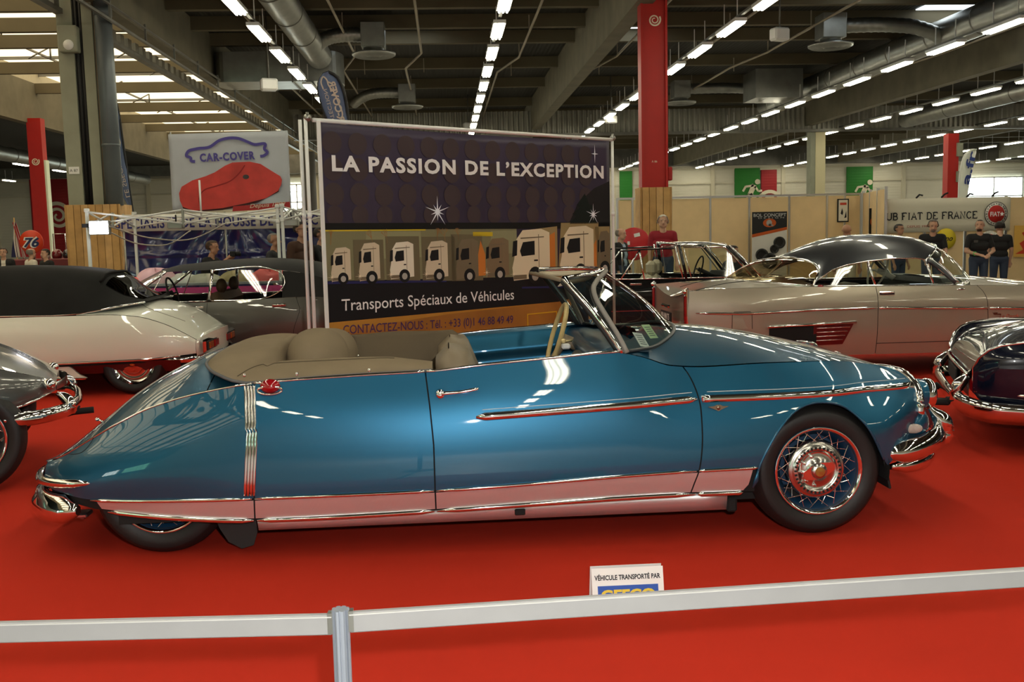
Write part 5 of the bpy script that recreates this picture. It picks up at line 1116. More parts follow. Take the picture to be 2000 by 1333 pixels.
MB().grid(P, flip=False).build('tail_panel', mat('tail_panel_grey', (.03, .03, .033), .25, .6), DC)
pipe([(-.04, .64, .50), (-.06, 0, .51), (-.04, -.64, .50)], .011, 'tail_trim', CHROME, DC, k=12)
Bx('number_plate', (-.06, 0, .43), (.012, .46, .10), DARK, DC, bev=.004)
bumper([(1.9, -.87, .285), (.9, -.875, .29), (.25, -.865, .30), (.04, -.835, .31), (-.07, -.70, .33), (-.11, -.45, .345), (-.12, 0, .345), (-.11, .45, .345), (-.07, .70, .33), (.04, .835, .31), (.25, .865, .30), (.9, .875, .32), (1.9, .87, .315)][::-1], [(.0, .05), (.025, .04), (.035, .01), (.028, -.04), (-.01, -.085), (-.03, -.05), (-.02, .03)], 'rear_bumper', DC, n=70)
for s in (1, -1): MB().box((-.22, -s * .35, .27), (.22, .10, .04), bev=.012).build('exhaust_tip', DARK, DC)
MB().box((1.6, 0, .3), (3.0, 1.5, .1)).box((1.0, 0, .36), (.9, 1.3, .2)).build('floor_pan', DARK, DC)
# ================================================================== BANNERS, BOOTHS, BARRIER
def flat(name, c): return mat('print_' + name, c, 0.6, spec=.3)
def poly(mb, pts, M, z0=0.0, h=0.0006): return mb.prism(pts, h, M, z0)
def disc_pts(cx, cy, r, n=20, ry=None): return [(cx + r * math.cos(2 * math.pi * k / n), cy + (ry or r) * math.sin(2 * math.pi * k / n)) for k in range(n)]
def stroke(mb, pts, wd, M, z0=0.0, h=0.0006, closed=False, n=None):
    """flat stroked line through points"""
    c = crv(pts, n) if n else np.asarray(pts, float); L, Rr = [], []
    for i in range(len(c)):
        d = c[min(i + 1, len(c) - 1)] - c[max(i - 1, 0)]; d = d / max(np.linalg.norm(d), 1e-9); q = np.array((-d[1], d[0])) * wd / 2; L.append(c[i] + q); Rr.append(c[i] - q)
    P = [[(a[0], a[1], z0 + h), (b[0], b[1], z0 + h)] for a, b in zip(L, Rr)]; return mb.grid(P, smooth=False, M=M, flip=True)
def star(cx, cy, r, k=.09, n=8, r2=.55):
    p = []
    for i in range(n * 2):
        a = math.pi * i / n + math.pi / 2; rr = (r if (i // 2) % 2 == 0 else r * r2) if i % 2 == 0 else r * k; p.append((cx + rr * math.cos(a), cy + rr * math.sin(a)))
    return p
# ------------------------------------------------------------------ the big transport banner
A0, B0 = Vector((-.95, 7.6, 0)), Vector((1.60, 9.6, 0)); du = (B0 - A0).normalized(); BW = (B0 - A0).length
bang = math.atan2(du.y, du.x)
BN = thing('transport_banner', (A0.x, A0.y, 0), 'large dark purple printed transport banner stretched on a white tube frame', 'banner', rz=bang)
def BM(z=0.0): return Matrix.Translation((0, z, 0)) @ Matrix.Rotation(math.pi / 2, 4, 'X')     # (u, height) -> upright, facing the camera
NAVY = mat('banner_navy', (0.038, 0.028, 0.054), 0.42, spec=.4, var=(1.2, .35), bump=(2.2, .25))
# cloth with soft creases
P = []
for i in range(61):
    u = .03 + (BW - .05) * i / 60; row = []
    for j in range(25):
        z = .52 + 1.81 * j / 24; sag = .020 * math.sin(math.pi * i / 60) * (j / 24) ** 8
        y = .0015 * math.sin(3.1 * u + 2.3 * z) * (j / 24); row.append((u, y, z - sag))
    P.append(row)
cl = MB().grid(P).build('banner_cloth', NAVY, BN, solid=.002)
L1, L2, L3 = -.003, -.0045, -.0095
def pr(name, polys, m_, lay=L1): 
    for p in polys: mb = MB(); poly(mb, p, BM(lay)); o = mb.build(name, m_, BN)
    return o
dots = []
for r_, (z, x0, rr) in enumerate(((2.185, .15, .085), (1.99, .15, .088), (1.80, .15, .088), (1.64, .15, .075))):
    k = 0
    while x0 + k * .228 < 3.0: dots.append((x0 + k * .228, z, rr)); k += 1
DOT = mat('banner_dot', (0.058, 0.040, 0.044), 0.5, spec=.3)
dm = MB(); poly(dm, disc_pts(0, 0, .09, 20), Matrix.Identity(4)); dm = dm.mesh('printed_dot', DOT)
for x, z, rr in dots:
    o = link('printed_dot', dm, BN); o.matrix_local = BM(L1 + .0004) @ Matrix.Translation((x, z, 0)) @ Matrix.Scale(rr / .09, 4)
pr('night_strip', [[(.04, 1.535), (BW - .03, 1.50), (BW - .03, 1.56), (.04, 1.585)]], flat('night', (.006, .006, .006)))
pr('night_sky', [[(2.62, 1.5), (BW - .03, 1.5), (BW - .03, 1.95), (3.0, 1.88), (2.78, 1.74)]], flat('dusk', (.012, .010, .012)))
pr('tree_silhouette', [[(2.66, 1.55), (2.75, 1.62), (2.70, 1.64), (2.80, 1.70), (2.76, 1.72), (2.87, 1.83), (2.93, 1.73), (2.97, 1.72), (2.99, 1.6), (3.05, 1.55)]], flat('tree', (.004, .008, .007)), L2)
pr('yard_wall', [[(.04, 1.12), (2.0, 1.08), (2.0, 1.515), (.04, 1.535)]], flat('yard', (.20, .185, .10)))
pr('yard_wall', [[(.42, 1.30), (.95, 1.30), (.95, 1.51), (.42, 1.515)], [(1.70, 1.3), (2.0, 1.3), (2.0, 1.5), (1.70, 1.5)]], flat('yard_light', (.26, .25, .14)), L1 - .0004)
pr('yard_stripe', [[(.04, 1.522), (1.0, 1.515), (1.0, 1.525), (.04, 1.533)], [(1.50, 1.46), (1.72, 1.455), (1.72, 1.49), (1.50, 1.495)]], flat('yellow', (.55, .42, .02)), L2)
pr('yard_floor', [[(.04, .80), (BW - .03, .78), (BW - .03, 1.10), (2.0, 1.09), (.04, 1.15)]], flat('asphalt', (.007, .007, .009)), L1 - .0003)
pr('blue_streak', [[(.06, 1.125), (1.2, 1.085), (1.2, 1.100), (.06, 1.145)], [(2.05, .985), (2.75, .955), (2.75, .975), (2.05, 1.0)]], flat('streak', (.02, .02, .10)), L2)
pr('orange_band', [[(.04, .52), (BW - .03, .52), (BW - .03, .92), (2.5, .838), (.04, .832)]], mat('print_orange', (.33, .135, .022), .5, var=(1.6, .25)), L2)
pr('orange_highlight', [[(.04, .832), (2.5, .838), (1.2, .815), (.04, .76)]], flat('amber', (.42, .20, .03)), L2 - .0008)
pr('dark_corner', [[(2.55, .52), (BW - .03, .52), (BW - .03, 1.0), (2.75, 1.0)]], flat('dark_corner', (.012, .010, .012)), L2 - .0018)
fr = MB()
for p in ([(2.10, .755), (2.475, .755), (2.475, .745), (2.10, .745)], [(2.10, .60), (2.112, .60), (2.112, .75), (2.10, .75)], [(2.463, .60), (2.475, .60), (2.475, .75), (2.463, .75)]): poly(fr, p[::-1] if 0 else p, BM(L3))
fr.build('yellow_frame', flat('frame_yellow', (.65, .38, .02)), BN)
# printed trucks
TB, TG, TD = flat('truck_beige', (.60, .50, .36)), flat('truck_shadow', (.17, .13, .08)), flat('truck_dark', (.008, .008, .009))
TT, TO, TW = flat('trailer', (.14, .115, .065)), flat('sodium', (.55, .18, .03)), flat('hub', (.40, .37, .33))
def truck(u0, u1, zb, zt, cab=TB, trailer=0.0, lit=True):
    """side view of a lorry cab facing left, printed; trailer extends behind to the right"""
    w_, h_ = u1 - u0, zt - zb; q = lambda a, b: (u0 + a * w_, zb + b * h_)
    root = None
    if trailer: root = pr('printed_trailer', [[q(.0, .1), (u1 + trailer, zb + .1 * h_), (u1 + trailer, zt + .03), q(.0, 1.08)]], TT, L2)
    t = pr('printed_truck', [[q(.05, .06), q(1, .10), q(1, .93), q(.78, 1.0), q(.30, .98), q(.14, .82), q(.07, .45), q(.02, .30)]], cab, L2 - .0008)
    for nm, pts, m_ in (('truck_window', [q(.26, .50), q(.60, .52), q(.60, .78), q(.30, .76), q(.22, .6)], TD), ('truck_visor', [q(.24, .82), q(.85, .84), q(.85, .86), q(.24, .845)], TG), ('truck_step', [q(.04, .08), q(.38, .08), q(.38, .16), q(.04, .16)], TG), ('truck_handle', [q(.58, .40), q(.68, .40), q(.68, .43), q(.58, .43)], TD), ('truck_seam', [q(.70, .2), q(.715, .2), q(.715, .9), q(.70, .9)], TG)):
        mb = MB(); poly(mb, pts, BM(L2 - .0018)); o = mb.build(nm, m_, t)
    mb = MB(); poly(mb, disc_pts(*q(.60, .13), .17 * h_, 18), BM(L2 - .0026)); o = mb.build('truck_wheel', TD, t)
    mb = MB(); poly(mb, disc_pts(*q(.60, .12), .085 * h_, 14), BM(L2 - .0034)); mb.build('truck_hub', TW, t)
    mb = MB(); poly(mb, [q(.02, .5), q(.14, .52), q(.16, .80), q(.05, .78)], BM(L2 - .0018)); mb.build('truck_mirror', TD, t)
    if lit: mb = MB(); poly(mb, star(*q(.04, .18), .045), BM(L2 - .0034)); mb.build('headlight_star', flat('headlight', (.9, .75, .55)), t)
truck(.09, .27, 1.125, 1.40, TB, .0); truck(.34, .54, 1.115, 1.43, TB, .0); 
pr('printed_trailer', [[(.30, 1.14), (.58, 1.13), (.58, 1.45), (.30, 1.455)], [(.60, 1.13), (.93, 1.11), (.93, 1.47), (.60, 1.475)], [(.955, 1.11), (1.30, 1.09), (1.30, 1.46), (.955, 1.465)], [(1.26, 1.09), (1.60, 1.08), (1.60, 1.47), (1.26, 1.48)]], TT, L2)
truck(.63, .87, 1.115, 1.43, flat('truck_pale', (.74, .67, .54)), 0); truck(.98, 1.22, 1.10, 1.43, TB, 0); truck(1.30, 1.55, 1.08, 1.44, TG, 0, False); truck(1.63, 1.90, 1.08, 1.44, flat('truck_brown', (.20, .14, .08)), 0)
pr('sodium_glow', [[(1.55, 1.12), (1.63, 1.12), (1.63, 1.30), (1.58, 1.42), (1.55, 1.3)], [(2.40, 1.10), (2.47, 1.10), (2.47, 1.48), (2.40, 1.45)], [(2.98, 1.1), (3.02, 1.1), (3.02, 1.4), (2.98, 1.35)]], TO, L2 - .0008)
pr('printed_trailer', [[(2.1, 1.10), (2.5, 1.06), (2.5, 1.53), (2.1, 1.50)], [(2.5, 1.06), (3.05, 1.05), (3.05, 1.56), (2.55, 1.56)], [(3.0, 1.08), (BW - .035, 1.08), (BW - .035, 1.52), (3.0, 1.52)]], flat('trailer_gold', (.30, .22, .10)), L2)
truck(1.93, 2.40, 1.03, 1.51, flat('truck_cream', (.70, .60, .42)), 0); truck(2.52, 2.98, 1.03, 1.53, flat('truck_cream', (.70, .60, .42)), 0); truck(3.03, 3.20, 1.07, 1.48, TG, 0, False)
tm_ = MB(); rt_ = random.Random(3)
def twig(x, z, a, l, d):
    x2, z2 = x + l * math.cos(a), z + l * math.sin(a); stroke(tm_, [(x, z), (x2, z2)], .004 * (d + 1) / 3, BM(L2))
    if d:
        for _ in range(3): twig(x2, z2, a + rt_.uniform(-.7, .7), l * .7, d - 1)
for x in (.10, .48, .62, 1.12, 1.20, 1.34): twig(x, 1.42, 1.57 + rt_.uniform(-.2, .2), .045, 3)
o = tm_.build('bare_trees', flat('twigs', (.30, .15, .05)), BN); o['kind'] = 'stuff'
for i, (x, z, r_) in enumerate(((1.124, 1.665, .13), (3.007, 2.20, .085), (2.975, 1.635, .10))):
    pr('light_star', [star(x, z, r_, .10 if i == 1 else .16, 4 if i == 1 else 10)], flat('star_white', (.85, .88, .95)), L3 - .001)
LET = flat('letter_white', (.82, .80, .80))
def btext(name, s, u, z, size, m_, width, ang=0.0, **k):
    M = BM(L3) @ Matrix.Translation((u, z, 0)) @ Matrix.Rotation(ang, 4, 'Z'); return text(name, s, m_, BN, M, size, width=width, words=True, **k)
btext('headline', 'LA PASSION DE L’EXCEPTION', .130, 1.978, .158, LET, 2.99, bold=.0058, spacing=1.16)
btext('service_line', 'Transports Spéciaux de Véhicules', .170, .915, .128, LET, 1.775, ang=-.011, bold=.0005)
btext('contact_line', 'CONTACTEZ-NOUS : Tél. : +33 (0)1 46 88 49 49', .172, .735, .098, flat('letter_violet', (.06, .025, .10)), 1.755, ang=-.028, bold=.0005)
btext('web_line', '.net', .98, .635, .085, flat('letter_violet', (.12, .05, .13)), .16)
ht = MB()
ht.tube([(.0, .01, 2.345), (BW + .03, .01, 2.345)], .016, 10); ht.build('top_tube', WHITEP, BN)
for u, y in ((-.055, .02), (-.02, .16), (BW + .045, .02)):
    MB().tube([(u, y, .0), (u, y, 1.7), (u, y, 2.36)], .0135, 10).tube([(u, y, 1.62), (u, y, 1.66)], .017, 10).build('frame_post', WHITEP, BN)
    MB().box((u, y, .01), (.05, .30, .02), bev=.004).build('post_foot', WHITEP, BN)
Bx('edge_strip', (.035, -.012, 1.45), (.034, .012, 1.78), WHITEP, BN, bev=.003)
for u in (-.04, BW + .045): MB().ellipsoid((u, .015, 2.36), (.03, .03, .028), 12, 8).tube([(u, .015, 2.36), (u, .015, 2.40)], .012, 8).build('corner_joint', GALV, BN)

# ------------------------------------------------------------------ CAR-COVER banner
CCB = thing('car_cover_banner', (-3.73, 18.0, 0), 'pale grey banner showing a red covered car, hung above the left booth', 'banner')
GREYB = mat('banner_pale_grey', (.45, .48, .52), .5, var=(2, .06), bump=(3.5, .5))
P = [[(-1.03 + 2.06 * i / 30, .02 * math.sin(i * .7 + j * .2) * (1 - j / 12), 2.0 + 1.32 * j / 12 + .03 * i / 30 * (j / 12)) for j in range(13)] for i in range(31)]
MB().grid(P).build('banner_cloth', GREYB, CCB, solid=.002)
PURP = flat('violet_blue', (.085, .07, .29)); REDC = mat('print_red_cover', (.55, .045, .035), .5, var=(2.5, .25))
def cc(pts): return [((x - 328) / 242 * 2.06 - 1.03, 3.34 - (y - 256) / 152 * 1.33) for x, y in pts]
mb = MB(); stroke(mb, cc([(380, 313), (372, 311), (372, 306), (363, 301), (366, 294), (384, 288), (410, 285), (432, 272), (450, 268), (470, 269), (488, 276), (500, 281), (524, 282), (521, 290), (527, 297), (519, 304), (512, 305)]), .050, BM(-.03), n=90); mb.build('car_outline', PURP, CCB)
xx_ = cc([(390, 313)])[0]; text('brand_lettering', 'CAR-COVER', PURP, CCB, BM(-.03) @ Matrix.Translation((xx_[0], xx_[1], 0)) @ Matrix.Rotation(.03, 4, 'Z'), .185, width=.95, bold=.008, spacing=1.15)
mb = MB(); poly(mb, cc([(344, 375), (350, 362), (372, 350), (400, 342), (418, 335), (440, 322), (455, 316), (490, 315), (512, 320), (535, 335), (551, 345), (554, 352), (552, 362), (545, 374), (520, 388), (480, 397), (430, 406), (372, 410), (350, 402), (345, 390)])[::-1], BM(-.027)); mb.build('covered_car', REDC, CCB)
mb = MB(); poly(mb, cc([(346, 385), (380, 398), (430, 402), (500, 391), (548, 368), (546, 376), (500, 397), (430, 410), (372, 413), (350, 405)])[::-1], BM(-.026)); mb.build('cover_shadow', flat('cover_shadow', (.05, .01, .01)), CCB)
mb = MB(); stroke(mb, cc([(385, 400), (384, 385), (392, 372), (420, 362), (450, 352), (470, 335), (480, 322)]), .02, BM(-.031), n=30); mb.build('cover_fold', flat('fold', (.28, .02, .02)), CCB)
mb = MB(); poly(mb, disc_pts(*cc([(481, 345)])[0], .055, 16, .04), BM(-.031)); mb.build('mirror_pocket', flat('pocket', (.06, .05, .05)), CCB)
mb = MB(); poly(mb, cc([(452, 403), (568, 396), (568, 409), (450, 413)])[::-1], BM(-.028)); mb.build('red_strip', flat('strip_red', (.38, .03, .03)), CCB)
xx_ = cc([(485, 407)])[0]; text('year_lettering', 'Depuis 1989', flat('cream_letter', (.7, .6, .45)), CCB, BM(-.032) @ Matrix.Translation((xx_[0], xx_[1], 0)) @ Matrix.Rotation(.05, 4, 'Z'), .10, width=.62, shear=.3)
for x in (-1.0, 1.0): MB().tube([(x, .03, 0), (x, .03, 3.36)], .018, 8).build('banner_pole', GALV, CCB)
# ------------------------------------------------------------------ white header sign and blue tarpaulin
WS = thing('specialist_sign', (-3.36, 15.62, 0), 'long white sign with dark blue capitals above the blue tarpaulin', 'sign')
MB().grid([[(-1.56 + 3.12 * i / 20, 0, z) for z in (1.63, 1.75, 1.885)] for i in range(21)]).build('sign_cloth', mat('sign_white', (.70, .68, .60), .6), WS, solid=.003)
text('sign_lettering', 'SPECIALISTE DE LA HOUSSE DE PROTECTION', flat('sign_blue', (.03, .03, .16)), WS, FRONT((-1.63, -.012, 1.678)), .215, width=3.45, bold=.005, spacing=1.08, words=True)
for x in (-1.52, 0, 1.5): MB().tube([(x, .03, 0), (x, .03, 1.9)], .015, 8).build('sign_post', GALV, WS)
TP = thing('blue_tarpaulin', (-3.36, 15.72, 0), 'shiny crumpled dark blue tarpaulin closing the back of the booth', 'tarpaulin')
P = []
for i in range(161):
    x = -1.56 + 3.15 * i / 160; row = []
    for j in range(70):
        z = .05 + 1.62 * j / 69; ax, az = x - .15, 1.95 - z; th_ = math.atan2(ax, az); d = math.hypot(ax, az)
        y = .050 * math.sin(13 * th_ + 2.0 * math.sin(3 * d)) * min(1, d) + .022 * math.sin(16 * d + 5 * th_) * math.exp(-1.2 * d) + .012 * math.sin(7 * x + 9 * z + 2 * math.sin(5 * x)) - (.025 if abs(z - 1.27) < .025 else 0)
        row.append((x, y, z))
    P.append(row)
MB().grid(P).build('tarpaulin_sheet', mat('blue_tarp', (.012, .020, .115), .28, coat=1.0, coat_r=.15, spec=.7, bump=(7, 1.0)), TP, solid=.003)
# ------------------------------------------------------------------ folding canopy frames
FRM = mat('white_frame', (.72, .73, .70), .35, .2)
def canopy(x, y, wx, wy, zt, zl, label):
    t = thing('canopy_frame', (x, y, 0), label, 'canopy frame')
    cs = [(-wx / 2, -wy / 2), (wx / 2, -wy / 2), (wx / 2, wy / 2), (-wx / 2, wy / 2)]
    for cx, cy_ in cs: MB().box((cx, cy_, zt / 2), (.04, .04, zt), bev=.004).box((cx, cy_, zt), (.06, .06, .05), bev=.008).box((cx, cy_, zl), (.055, .055, .05), bev=.008).build('post', FRM, t)
    for (a, b) in ((0, 1), (1, 2), (2, 3), (3, 0)):
        pa, pb = Vector((*cs[a], 0)), Vector((*cs[b], 0)); md = (pa + pb) / 2
        for p, q in ((pa, md), (md, pb)):
            MB().tube([tuple(p + Vector((0, 0, zt - .02))), tuple(q + Vector((0, 0, zl)))], .014, 6).build('truss_bar', FRM, t); MB().tube([tuple(p + Vector((0, 0, zl))), tuple(q + Vector((0, 0, zt - .02)))], .014, 6).build('truss_bar', FRM, t)
        MB().box(tuple(md + Vector((0, 0, (zt + zl) / 2 - .01))), (.03, .03, zt - zl), bev=.004).build('truss_joint', GALV, t)
    MB().tube([(0, 0, zl + .05), (0, 0, zt + .42)], .014, 6).build('centre_pole', FRM, t)
    for cx, cy_ in ((0, -wy / 2), (wx / 2, 0), (0, wy / 2), (-wx / 2, 0)): MB().tube([(cx, cy_, zt - .05), (0, 0, zl + .1)], .013, 6).build('cross_bar', FRM, t)
    return t
canopy(-3.44, 14.5, 2.46, 2.0, 1.90, 1.70, 'white folding canopy frame over the left part of the booth')
canopy(-1.46, 14.5, 1.38, 2.0, 1.91, 1.72, 'narrow white canopy frame beside the banner posts')
t = thing('flood_light', (-4.52, 13.42, 1.60), 'dazzling white floodlight clamped to the left canopy post', 'lamp')
Bx('lamp_body', (.02, .03, .07), (.26, .08, .19), GALV, t, bev=.01); Bx('lamp_face', (.02, -.018, .07), (.23, .01, .16), emis('flood_white', (.93, .93, 1.0), 45), t); Bx('lamp_bracket', (-.16, .05, .1), (.10, .03, .05), DARK, t)
for x, l in ((-3.56, 'grey box lamp hanging from the middle of the left canopy'), (-2.05, 'grey box lamp hanging between the two canopy frames')):
    t = thing('box_lamp', (x, 13.6, 1.62), l, 'lamp'); Bx('lamp_body', (0, 0, .06), (.20, .14, .09), GALV, t, bev=.012); MB().tube([(0, 0, .1), (0, 0, .2)], .01, 6).build('lamp_hook', DARK, t)
for i, pts in enumerate(([(-4.3, 13.2, 1.68), (-4.0, 14.0, 1.52), (-3.6, 14.6, 1.50), (-3.2, 15.0, 1.72)], [(-4.40, 13.45, 1.62), (-4.2, 14.0, 1.45), (-3.95, 14.4, 1.42), (-3.75, 15.1, 1.62)])):
    tag(MB().tube([tuple(p) for p in crv(pts, 20)], .010, 5).build('power_cable', mat('cable_beige', (.35, .32, .27), .6)), ['upper beige cable drooping under the left canopy', 'lower beige cable drooping from the floodlight'][i], 'cable')
# ------------------------------------------------------------------ sales table with cloths
TBX = thing('sales_table', (-2.95, 13.84, 0), 'sales table with a bright pink cloth seen behind the grey sedan', 'table')
PINK = mat('pink_cloth', (.55, .04, .20), .7, bump=(4, .3))
Bx('table_top', (0, 0, .90), (4.2, .8, .03), mat('grey_table', (.4, .4, .42), .5), TBX)
MB().grid([[(-2.1 + 4.2 * i / 60, -.405 - .012 * math.sin(i * 1.3), z) for z in (.04, .45, .86)] for i in range(61)]).build('table_cloth', PINK, TBX, solid=.003)
for x in (-2.05, 2.05):
    for y in (-.33, .36): Bx('table_leg', (x, y, .44), (.04, .04, .88), GALV, TBX)
for i, (x, r_, c) in enumerate(((-2.0, .10, (.7, .35, .03)), (-1.84, .09, (.65, .10, .05)), (-1.69, .08, (.6, .55, .5)), (.05, .12, (.6, .58, .16)), (-.75, .13, (.62, .28, .26)))):
    t = MB(); poly(t, disc_pts(x, .70, r_, 18), Matrix.Translation((0, -.425, 0)) @ Matrix.Rotation(math.pi / 2, 4, 'X')); t.build('cloth_spot', flat('spot_%d' % i, c), TBX)
rs = random.Random(11)
CLC = [((.72, .74, .35), 'pale yellow'), ((.75, .72, .70), 'white'), ((.68, .12, .12), 'red'), ((.72, .45, .50), 'pink'), ((.45, .42, .36), 'beige'), ((.1, .3, .3), 'teal'), ((.70, .60, .58), 'cream'), ((.35, .28, .15), 'brown'), ((.74, .75, .40), 'lime yellow')]
def cloth_heap(x, y, z, rx, ry, rz_, c, nm, label, seed):
    q = random.Random(seed); ph = [q.uniform(0, 6) for _ in range(6)]; P = []
    for i in range(24):
        a = 2 * math.pi * i / 24; row = []
        for j in range(9):
            v = j / 8; k = 1 + .12 * math.sin(3 * a + ph[0]) + .08 * math.sin(5 * a + ph[1] + 3 * v); row.append((rx * k * math.cos(a) * math.cos(v * 1.57) ** .7, ry * k * math.sin(a) * math.cos(v * 1.57) ** .7, rz_ * math.sin(v * 1.57) * (1 + .25 * math.sin(4 * a + ph[2]))))
        P.append(row)
    o = MB().grid(P, closed_u=True).build('folded_cloth', mat('cloth_' + nm.replace(' ', '_'), c, .75, bump=(30, .3)), loc=(x, y, z)); return tag(o, label, 'cloth', 'cloths heaped on the sales table')
for i, (x, rx, rz_, ci) in enumerate(((-4.70, .30, .17, 0), (-4.35, .22, .14, 8), (-4.10, .2, .07, 2), (-3.85, .28, .17, 3), (-3.5, .2, .10, 1), (-3.2, .25, .09, 4), (-2.75, .26, .12, 7), (-2.35, .28, .15, 2), (-2.0, .25, .12, 6), (-1.6, .25, .14, 4), (-1.3, .22, .10, 5), (-1.05, .2, .12, 1))):
    pl = ['at the far left end', 'beside the pale yellow heap', 'low, in front of the pink heap', 'largest on the left', 'flat, left of the sedan windscreen', 'behind the sedan windscreen', 'seen through the front side window', 'beside the sedan door post', 'seen through the rear side window', 'above the yellow spot', 'near the rear pillar', 'at the right end'][i]
    cloth_heap(x * 1.02, 13.8, .915, rx, .26, rz_, *CLC[ci][:1], CLC[ci][1], 'heap of %s cloth on the sales table, %s' % (CLC[ci][1], pl), i)
# ------------------------------------------------------------------ feather flags
def feather(name, Y, left, right, label, m_, pole_right=True, edge=None):
    """teardrop flag between its left and right edge (x,z); the pole follows one edge down to the floor"""
    x0 = right[0][0] if pole_right else left[0][0]; t = thing(name, (x0, Y, 0), label, 'flag'); l = crv(left, 30); r = crv(right, 30)
    P = [[(l[i][0] + (r[i][0] - l[i][0]) * k / 6 - x0, .03 * math.sin(3 * l[i][1] + k * .6) - .02, l[i][1] + (r[i][1] - l[i][1]) * k / 6) for k in range(7)] for i in range(30)]
    MB().grid(P, flip=True).build('flag_cloth', m_, t, solid=.003)
    e = r if pole_right else l; o_ = l if pole_right else r
    MB().tube([(0, 0, 0)] + [(p[0] - x0, 0, p[1]) for p in e] + [(p[0] - x0, 0, p[1]) for p in o_[::-1][1:16]], .022, 8).build('flag_pole', edge or BLACKRUB, t)
    MB().box((0, 0, .015), (.5, .06, .03)).box((0, 0, .015), (.06, .5, .03)).build('flag_foot', DARK, t)
    return t
F1R = [(-6.796, 2.114), (-6.845, 2.724), (-6.887, 3.275), (-6.928, 3.823), (-6.973, 4.314), (-7.049, 4.64), (-7.147, 4.804), (-7.229, 4.859)]
F1L = [(-6.818, 2.115), (-6.994, 2.451), (-7.165, 2.841), (-7.267, 3.282), (-7.307, 3.83), (-7.319, 4.482), (-7.29, 4.752), (-7.229, 4.859)]
F1C = [(-7.24, 4.62), (-7.12, 4.50), (-7.06, 4.28), (-7.05, 4.05), (-6.98, 3.72), (-6.96, 3.58), (-7.02, 3.50), (-7.10, 3.60), (-7.16, 3.72), (-7.14, 3.85)]
F2L = [(-1.218, 1.698), (-1.418, 2.575), (-1.514, 3.009), (-1.571, 3.241), (-1.603, 3.405), (-1.578, 3.536), (-1.515, 3.614), (-1.461, 3.627)]
F2R = [(-1.198, 1.697), (-1.205, 2.371), (-1.235, 2.971), (-1.251, 3.236), (-1.296, 3.447), (-1.37, 3.58), (-1.461, 3.627)]
F3L = [(17.55, 1.393), (17.596, 2.439), (17.661, 3.409), (17.812, 3.821), (18.062, 3.954), (18.188, 3.952)]
F3R = [(17.623, 1.392), (17.888, 2.364), (17.98, 2.987), (18.075, 3.471), (18.172, 3.883), (18.188, 3.952)]
FB = mat('flag_blue_grey', (.10, .14, .25), .6, var=(2, .1)); FL = flat('flag_letter', (.55, .47, .40))
f1 = feather('feather_flag', 22.5, F1L, F1R, 'blue-grey feather flag with mirrored lettering beside the grey downpipe', FB)
MIR = lambda x, y, z, a: Matrix.Translation((x, y, z)) @ Matrix.Rotation(math.pi / 2, 4, 'X') @ Matrix.Rotation(a, 4, 'Z') @ Matrix.Diagonal((-1, 1, 1, 1))
text('flag_lettering', 'LE SPECIALISTE', FL, f1, MIR(-.10, -.08, 2.42, -1.36), .13, width=1.25)
mb = MB(); stroke(mb, [(x - F1R[0][0], z) for x, z in F1C], .032, BM(-.075), n=50); mb.build('car_outline', FL, f1)
f2 = feather('feather_flag', 13.5, F2L, F2R, 'blue-grey feather flag rising behind the top left of the big banner', FB)
text('flag_lettering', 'CAR-COVER', FL, f2, MIR(-.02 - .10, -.06, 2.80, -1.36), .125, width=.72, bold=.004); text('flag_small_lettering', 'PROTECTION', FL, f2, MIR(-.22, -.06, 2.85, -1.36), .07, width=.55)
mb = MB(); stroke(mb, [(-.335, 3.40), (-.36, 3.50), (-.33, 3.56), (-.285, 3.52), (-.27, 3.46), (-.20, 3.36), (-.14, 3.20), (-.10, 3.08), (-.12, 2.98), (-.10, 2.86)], .018, BM(-.065), n=40); mb.build('car_outline', FL, f2)
f3 = feather('feather_flag', 33.5, F3L, F3R, 'white feather flag with blue letters in front of the right-hand window', mat('flag_white', (.72, .74, .66), .6), False, WHITEP)
text('flag_lettering', 'a.fr', flat('flag_navy', (.03, .05, .2)), f3, Matrix.Translation((.36, -.08, 2.75)) @ Matrix.Rotation(math.pi / 2, 4, 'X') @ Matrix.Rotation(1.36, 4, 'Z'), .38, width=1.15, bold=.01)
# ------------------------------------------------------------------ round petrol sign, small flag and helmets at far left
t = thing('round_sign', (-8.62, 21.55, 0), 'round orange-red sign with dark blue 76', 'sign')
MB().lathe([(0, -.03), (.235, -.03), (.245, 0), (.235, .03), (0, .03)], 36, M=Matrix.Translation((0, 0, 1.52)) @ Matrix.Rotation(math.pi / 2, 4, 'X')).build('sign_disc', mat('sign_orange', (.62, .045, .01), .4), t)
text('number_outline', '76', WHITEB, t, FRONT((-.175, -.036, 1.415)), .27, width=.34, bold=.022, shear=.25); text('number', '76', flat('number_blue', (.02, .03, .10)), t, FRONT((-.165, -.040, 1.42)), .26, width=.32, bold=.008, shear=.25)
MB().tube([(0, .03, 0), (0, .03, 1.4)], .03, 8).build('sign_post', DARK, t)
t = thing('striped_flag', (-9.25, 22.3, 0), 'small furled flag with red and white stripes at the left edge', 'flag')
MB().tube([(0, 0, 0), (0, 0, 2.05)], .012, 6).build('flag_pole', WOOD[0], t)
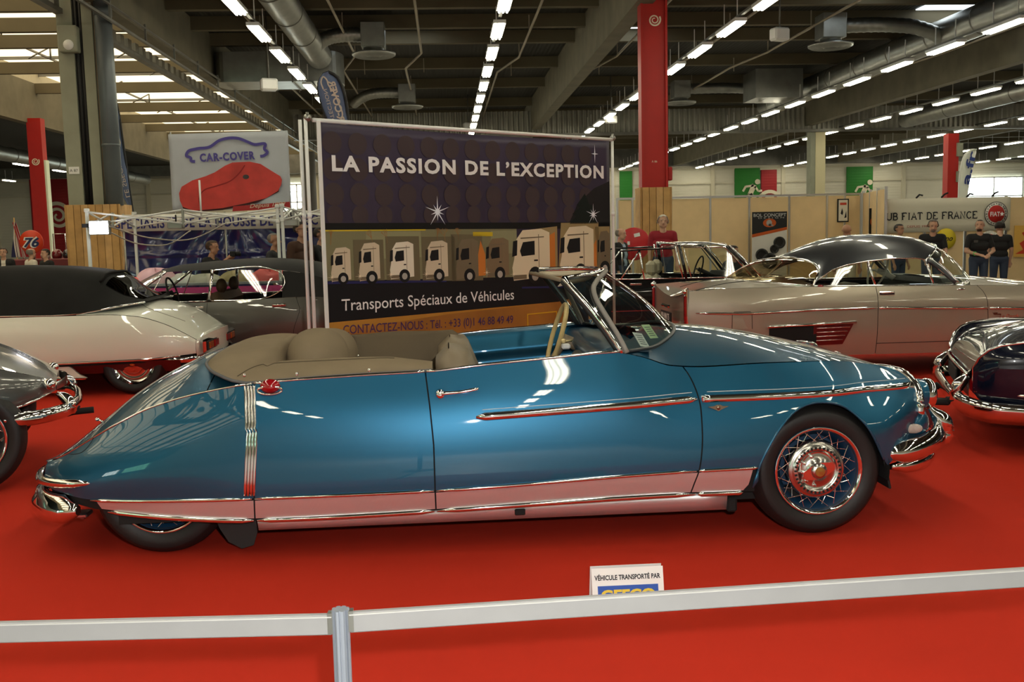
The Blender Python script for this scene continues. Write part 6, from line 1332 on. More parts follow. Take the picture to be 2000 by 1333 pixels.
for k in range(8): MB().grid([[(-.02 + (.045 * k - .12 + .03) * v * .9 + .015 * math.sin(5 * v + k), .02 * math.sin(k * 2.1), 1.95 - .75 * v) for v in np.linspace(0, 1, 12)], [(.02 + (.045 * (k + 1) - .12 + .03) * v * .9 + .015 * math.sin(5 * v + k + 1), .02 * math.sin(k * 2.1 + 2.1), 1.95 - .75 * v) for v in np.linspace(0, 1, 12)]]).build('stripe', flat('stripe_navy', (.02, .02, .08)) if k < 2 else (flat('stripe_red', (.35, .02, .03)) if k % 2 else flat('stripe_white', (.6, .55, .5))), t)
for i, (x, z, r_, c, l) in enumerate(((-8.49, 1.31, .10, (.75, .72, .66), 'white round helmet with a red mark beside the round sign'), (-8.25, 1.29, .11, (.16, .01, .015), 'dark maroon helmet between white helmet and planks'), (-8.02, 1.28, .11, (.02, .02, .025), 'black helmet next to the plank-clad column'))):
    t = thing('helmet', (x, 21.9, 1.16 + .8 * r_), l, 'helmet'); MB().lathe([(0, r_), (r_ * .6, r_ * .8), (r_ * .95, r_ * .3), (r_, -.2 * r_), (r_ * .85, -r_ * .75), (r_ * .7, -r_ * .8)], 20).build('helmet_shell', mat('helmet_%d' % i, c, .2, coat=1), t)
    if i == 0: mb = MB(); stroke(mb, [(-.03, .03), (.03, .03), (-.005, -.05)], .02, Matrix.Translation((0, -.103, 0)) @ Matrix.Rotation(math.pi / 2, 4, 'X')); mb.build('red_mark', REDLINE, t)
t = thing('display_stand', (-8.5, 21.95, 0), 'chrome and red display stand under the round sign', 'display stand')
Bx('stand_body', (0, 0, .58), (1.5, .5, 1.16), mat('stand_maroon', (.14, .012, .015), .5), t, bev=.02)
for x in (-.55, .1, .62): MB().tube([(x, .2, 1.16), (x, .2, 1.68), (x + .25, .2, 1.68), (x + .25, .2, 1.16)], .014, 8).build('chrome_rail', CHROME, t)
# ------------------------------------------------------------------ partition panels at right
PAN = mat('partition_panel', (.74, .54, .29), .6, var=(3, .05), bump=(30, .05))
PX = [4.40, 4.79, 5.79, 6.81, 7.83, 8.88, 9.88, 10.35, 10.78]
t = thing('partition_wall', (0, 25.5, 0), 'row of light wood partition panels with grey posts behind the right-hand cars', 'partition')
for a, b in zip(PX[:-1], PX[1:]): Bx('panel', ((a + b) / 2, 0, 1.14), (b - a - .05, .03, 2.2), PAN, t)
for x in PX: Bx('panel_post', (x, 0, 1.15), (.055, .06, 2.3), ALU, t, bev=.006)
Bx('top_rail', ((PX[0] + PX[-1]) / 2, 0, 2.28), (PX[-1] - PX[0], .07, .05), ALU, t)
t = thing('partition_wing', (10.83, 25.45, 0), 'short partition run turned towards the camera, left of the white banner', 'partition', rz=-(math.pi / 2 + .225))
for k in range(3): Bx('panel', (.47 + .93 * k, 0, 1.16), (.88, .03, 2.26), PAN, t)
for k in range(4): Bx('panel_post', (.0 + .93 * k, 0, 1.18), (.055, .06, 2.34), ALU, t)
t = thing('partition_wall', (0, 23.3, 0), 'light wood partition behind the white club banner', 'partition')
for k in range(5): Bx('panel', (10.9 + k * 1.0, 0, 1.03), (.95, .03, 2.05), PAN, t)
for k in range(6): Bx('panel_post', (10.42 + k * 1.0, 0, 1.04), (.055, .06, 2.08), ALU, t)
for k, x in enumerate((10.98, 12.2, 12.72, 13.3)):
    tag(MB().tube([(11.2 + k * .62, 23.3, 2.08), (11.28 + k * .62, 23.3, 2.16), (11.36 + k * .62, 23.3, 2.14 + .05 * (k % 2))], .022, 6).build('clamp', DARK), ['dark clamp on top of the partition near the red column', 'second dark clamp on the partition top below the window', 'third dark clamp on the partition top below the window', 'rightmost dark clamp on the partition top'][k], 'clamp')
FB_ = thing('club_banner', (10.40, 23.25, 0), 'long white club banner with black capitals and a round red emblem', 'banner')
MB().grid([[(3.10 * i / 20, -.008 * math.sin(i), 1.27 + .80 * j / 4) for j in range(5)] for i in range(21)]).build('banner_cloth', mat('banner_white', (.66, .62, .50), .6), FB_, solid=.003)
INK = flat('ink_black', (.015, .015, .02))
# serif capitals drawn from strokes with slab feet
GLY = {'U': ([[(.1, 1), (.1, .3), (.2, .05), (.5, 0), (.72, .08), (.8, .3), (.8, 1)]], [(.1, 1), (.8, 1)]), 'B': ([[(.15, 0), (.15, 1)], [(.15, 1), (.55, 1), (.7, .88), (.68, .64), (.5, .53), (.15, .53)], [(.5, .53), (.75, .42), (.77, .15), (.6, 0), (.15, 0)]], [(.12, 0), (.12, 1)]), 'F': ([[(.15, 0), (.15, 1)], [(.15, 1), (.75, 1), (.75, .85)], [(.15, .53), (.5, .53)]], [(.15, 0), (.1, 1)]), 'I': ([[(.2, 0), (.2, 1)]], [(.2, 0), (.2, 1)]),
       'A': ([[(.05, 0), (.42, 1), (.8, 0)], [(.2, .35), (.65, .35)]], [(.05, 0), (.8, 0)]), 'T': ([[(.4, 0), (.4, 1)], [(.05, .82), (.05, 1), (.75, 1), (.75, .82)]], [(.4, 0)]), 'D': ([[(.15, 0), (.15, 1)], [(.15, 1), (.5, 1), (.75, .8), (.8, .5), (.75, .2), (.5, 0), (.15, 0)]], [(.12, 0), (.12, 1)]), 'E': ([[(.15, 0), (.15, 1)], [(.15, 1), (.75, 1), (.75, .85)], [(.15, .53), (.5, .53)], [(.15, 0), (.78, 0), (.78, .18)]], [(.1, 0), (.1, 1)]),
       'R': ([[(.15, 0), (.15, 1)], [(.15, 1), (.55, 1), (.72, .85), (.68, .62), (.5, .52), (.15, .52)], [(.5, .52), (.8, 0)]], [(.15, 0), (.12, 1), (.82, 0)]), 'N': ([[(.12, 0), (.12, 1), (.75, 0), (.75, 1)]], [(.12, 0), (.1, 1), (.75, 1)]), 'C': ([[(.78, .8), (.65, .95), (.45, 1), (.2, .85), (.1, .5), (.2, .15), (.45, 0), (.65, .05), (.8, .22)]], []), 'L': ([[(.15, 0), (.15, 1)], [(.15, 0), (.72, 0), (.74, .2)]], [(.15, 1), (.1, 0)])}
def serif(s, x, z, h, M, mb):
    for ch in s:
        if ch == ' ': x += .45 * h; continue
        st_, feet = GLY[ch]
        for p in st_: stroke(mb, [(x + a * h * .95, z + b * h) for a, b in p], h * .17, M)
        for a, b in feet: stroke(mb, [(x + (a - .15) * h * .95, z + b * h), (x + (a + .15) * h * .95, z + b * h)], h * .07, M)
        x += (.55 if ch == 'I' else .95) * h
    return x
mb = MB(); serif('UB FIAT DE FRANCE', .05, 1.575, .158, BM(-.025), mb); mb.build('club_lettering', INK, FB_)
text('founded_lettering', 'DEPUIS 1990', flat('founded_red', (.45, .12, .10)), FB_, FRONT((.55, -.025, 1.385)), .075, width=.55)
RD = lambda cx, cz, r_, name, m_, y: MB().lathe([(0, .002), (r_, .002), (r_, 0)], 36, M=Matrix.Translation((cx, y, cz)) @ Matrix.Rotation(math.pi / 2, 4, 'X')).build(name, m_, FB_)
RD(2.74, 1.665, .29, 'emblem_ring', INK, -.026); RD(2.74, 1.665, .275, 'emblem_laurel', mat('laurel', (.55, .53, .48), .6, var=(14, .5)), -.029); RD(2.74, 1.665, .205, 'emblem_disc', flat('emblem_red', (.45, .02, .015)), -.032)
text('emblem_lettering', 'FIAT', LET, FB_, FRONT((2.585, -.036, 1.61)), .15, width=.24, bold=.003); mb = MB(); poly(mb, star(2.88, 1.66, .06, .5, 5, .9), BM(-.036)); mb.build('emblem_star', LET, FB_)
for i in range(24): a = 2 * math.pi * i / 24; o = MB(); poly(o, disc_pts(2.74 + .24 * math.cos(a), 1.665 + .24 * math.sin(a), .014, 8), BM(-.031)); o.build('emblem_leaf', INK, FB_)
t = thing('round_sign', (11.92, 23.24, 1.10), 'round yellow sign with black handwriting left of the man in the polo shirt', 'sign')
MB().lathe([(0, .01), (.25, .01), (.25, 0)], 32, M=Matrix.Rotation(math.pi / 2, 4, 'X')).build('sign_disc', mat('sign_yellow', (.72, .55, .02), .5), t); text('sign_writing', 'Dino', INK, t, FRONT((-.2, -.016, -.05)), .18, width=.36, shear=.35, bold=.003)
t = thing('round_sign', (13.0, 23.24, 1.02), 'round laurel emblem sign half hidden between the two men', 'sign'); MB().lathe([(0, .01), (.25, .01), (.25, 0)], 32, M=Matrix.Rotation(math.pi / 2, 4, 'X')).build('sign_rim', mat('laurel', (.55, .53, .48), .6), t); MB().lathe([(0, .016), (.17, .016), (.17, 0)], 32, M=Matrix.Rotation(math.pi / 2, 4, 'X')).build('sign_disc', flat('emblem_red', (.45, .02, .015)), t)
t = thing('poster', (13.72, 23.2, 0), 'red and yellow poster at the right edge', 'poster'); Bx('poster_sheet', (.12, 0, 1.0), (.5, .01, .75), mat('poster_yellow', (.7, .40, .08), .6), t); mb = MB(); poly(mb, [(-.1, .7), (.1, .8), (.0, .95), (.15, 1.05), (.05, 1.2), (.3, 1.3), (.32, .7)], BM(-.012)); mb.build('poster_shape', flat('poster_red', (.55, .05, .02)), t)
# roll-up display and posters
RU = thing('roll_up_display', (8.17, 24.9, 0), 'black, orange and white roll-up display standing before the partition', 'display')
Bx('display_sheet', (0, 0, 1.05), (.90, .01, 1.62), mat('rollup_white', (.62, .60, .55), .5), RU); Bx('display_base', (0, 0, .13), (.95, .2, .26), ALU, RU, bev=.02)
mb = MB(); poly(mb, [(-.45, 1.86), (-.45, 1.30), (.45, 1.47), (.45, 1.86)][::-1], BM(-.008)); mb.build('black_field', flat('rollup_black', (.02, .02, .022)), RU); mb = MB(); poly(mb, [(-.45, 1.30), (-.45, 1.22), (.45, 1.40), (.45, 1.47)][::-1], BM(-.009)); mb.build('orange_band', flat('rollup_orange', (.48, .09, .015)), RU)
mb = MB(); poly(mb, disc_pts(0, 1.58, .17, 24, .11), BM(-.010)); mb.build('orange_oval', flat('rollup_orange', (.48, .09, .015)), RU); mb = MB(); poly(mb, disc_pts(-.01, 1.58, .075, 14, .08), BM(-.012)); poly(mb, [(-.02, 1.55), (.10, 1.53), (.09, 1.50), (-.02, 1.50)][::-1], BM(-.012)); mb.build('grey_emblem', flat('rollup_grey', (.35, .34, .33)), RU)
text('display_lettering', 'BOL CONCEPT', flat('rollup_silver', (.45, .45, .45)), RU, FRONT((-.42, -.012, 1.74)), .11, width=.84, bold=.002); text('display_subline', 'D E S I G N', flat('rollup_silver', (.45, .45, .45)), RU, FRONT((-.3, -.012, 1.69)), .05, width=.66)
for cx, cz, r_ in ((.25, 1.08, .15), (.12, .92, .11), (-.2, .78, .16), (.0, .62, .2)): MB().lathe([(r_ * .55, .0), (r_ * .62, .03), (r_, .05), (r_ * 1.02, .03), (r_, 0)], 24, M=Matrix.Translation((cx, -.01, cz)) @ Matrix.Rotation(math.pi / 2, 4, 'X')).lathe([(0, .012), (r_ * .56, .012)], 24, M=Matrix.Translation((cx, -.01, cz)) @ Matrix.Rotation(math.pi / 2, 4, 'X')).build('horn_picture', mat('horn_black', (.012, .012, .012), .3), RU)
t = thing('framed_poster', (10.29, 25.45, 0), 'small framed poster with black border and red lettering on the partition', 'poster'); Bx('poster_frame', (0, 0, 1.86), (.30, .02, .60), DARK, t); Bx('poster_sheet', (0, -.012, 1.86), (.24, .006, .54), mat('poster_paper', (.68, .63, .52), .6), t)
Bx('poster_heading', (0, -.018, 2.03), (.17, .004, .06), flat('poster_heading_red', (.5, .06, .03)), t); mb = MB(); poly(mb, [(-.07, 1.78), (-.03, 1.92), (.0, 1.80), (-.02, 1.74)], BM(-.018)); poly(mb, [(.03, 1.66), (.08, 1.85), (.09, 1.68)], BM(-.018)); mb.build('poster_figures', INK, t)
t = thing('hanging_strip', (10.60, 24.30, 0), 'narrow black strip with orange stripe and oval beside the white banner', 'poster', rz=.0); Bx('strip_sheet', (0, 0, 1.56), (.22, .01, .64), DARK, t); Bx('strip_stripe', (0, -.008, 1.56), (.07, .004, .64), flat('rollup_orange', (.48, .09, .015)), t); mb = MB(); poly(mb, disc_pts(0, 1.55, .085, 18, .11), BM(-.012)); mb.build('strip_oval', flat('rollup_orange', (.48, .09, .015)), t); mb = MB(); poly(mb, disc_pts(0, 1.55, .04, 12, .06), BM(-.014)); mb.build('strip_emblem', flat('rollup_grey', (.35, .34, .33)), t)
# fire hose reel by the red column
t = thing('fire_hose_reel', (3.78, 20.0, 0), 'round red fire hose reel beside the plank-clad red column', 'hose reel')
MB().lathe([(0, .07), (.30, .07), (.33, .05), (.33, -.05), (.30, -.07), (0, -.07)], 36, M=Matrix.Translation((0, 0, 1.20)) @ Matrix.Rotation(math.pi / 2, 4, 'X')).build('reel_disc', mat('reel_red', (.50, .02, .025), .35), t)
Bx('reel_label', (.05, -.078, 1.38), (.12, .004, .07), WHITEB, t, ry=-.2); Bx('reel_mark', (-.12, -.078, 1.22), (.05, .004, .07), WHITEB, t); Bx('reel_bracket', (.2, .2, 1.2), (.4, .35, .06), GALV, t)
# ------------------------------------------------------------------ barrier in the foreground and tent card
RAILM = mat('rail_white', (.30, .30, .30), .4, var=(6, .05)); POSTM = mat('post_aluminium', (.36, .40, .47), .35, .5)
def rail(p, q, name, label):
    p, q = Vector(p), Vector(q); d = q - p; L = d.length; ang = math.atan2(d.y, d.x); t = thing(name, tuple((p + q) / 2 - Vector((0, 0, (p + q).z / 2))), label, 'barrier rail', rz=ang); z = p.z
    t2 = MB().box((0, 0, z - .0245), (L, .018, .049), bev=.003).build('rail_board', RAILM, t); MB().box((0, -.002, z - .004), (L, .020, .003)).build('rail_groove', mat('rail_edge', (.5, .5, .48), .4), t)
    for s in (-1, 1): Bx('rail_hook', (s * (L / 2 - .004), 0, z - .02), (.012, .022, .05), GALV, t)
    return t
rail((-1.36, 2.35, .600), (-.292, 2.285, .600), 'barrier_rail', 'white barrier rail left of the grooved post'); rail((-.252, 2.283, .604), (1.62, 2.378, .604), 'barrier_rail', 'white barrier rail right of the grooved post, passing the small card')
BP = thing('barrier_post', (-.272, 2.283, 0), 'grooved grey aluminium barrier post in the foreground', 'barrier post')
oc = []
for k in range(8):
    a = 2 * math.pi * k / 8 + math.pi / 8; b = a + math.pi / 4; c_, d_ = Vector((.0215 * math.cos(a), .0215 * math.sin(a))), Vector((.0215 * math.cos(b), .0215 * math.sin(b)))
    for f, r_ in ((.0, 1), (.36, 1), (.38, .80), (.62, .80), (.64, 1)): q_ = c_.lerp(d_, f) * r_; oc.append((q_.x, q_.y))
MB().prism(oc, .60).build('post_profile', POSTM, BP, loc=(0, 0, .012)); MB().lathe([(.010, .02), (.010, .606), (.0135, .607), (.0135, .612)], 12).build('post_core', POSTM, BP); MB().lathe([(0, 0), (.14, 0), (.14, .008), (.03, .014), (.024, .03)], 24).build('post_foot', POSTM, BP)
CD = thing('tent_card', (.675, 3.80, 0), 'small white tent card with blue and yellow logo standing on the carpet', 'card', rz=.0)
cw, chh = .285, .158
CM = plane_M((-cw / 2, -.055, .004), (1, 0, .0), (0, .24, .97))
mb = MB(); mb.box((cw / 2, chh / 2, 0), (cw, chh, .0015), M=CM); mb.build('card_front', mat('card_white', (.80, .79, .77), .5), CD); MB().box((cw / 2, chh / 2, 0), (cw, chh, .0015), M=plane_M((cw / 2, .05, .004), (-1, 0, 0), (0, -.24, .97))).build('card_back', mat('card_white', (.80, .79, .77), .5), CD)
MB().box((cw / 2, .047, .0015), (.24, .085, .001), M=CM).build('blue_field', flat('card_blue', (.035, .10, .42)), CD)
text('card_line', 'VÉHICULE TRANSPORTÉ PAR', INK, CD, CM @ Matrix.Translation((.012, .112, .002)), .026, width=.262, bold=.0008); text('card_logo', 'GEFCO', flat('card_yellow', (.72, .55, .06)), CD, CM @ Matrix.Translation((.034, .034, .004)), .055, width=.215, bold=.0025); MB().box((cw / 2, .017, .003), (.20, .010, .001), M=CM).build('logo_bar', flat('card_yellow', (.72, .55, .06)), CD)
# red carpet edge strip and a sports car nose with a painted blue reflection at the far right behind the men
t = thing('red_car', (11.5, 17.4, 0), 'dark red car nose with raised lid at the far right edge', 'car')
MB().ellipsoid((0, 0, .5), (.9, .6, .32), 24, 14).build('car_body', car_paint('dark_red_paint', (.12, .008, .01), .2, .3), t); MB().box((.1, .1, .98), (.9, .9, .03), ry=-.25, bev=.01).build('raised_lid', DARK, t); Bx('glass_reflection', (.0, -.35, .83), (.5, .02, .06), mat('blue_reflection', (.3, .5, .75), .1, coat=1), t)
for x in (-.55, .6): MB().lathe([(0, .05), (.2, .05), (.24, 0), (.2, -.05), (0, -.05)], 20, M=Matrix.Translation((x, -.5, .24)) @ Matrix.Rotation(math.pi / 2, 4, 'X')).build('wheel', TYRE, t)
# ================================================================== PEOPLE
SKIN = [mat('skin_light', (.52, .30, .20), .5), mat('skin_tan', (.42, .22, .13), .5)]
EYEM = mat('eye_dark', (.02, .015, .012), .25); LIPM = mat('lip', (.33, .12, .09), .5)
def capsule(mb, p, q, r0, r1, n=10):
    p, q = Vector(p), Vector(q); d = q - p; L = max(d.length, 1e-4); s, u = frame(d); P = []
    for k in range(9):
        if k < 4: a = math.pi / 2 * (1 - k / 4); c, rr = p - d / L * (r0 * math.sin(a)), r0 * math.cos(a)
        elif k > 4: a = math.pi / 2 * ((k - 4) / 4); c, rr = q + d / L * (r1 * math.sin(a)), r1 * math.cos(a)
        else: continue
        P.append([tuple(c + s * (rr * math.cos(2 * math.pi * j / n)) + u * (rr * math.sin(2 * math.pi * j / n))) for j in range(n)])
    P.insert(4, [tuple(p + s * (r0 * math.cos(2 * math.pi * j / n)) + u * (r0 * math.sin(2 * math.pi * j / n))) for j in range(n)]); P.insert(5, [tuple(q + s * (r1 * math.cos(2 * math.pi * j / n)) + u * (r1 * math.sin(2 * math.pi * j / n))) for j in range(n)])
    mb.grid(P, closed_v=True)
def person(loc, h, face, label, shirt, trousers, hair=None, hair_kind='short', skin=0, arms=None, lean=0.0, sleeve='short', glasses=False, beard=None, head_turn=0.0, head_nod=0.0, open_shirt=None, seated=False, group=None):
    """continuous body grown from tapered limbs; local frame faces -Y; face = heading angle about Z"""
    k = h / 1.75; T = thing('person', loc, label, 'person', group, rz=face)
    caps = []                                                       # (p, q, r0, r1, tag)
    def add(p, q, r0, r1, tg): caps.append((Vector(p) * k, Vector(q) * k, r0 * k, r1 * k, tg))
    ln = lambda z: -math.sin(lean) * max(0, z - .95)                # forward lean of the trunk
    def B_(x, y, z): return (x, y + ln(z), z if z < .95 else .95 + (z - .95) * math.cos(lean))
    dz = -.42 if seated else 0
    def S_(p): return (p[0], p[1], p[2] + dz)
    for s in (-1, 1):
        if seated:
            add((s * .10, 0, .52), (s * .13, -.40, .52), .085, .065, 'trousers'); add((s * .13, -.40, .52), (s * .13, -.38, .10), .06, .045, 'trousers'); add((s * .13, -.36, .05), (s * .13, -.50, .04), .045, .038, 'shoes')
        else:
            add((s * .095, 0, .93), (s * .105, -.01, .50), .092, .062, 'trousers'); add((s * .105, -.01, .50), (s * .11, .02, .10), .06, .042, 'trousers'); add((s * .11, .03, .05), (s * .12, -.13, .04), .045, .038, 'shoes')
    add(S_(B_(-.08, 0, .95)), S_(B_(.08, 0, .95)), .105, .105, 'trousers')
    add(S_(B_(-.06, 0, 1.05)), S_(B_(.06, 0, 1.05)), .108, .108, 'shirt'); add(S_(B_(-.075, .0, 1.22)), S_(B_(.075, .0, 1.22)), .112, .112, 'shirt'); add(S_(B_(-.12, .01, 1.36)), S_(B_(.12, .01, 1.36)), .085, .085, 'shirt'); add(S_(B_(-.165, .012, 1.405)), S_(B_(.165, .012, 1.405)), .055, .055, 'shirt')
    add(S_(B_(0, .015, 1.40)), S_(B_(0, -.005, 1.50)), .060, .055, 'skin')
    hb = Vector(S_(B_(0, -.01, 1.515))); ct, st = math.cos(head_turn), math.sin(head_turn); cn, sn = math.cos(head_nod), math.sin(head_nod)
    def hd(x, y, z): y2, z2 = y * cn + z * sn * -1, z * cn + y * sn; return tuple(hb + Vector((x * ct - y2 * st, x * st + y2 * ct, z2)))
    hc = hd(0, 0, .125)
    add(hd(0, .025, .140), hd(0, -.018, .145), .086, .080, 'head'); add(hd(0, -.035, .085), hd(0, -.055, .035), .062, .040, 'head'); add(hd(-.03, -.03, .05), hd(.03, -.03, .05), .045, .045, 'head')
    add(hd(0, -.095, .115), hd(0, -.112, .082), .010, .016, 'skin'); add(hd(-.035, -.083, .135), hd(.035, -.083, .135), .013, .013, 'skin')
    for s in (-1, 1): add(hd(s * .082, .012, .125), hd(s * .088, .018, .095), .014, .012, 'skin')
    arms = arms or {}
    for s in (-1, 1):
        a = arms.get(s, ((s * .235, .02, 1.13), (s * .235, -.07, .90))); sh_ = Vector(S_(B_(s * .185, .01, 1.395))); el, wr = Vector(S_(a[0])), Vector(S_(a[1]))
        m1 = sh_.lerp(el, .72); add(sh_, m1, .058, .047, 'shirt'); add(m1, el, .045, .041, 'shirt' if sleeve == 'long' else 'skin'); m2 = el.lerp(wr, .93); add(el, m2, .041, .029, 'shirt' if sleeve == 'long' else 'skin'); add(m2, wr, .028, .026, 'skin')
        d = (wr - el).normalized(); side = d.cross(Vector((0, 0, 1))); side = side.normalized() if side.length > .1 else Vector((1, 0, 0)); up = side.cross(d)
        pal = wr + d * .075; add(wr, pal, .026, .030, 'skin'); add(wr + d * .04 + side * .016, pal + side * .022, .02, .018, 'skin'); add(wr + d * .04 - side * .016, pal - side * .022, .02, .018, 'skin')
        for i, (o, l) in enumerate(((-.030, .062), (-.010, .074), (.010, .070), (.030, .055))):
            b = pal + side * o + d * .012; mdl = b + d * l * .55 - up * .012; add(b, mdl, .0105, .010, 'skin'); add(mdl, mdl + d * l * .3 - up * .026, .010, .009, 'skin')
        tb = wr + d * .03 - side * (.030 * s); add(tb, tb + d * .035 - side * (.022 * s) - up * .01, .012, .011, 'skin'); add(tb + d * .035 - side * (.022 * s) - up * .01, tb + d * .06 - side * (.016 * s) - up * .02, .011, .0095, 'skin')
    mb = MB(); [capsule(mb, p, q, a, b) for p, q, a, b, _ in caps]
    raw = bpy.data.objects.new('raw', mb.mesh('raw', SKIN[skin])); COL.objects.link(raw)
    rm = raw.modifiers.new('r', 'REMESH'); rm.mode = 'VOXEL'; rm.voxel_size = .0115; rm.use_smooth_shade = True
    sm = raw.modifiers.new('s', 'SMOOTH'); sm.factor = .5; sm.iterations = 4
    dg = bpy.context.evaluated_depsgraph_get(); me = bpy.data.meshes.new_from_object(raw.evaluated_get(dg)); bpy.data.objects.remove(raw)
    nf, nv = len(me.polygons), len(me.vertices); co = np.zeros(nv * 3); me.vertices.foreach_get('co', co); co = co.reshape(-1, 3); no = np.zeros(nv * 3); me.vertices.foreach_get('normal', no); no = no.reshape(-1, 3); ce = np.zeros(nf * 3); me.polygons.foreach_get('center', ce); ce = ce.reshape(-1, 3)
    best = np.full(nf, 9.0); tg = np.zeros(nf, int); names = ['skin', 'head', 'shirt', 'trousers', 'shoes']
    for p, q, a, b, t_ in caps:
        p_, d_ = np.array(p), np.array(q - p); u = np.clip((ce - p_) @ d_ / max(d_ @ d_, 1e-9), 0, 1); ds = np.linalg.norm(ce - p_ - u[:, None] * d_, axis=1) - (a + (b - a) * u); w_ = ds < best; best[w_] = ds[w_]; tg[w_] = names.index(t_)
    body = link('body', me, T); me.name = 'body'; me.materials.clear(); me.materials.append(SKIN[skin]); me.polygons.foreach_set('use_smooth', [True] * nf)
    faces = [tuple(f.vertices) for f in me.polygons]
    def garment(sel, off, name, m_):
        ids = np.nonzero(sel)[0]
        if len(ids) < 4: return None
        used = sorted({v for i in ids for v in faces[i]}); mp = {v: n for n, v in enumerate(used)}; vs = co[used] + no[used] * off
        g_ = bpy.data.meshes.new(name); g_.from_pydata([tuple(v) for v in vs], [], [tuple(mp[v] for v in faces[i]) for i in ids]); g_.polygons.foreach_set('use_smooth', [True] * len(ids)); g_.materials.append(m_); return link(name, g_, T)
    garment(tg == 2, .009 * k, 'shirt', shirt); garment(tg == 3, .008 * k, 'trousers', trousers); garment(tg == 4, .006 * k, 'shoes', DARK)
    rel = ce - np.array(hc) * k; ct_, st_ = math.cos(-head_turn), math.sin(-head_turn); rx = rel[:, 0] * ct_ - rel[:, 1] * st_; ry = rel[:, 0] * st_ + rel[:, 1] * ct_; rz_ = rel[:, 2]; near = np.linalg.norm(rel, axis=1) < .17 * k
    if hair is not None:
        if hair_kind == 'short': sel = near & (((rz_ > .062 * k) & (ry > -.075 * k)) | ((ry > .012 * k) & (rz_ > -.035 * k)) | ((np.abs(rx) > .07 * k) & (rz_ > .02 * k) & (ry > -.03 * k)))
        elif hair_kind == 'crop': sel = near & ((rz_ > .072 * k) | ((ry > .025 * k) & (rz_ > -.02 * k)))
        elif hair_kind == 'fringe': sel = near & (((ry > .01 * k) & (rz_ > -.04 * k) & (rz_ < .06 * k)))
        else: sel = (np.linalg.norm(rel, axis=1) < .30 * k) & ((rz_ > .055 * k) | (ry > -.005 * k)) & (rz_ > -.25 * k) & (tg != 2)
        garment(sel, (.004 if hair_kind == 'crop' else .014) * k, 'hair', hair)
    if beard is not None: garment(near & (ry < -.03 * k) & (rz_ < -.078 * k) & (rz_ > -.135 * k) & (np.abs(rx) < .04 * k), .003 * k, 'beard', beard)
    ey = MB()
    for s in (-1, 1): ey.ellipsoid(tuple(Vector(hd(s * .032, -.090, .122)) * k), (.009 * k, .006 * k, .0045 * k), 8, 6)
    o = ey.build('eyes', EYEM, T); br = MB()
    for s in (-1, 1): br.tube([tuple(Vector(hd(s * .018, -.098, .140)) * k), tuple(Vector(hd(s * .048, -.088, .142)) * k)], .0032 * k, 5)
    br.build('eyebrows', hair or EYEM, T); MB().tube([tuple(Vector(hd(-.024, -.090, .052)) * k), tuple(Vector(hd(0, -.097, .052)) * k), tuple(Vector(hd(.024, -.090, .052)) * k)], .005 * k, 6).build('mouth', LIPM, T)
    if glasses:
        g_ = MB()
        for s in (-1, 1): g_.tube([tuple(Vector(hd(s * .036 + .026 * math.cos(a), -.108, .122 + .018 * math.sin(a))) * k) for a in np.linspace(0, 2 * math.pi, 15)[:-1]], .003, 5, closed=True).tube([tuple(Vector(hd(s * .062, -.105, .125)) * k), tuple(Vector(hd(s * .088, .0, .125)) * k)], .003, 5)
        g_.tube([tuple(Vector(hd(-.01, -.11, .124)) * k), tuple(Vector(hd(.01, -.11, .124)) * k)], .003, 5).build('glasses', DARK, T)
    if open_shirt: garment((tg == 2) & (np.abs(ce[:, 0]) < .055 * k) & (ce[:, 1] < 0) & (ce[:, 2] > .95 * k), .013 * k, 'shirt_front', open_shirt)
    return T, hd, k
C_BLK = mat('cloth_black', (.008, .008, .009), .8); C_GRY = mat('cloth_charcoal', (.03, .032, .036), .8); C_BRN = mat('shirt_brown', (.045, .018, .008), .8); C_RED = mat('cloth_red_polo', (.26, .008, .018), .75); C_JEA = mat('cloth_jeans', (.03, .045, .08), .8); C_BLU = mat('cloth_pale_blue', (.34, .44, .56), .75); C_WHT = mat('cloth_white_shirt', (.62, .58, .5), .75); C_KHK = mat('cloth_khaki', (.34, .30, .2), .8)
H_DK = mat('hair_dark', (.012, .008, .006), .6); H_BR = mat('hair_brown', (.05, .025, .012), .6); H_WH = mat('hair_white', (.52, .49, .42), .6); H_GR = mat('hair_grey', (.16, .14, .12), .6)
# face angle: 0 looks at the camera (-Y); +pi/2 looks towards +X
P1 = person((-3.46, 14.75, 0), 1.48, 1.35, 'person in black T-shirt aiming a camera in front of the blue tarpaulin', C_BLK, C_JEA, H_BR, 'short', 1, arms={-1: ((-.20, -.24, 1.25), (-.06, -.40, 1.42)), 1: ((.20, -.24, 1.25), (.06, -.40, 1.40))}, lean=.18, head_nod=.1)
cm = thing('photo_camera', (-3.06, 14.66, 1.27), 'black camera held up by the person before the tarpaulin', 'camera'); Bx('camera_body', (0, 0, 0), (.07, .11, .08), DARK, cm, bev=.01); MB().tube([(.03, 0, 0), (.11, 0, 0)], [.03, .034], 12).build('lens', DARK, cm)
person((-2.50, 14.8, 0), 1.56, 1.45, 'person with cropped grey hair and charcoal shirt looking right, left of the brown shirt', C_GRY, C_JEA, H_GR, 'crop', 1)
person((-2.07, 14.55, 0), 1.71, .95, 'person in brown polo shirt wearing glasses, with short dark hair, next to the banner', C_BRN, C_JEA, H_DK, 'short', 0, glasses=True)
person((-1.85, 15.0, 0), 1.63, 1.2, 'person in dark jacket half hidden behind the banner posts', C_BLK, C_JEA, H_DK, 'short', 0, sleeve='long', arms={-1: ((-.22, -.16, 1.12), (-.05, -.26, 1.36))})
person((3.85, 17.6, 0), 1.74, -.15, 'person with white hair in a dark red polo shirt before the plank-clad column', C_RED, C_JEA, H_WH, 'short', 0)
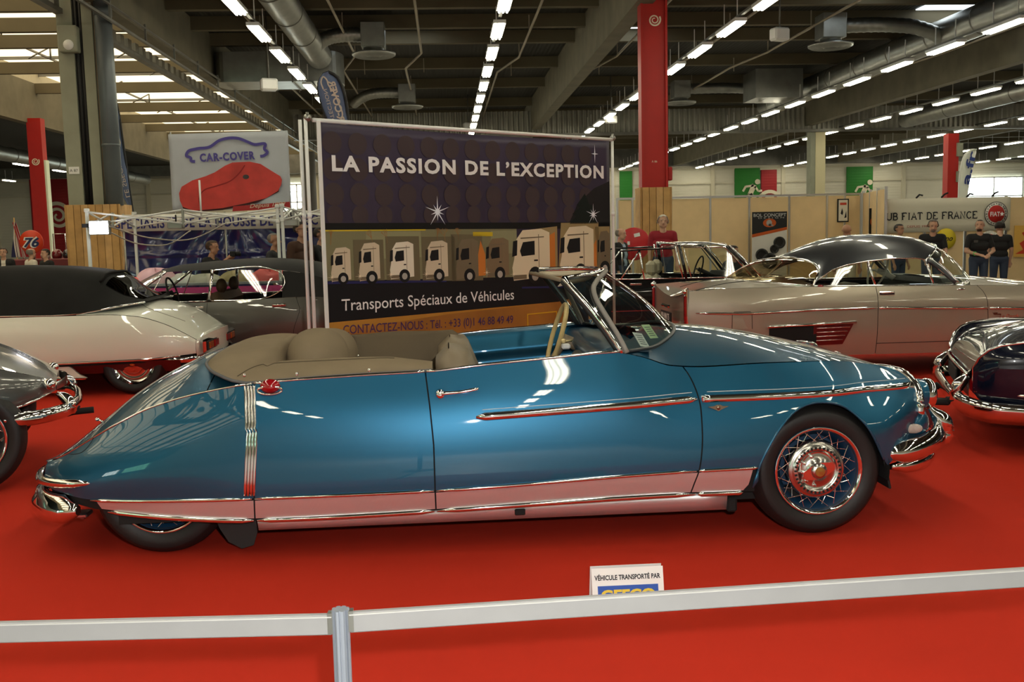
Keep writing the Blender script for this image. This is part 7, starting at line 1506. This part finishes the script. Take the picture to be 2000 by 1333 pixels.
person((3.02, 17.2, 0), 1.52, .9, 'person in pale blue shirt and dark jacket behind the right banner post', C_BLK, C_JEA, H_GR, 'fringe', 0, sleeve='long', open_shirt=C_BLU)
person((4.82, 16.6, 0), 1.56, .6, 'person in a dark hood seated behind the black car windscreen', C_BLK, C_JEA, H_DK, 'long', 1, seated=True)
person((6.78, 16.6, 0), 1.50, 2.6, 'person with shaved head in black top and pale trousers, seen over the coupe roof', C_BLK, C_KHK, None, 'crop', 1)
person((8.29, 17.9, 0), 1.48, .5, 'person with dark hair mostly hidden by the coupe roof', C_BLK, C_JEA, H_DK, 'short', 1)
person((8.47, 17.0, 0), 1.56, -.35, 'person with grey hair and goatee in black polo leaning over the coupe', C_BLK, C_JEA, H_GR, 'short', 0, beard=H_GR, lean=.22, head_nod=.25, arms={-1: ((-.24, -.15, 1.1), (-.14, -.36, .92)), 1: ((.24, -.15, 1.1), (.12, -.36, .92))})
PG = person((9.27, 16.9, 0), 1.53, -.1, 'person in black polo shirt with hands joined, facing us at the right', C_BLK, C_JEA, H_DK, 'crop', 0, beard=H_BR, head_turn=-.5, arms={-1: ((-.27, -.04, 1.12), (-.09, -.24, 1.05)), 1: ((.27, -.04, 1.12), (.09, -.24, 1.05))})
MB().tube([(-.135 + .03 * math.cos(a) * .9, -.165, .94 + .03 * math.sin(a)) for a in np.linspace(0, 2 * math.pi, 13)[:-1]], .007, 6, closed=True).build('wristband', mat('green_band', (.1, .6, .12), .5), PG[0]); Bx('shirt_print', (-.10, -.107, 1.15), (.07, .006, .045), mat('print_faded', (.06, .06, .055), .7), PG[0])
person((9.98, 17.5, 0), 1.49, 2.9, 'person in black T-shirt seen from behind at the right', C_BLK, C_JEA, H_DK, 'short', 0)
person((-8.93, 20.9, 0), 1.42, .2, 'person in dark jacket at the far left edge under the striped flag', C_BLK, C_JEA, H_DK, 'short', 0, sleeve='long', open_shirt=C_WHT)
person((-8.15, 20.3, 0), 1.40, 2.4, 'person with shaved head and white shirt seen from behind below the round sign', C_WHT, C_JEA, H_GR, 'fringe', 0)
person((-7.75, 20.0, 0), 1.38, -.6, 'person in dark clothes just left of the plank-clad base', C_BLK, C_JEA, H_DK, 'short', 0, sleeve='long')
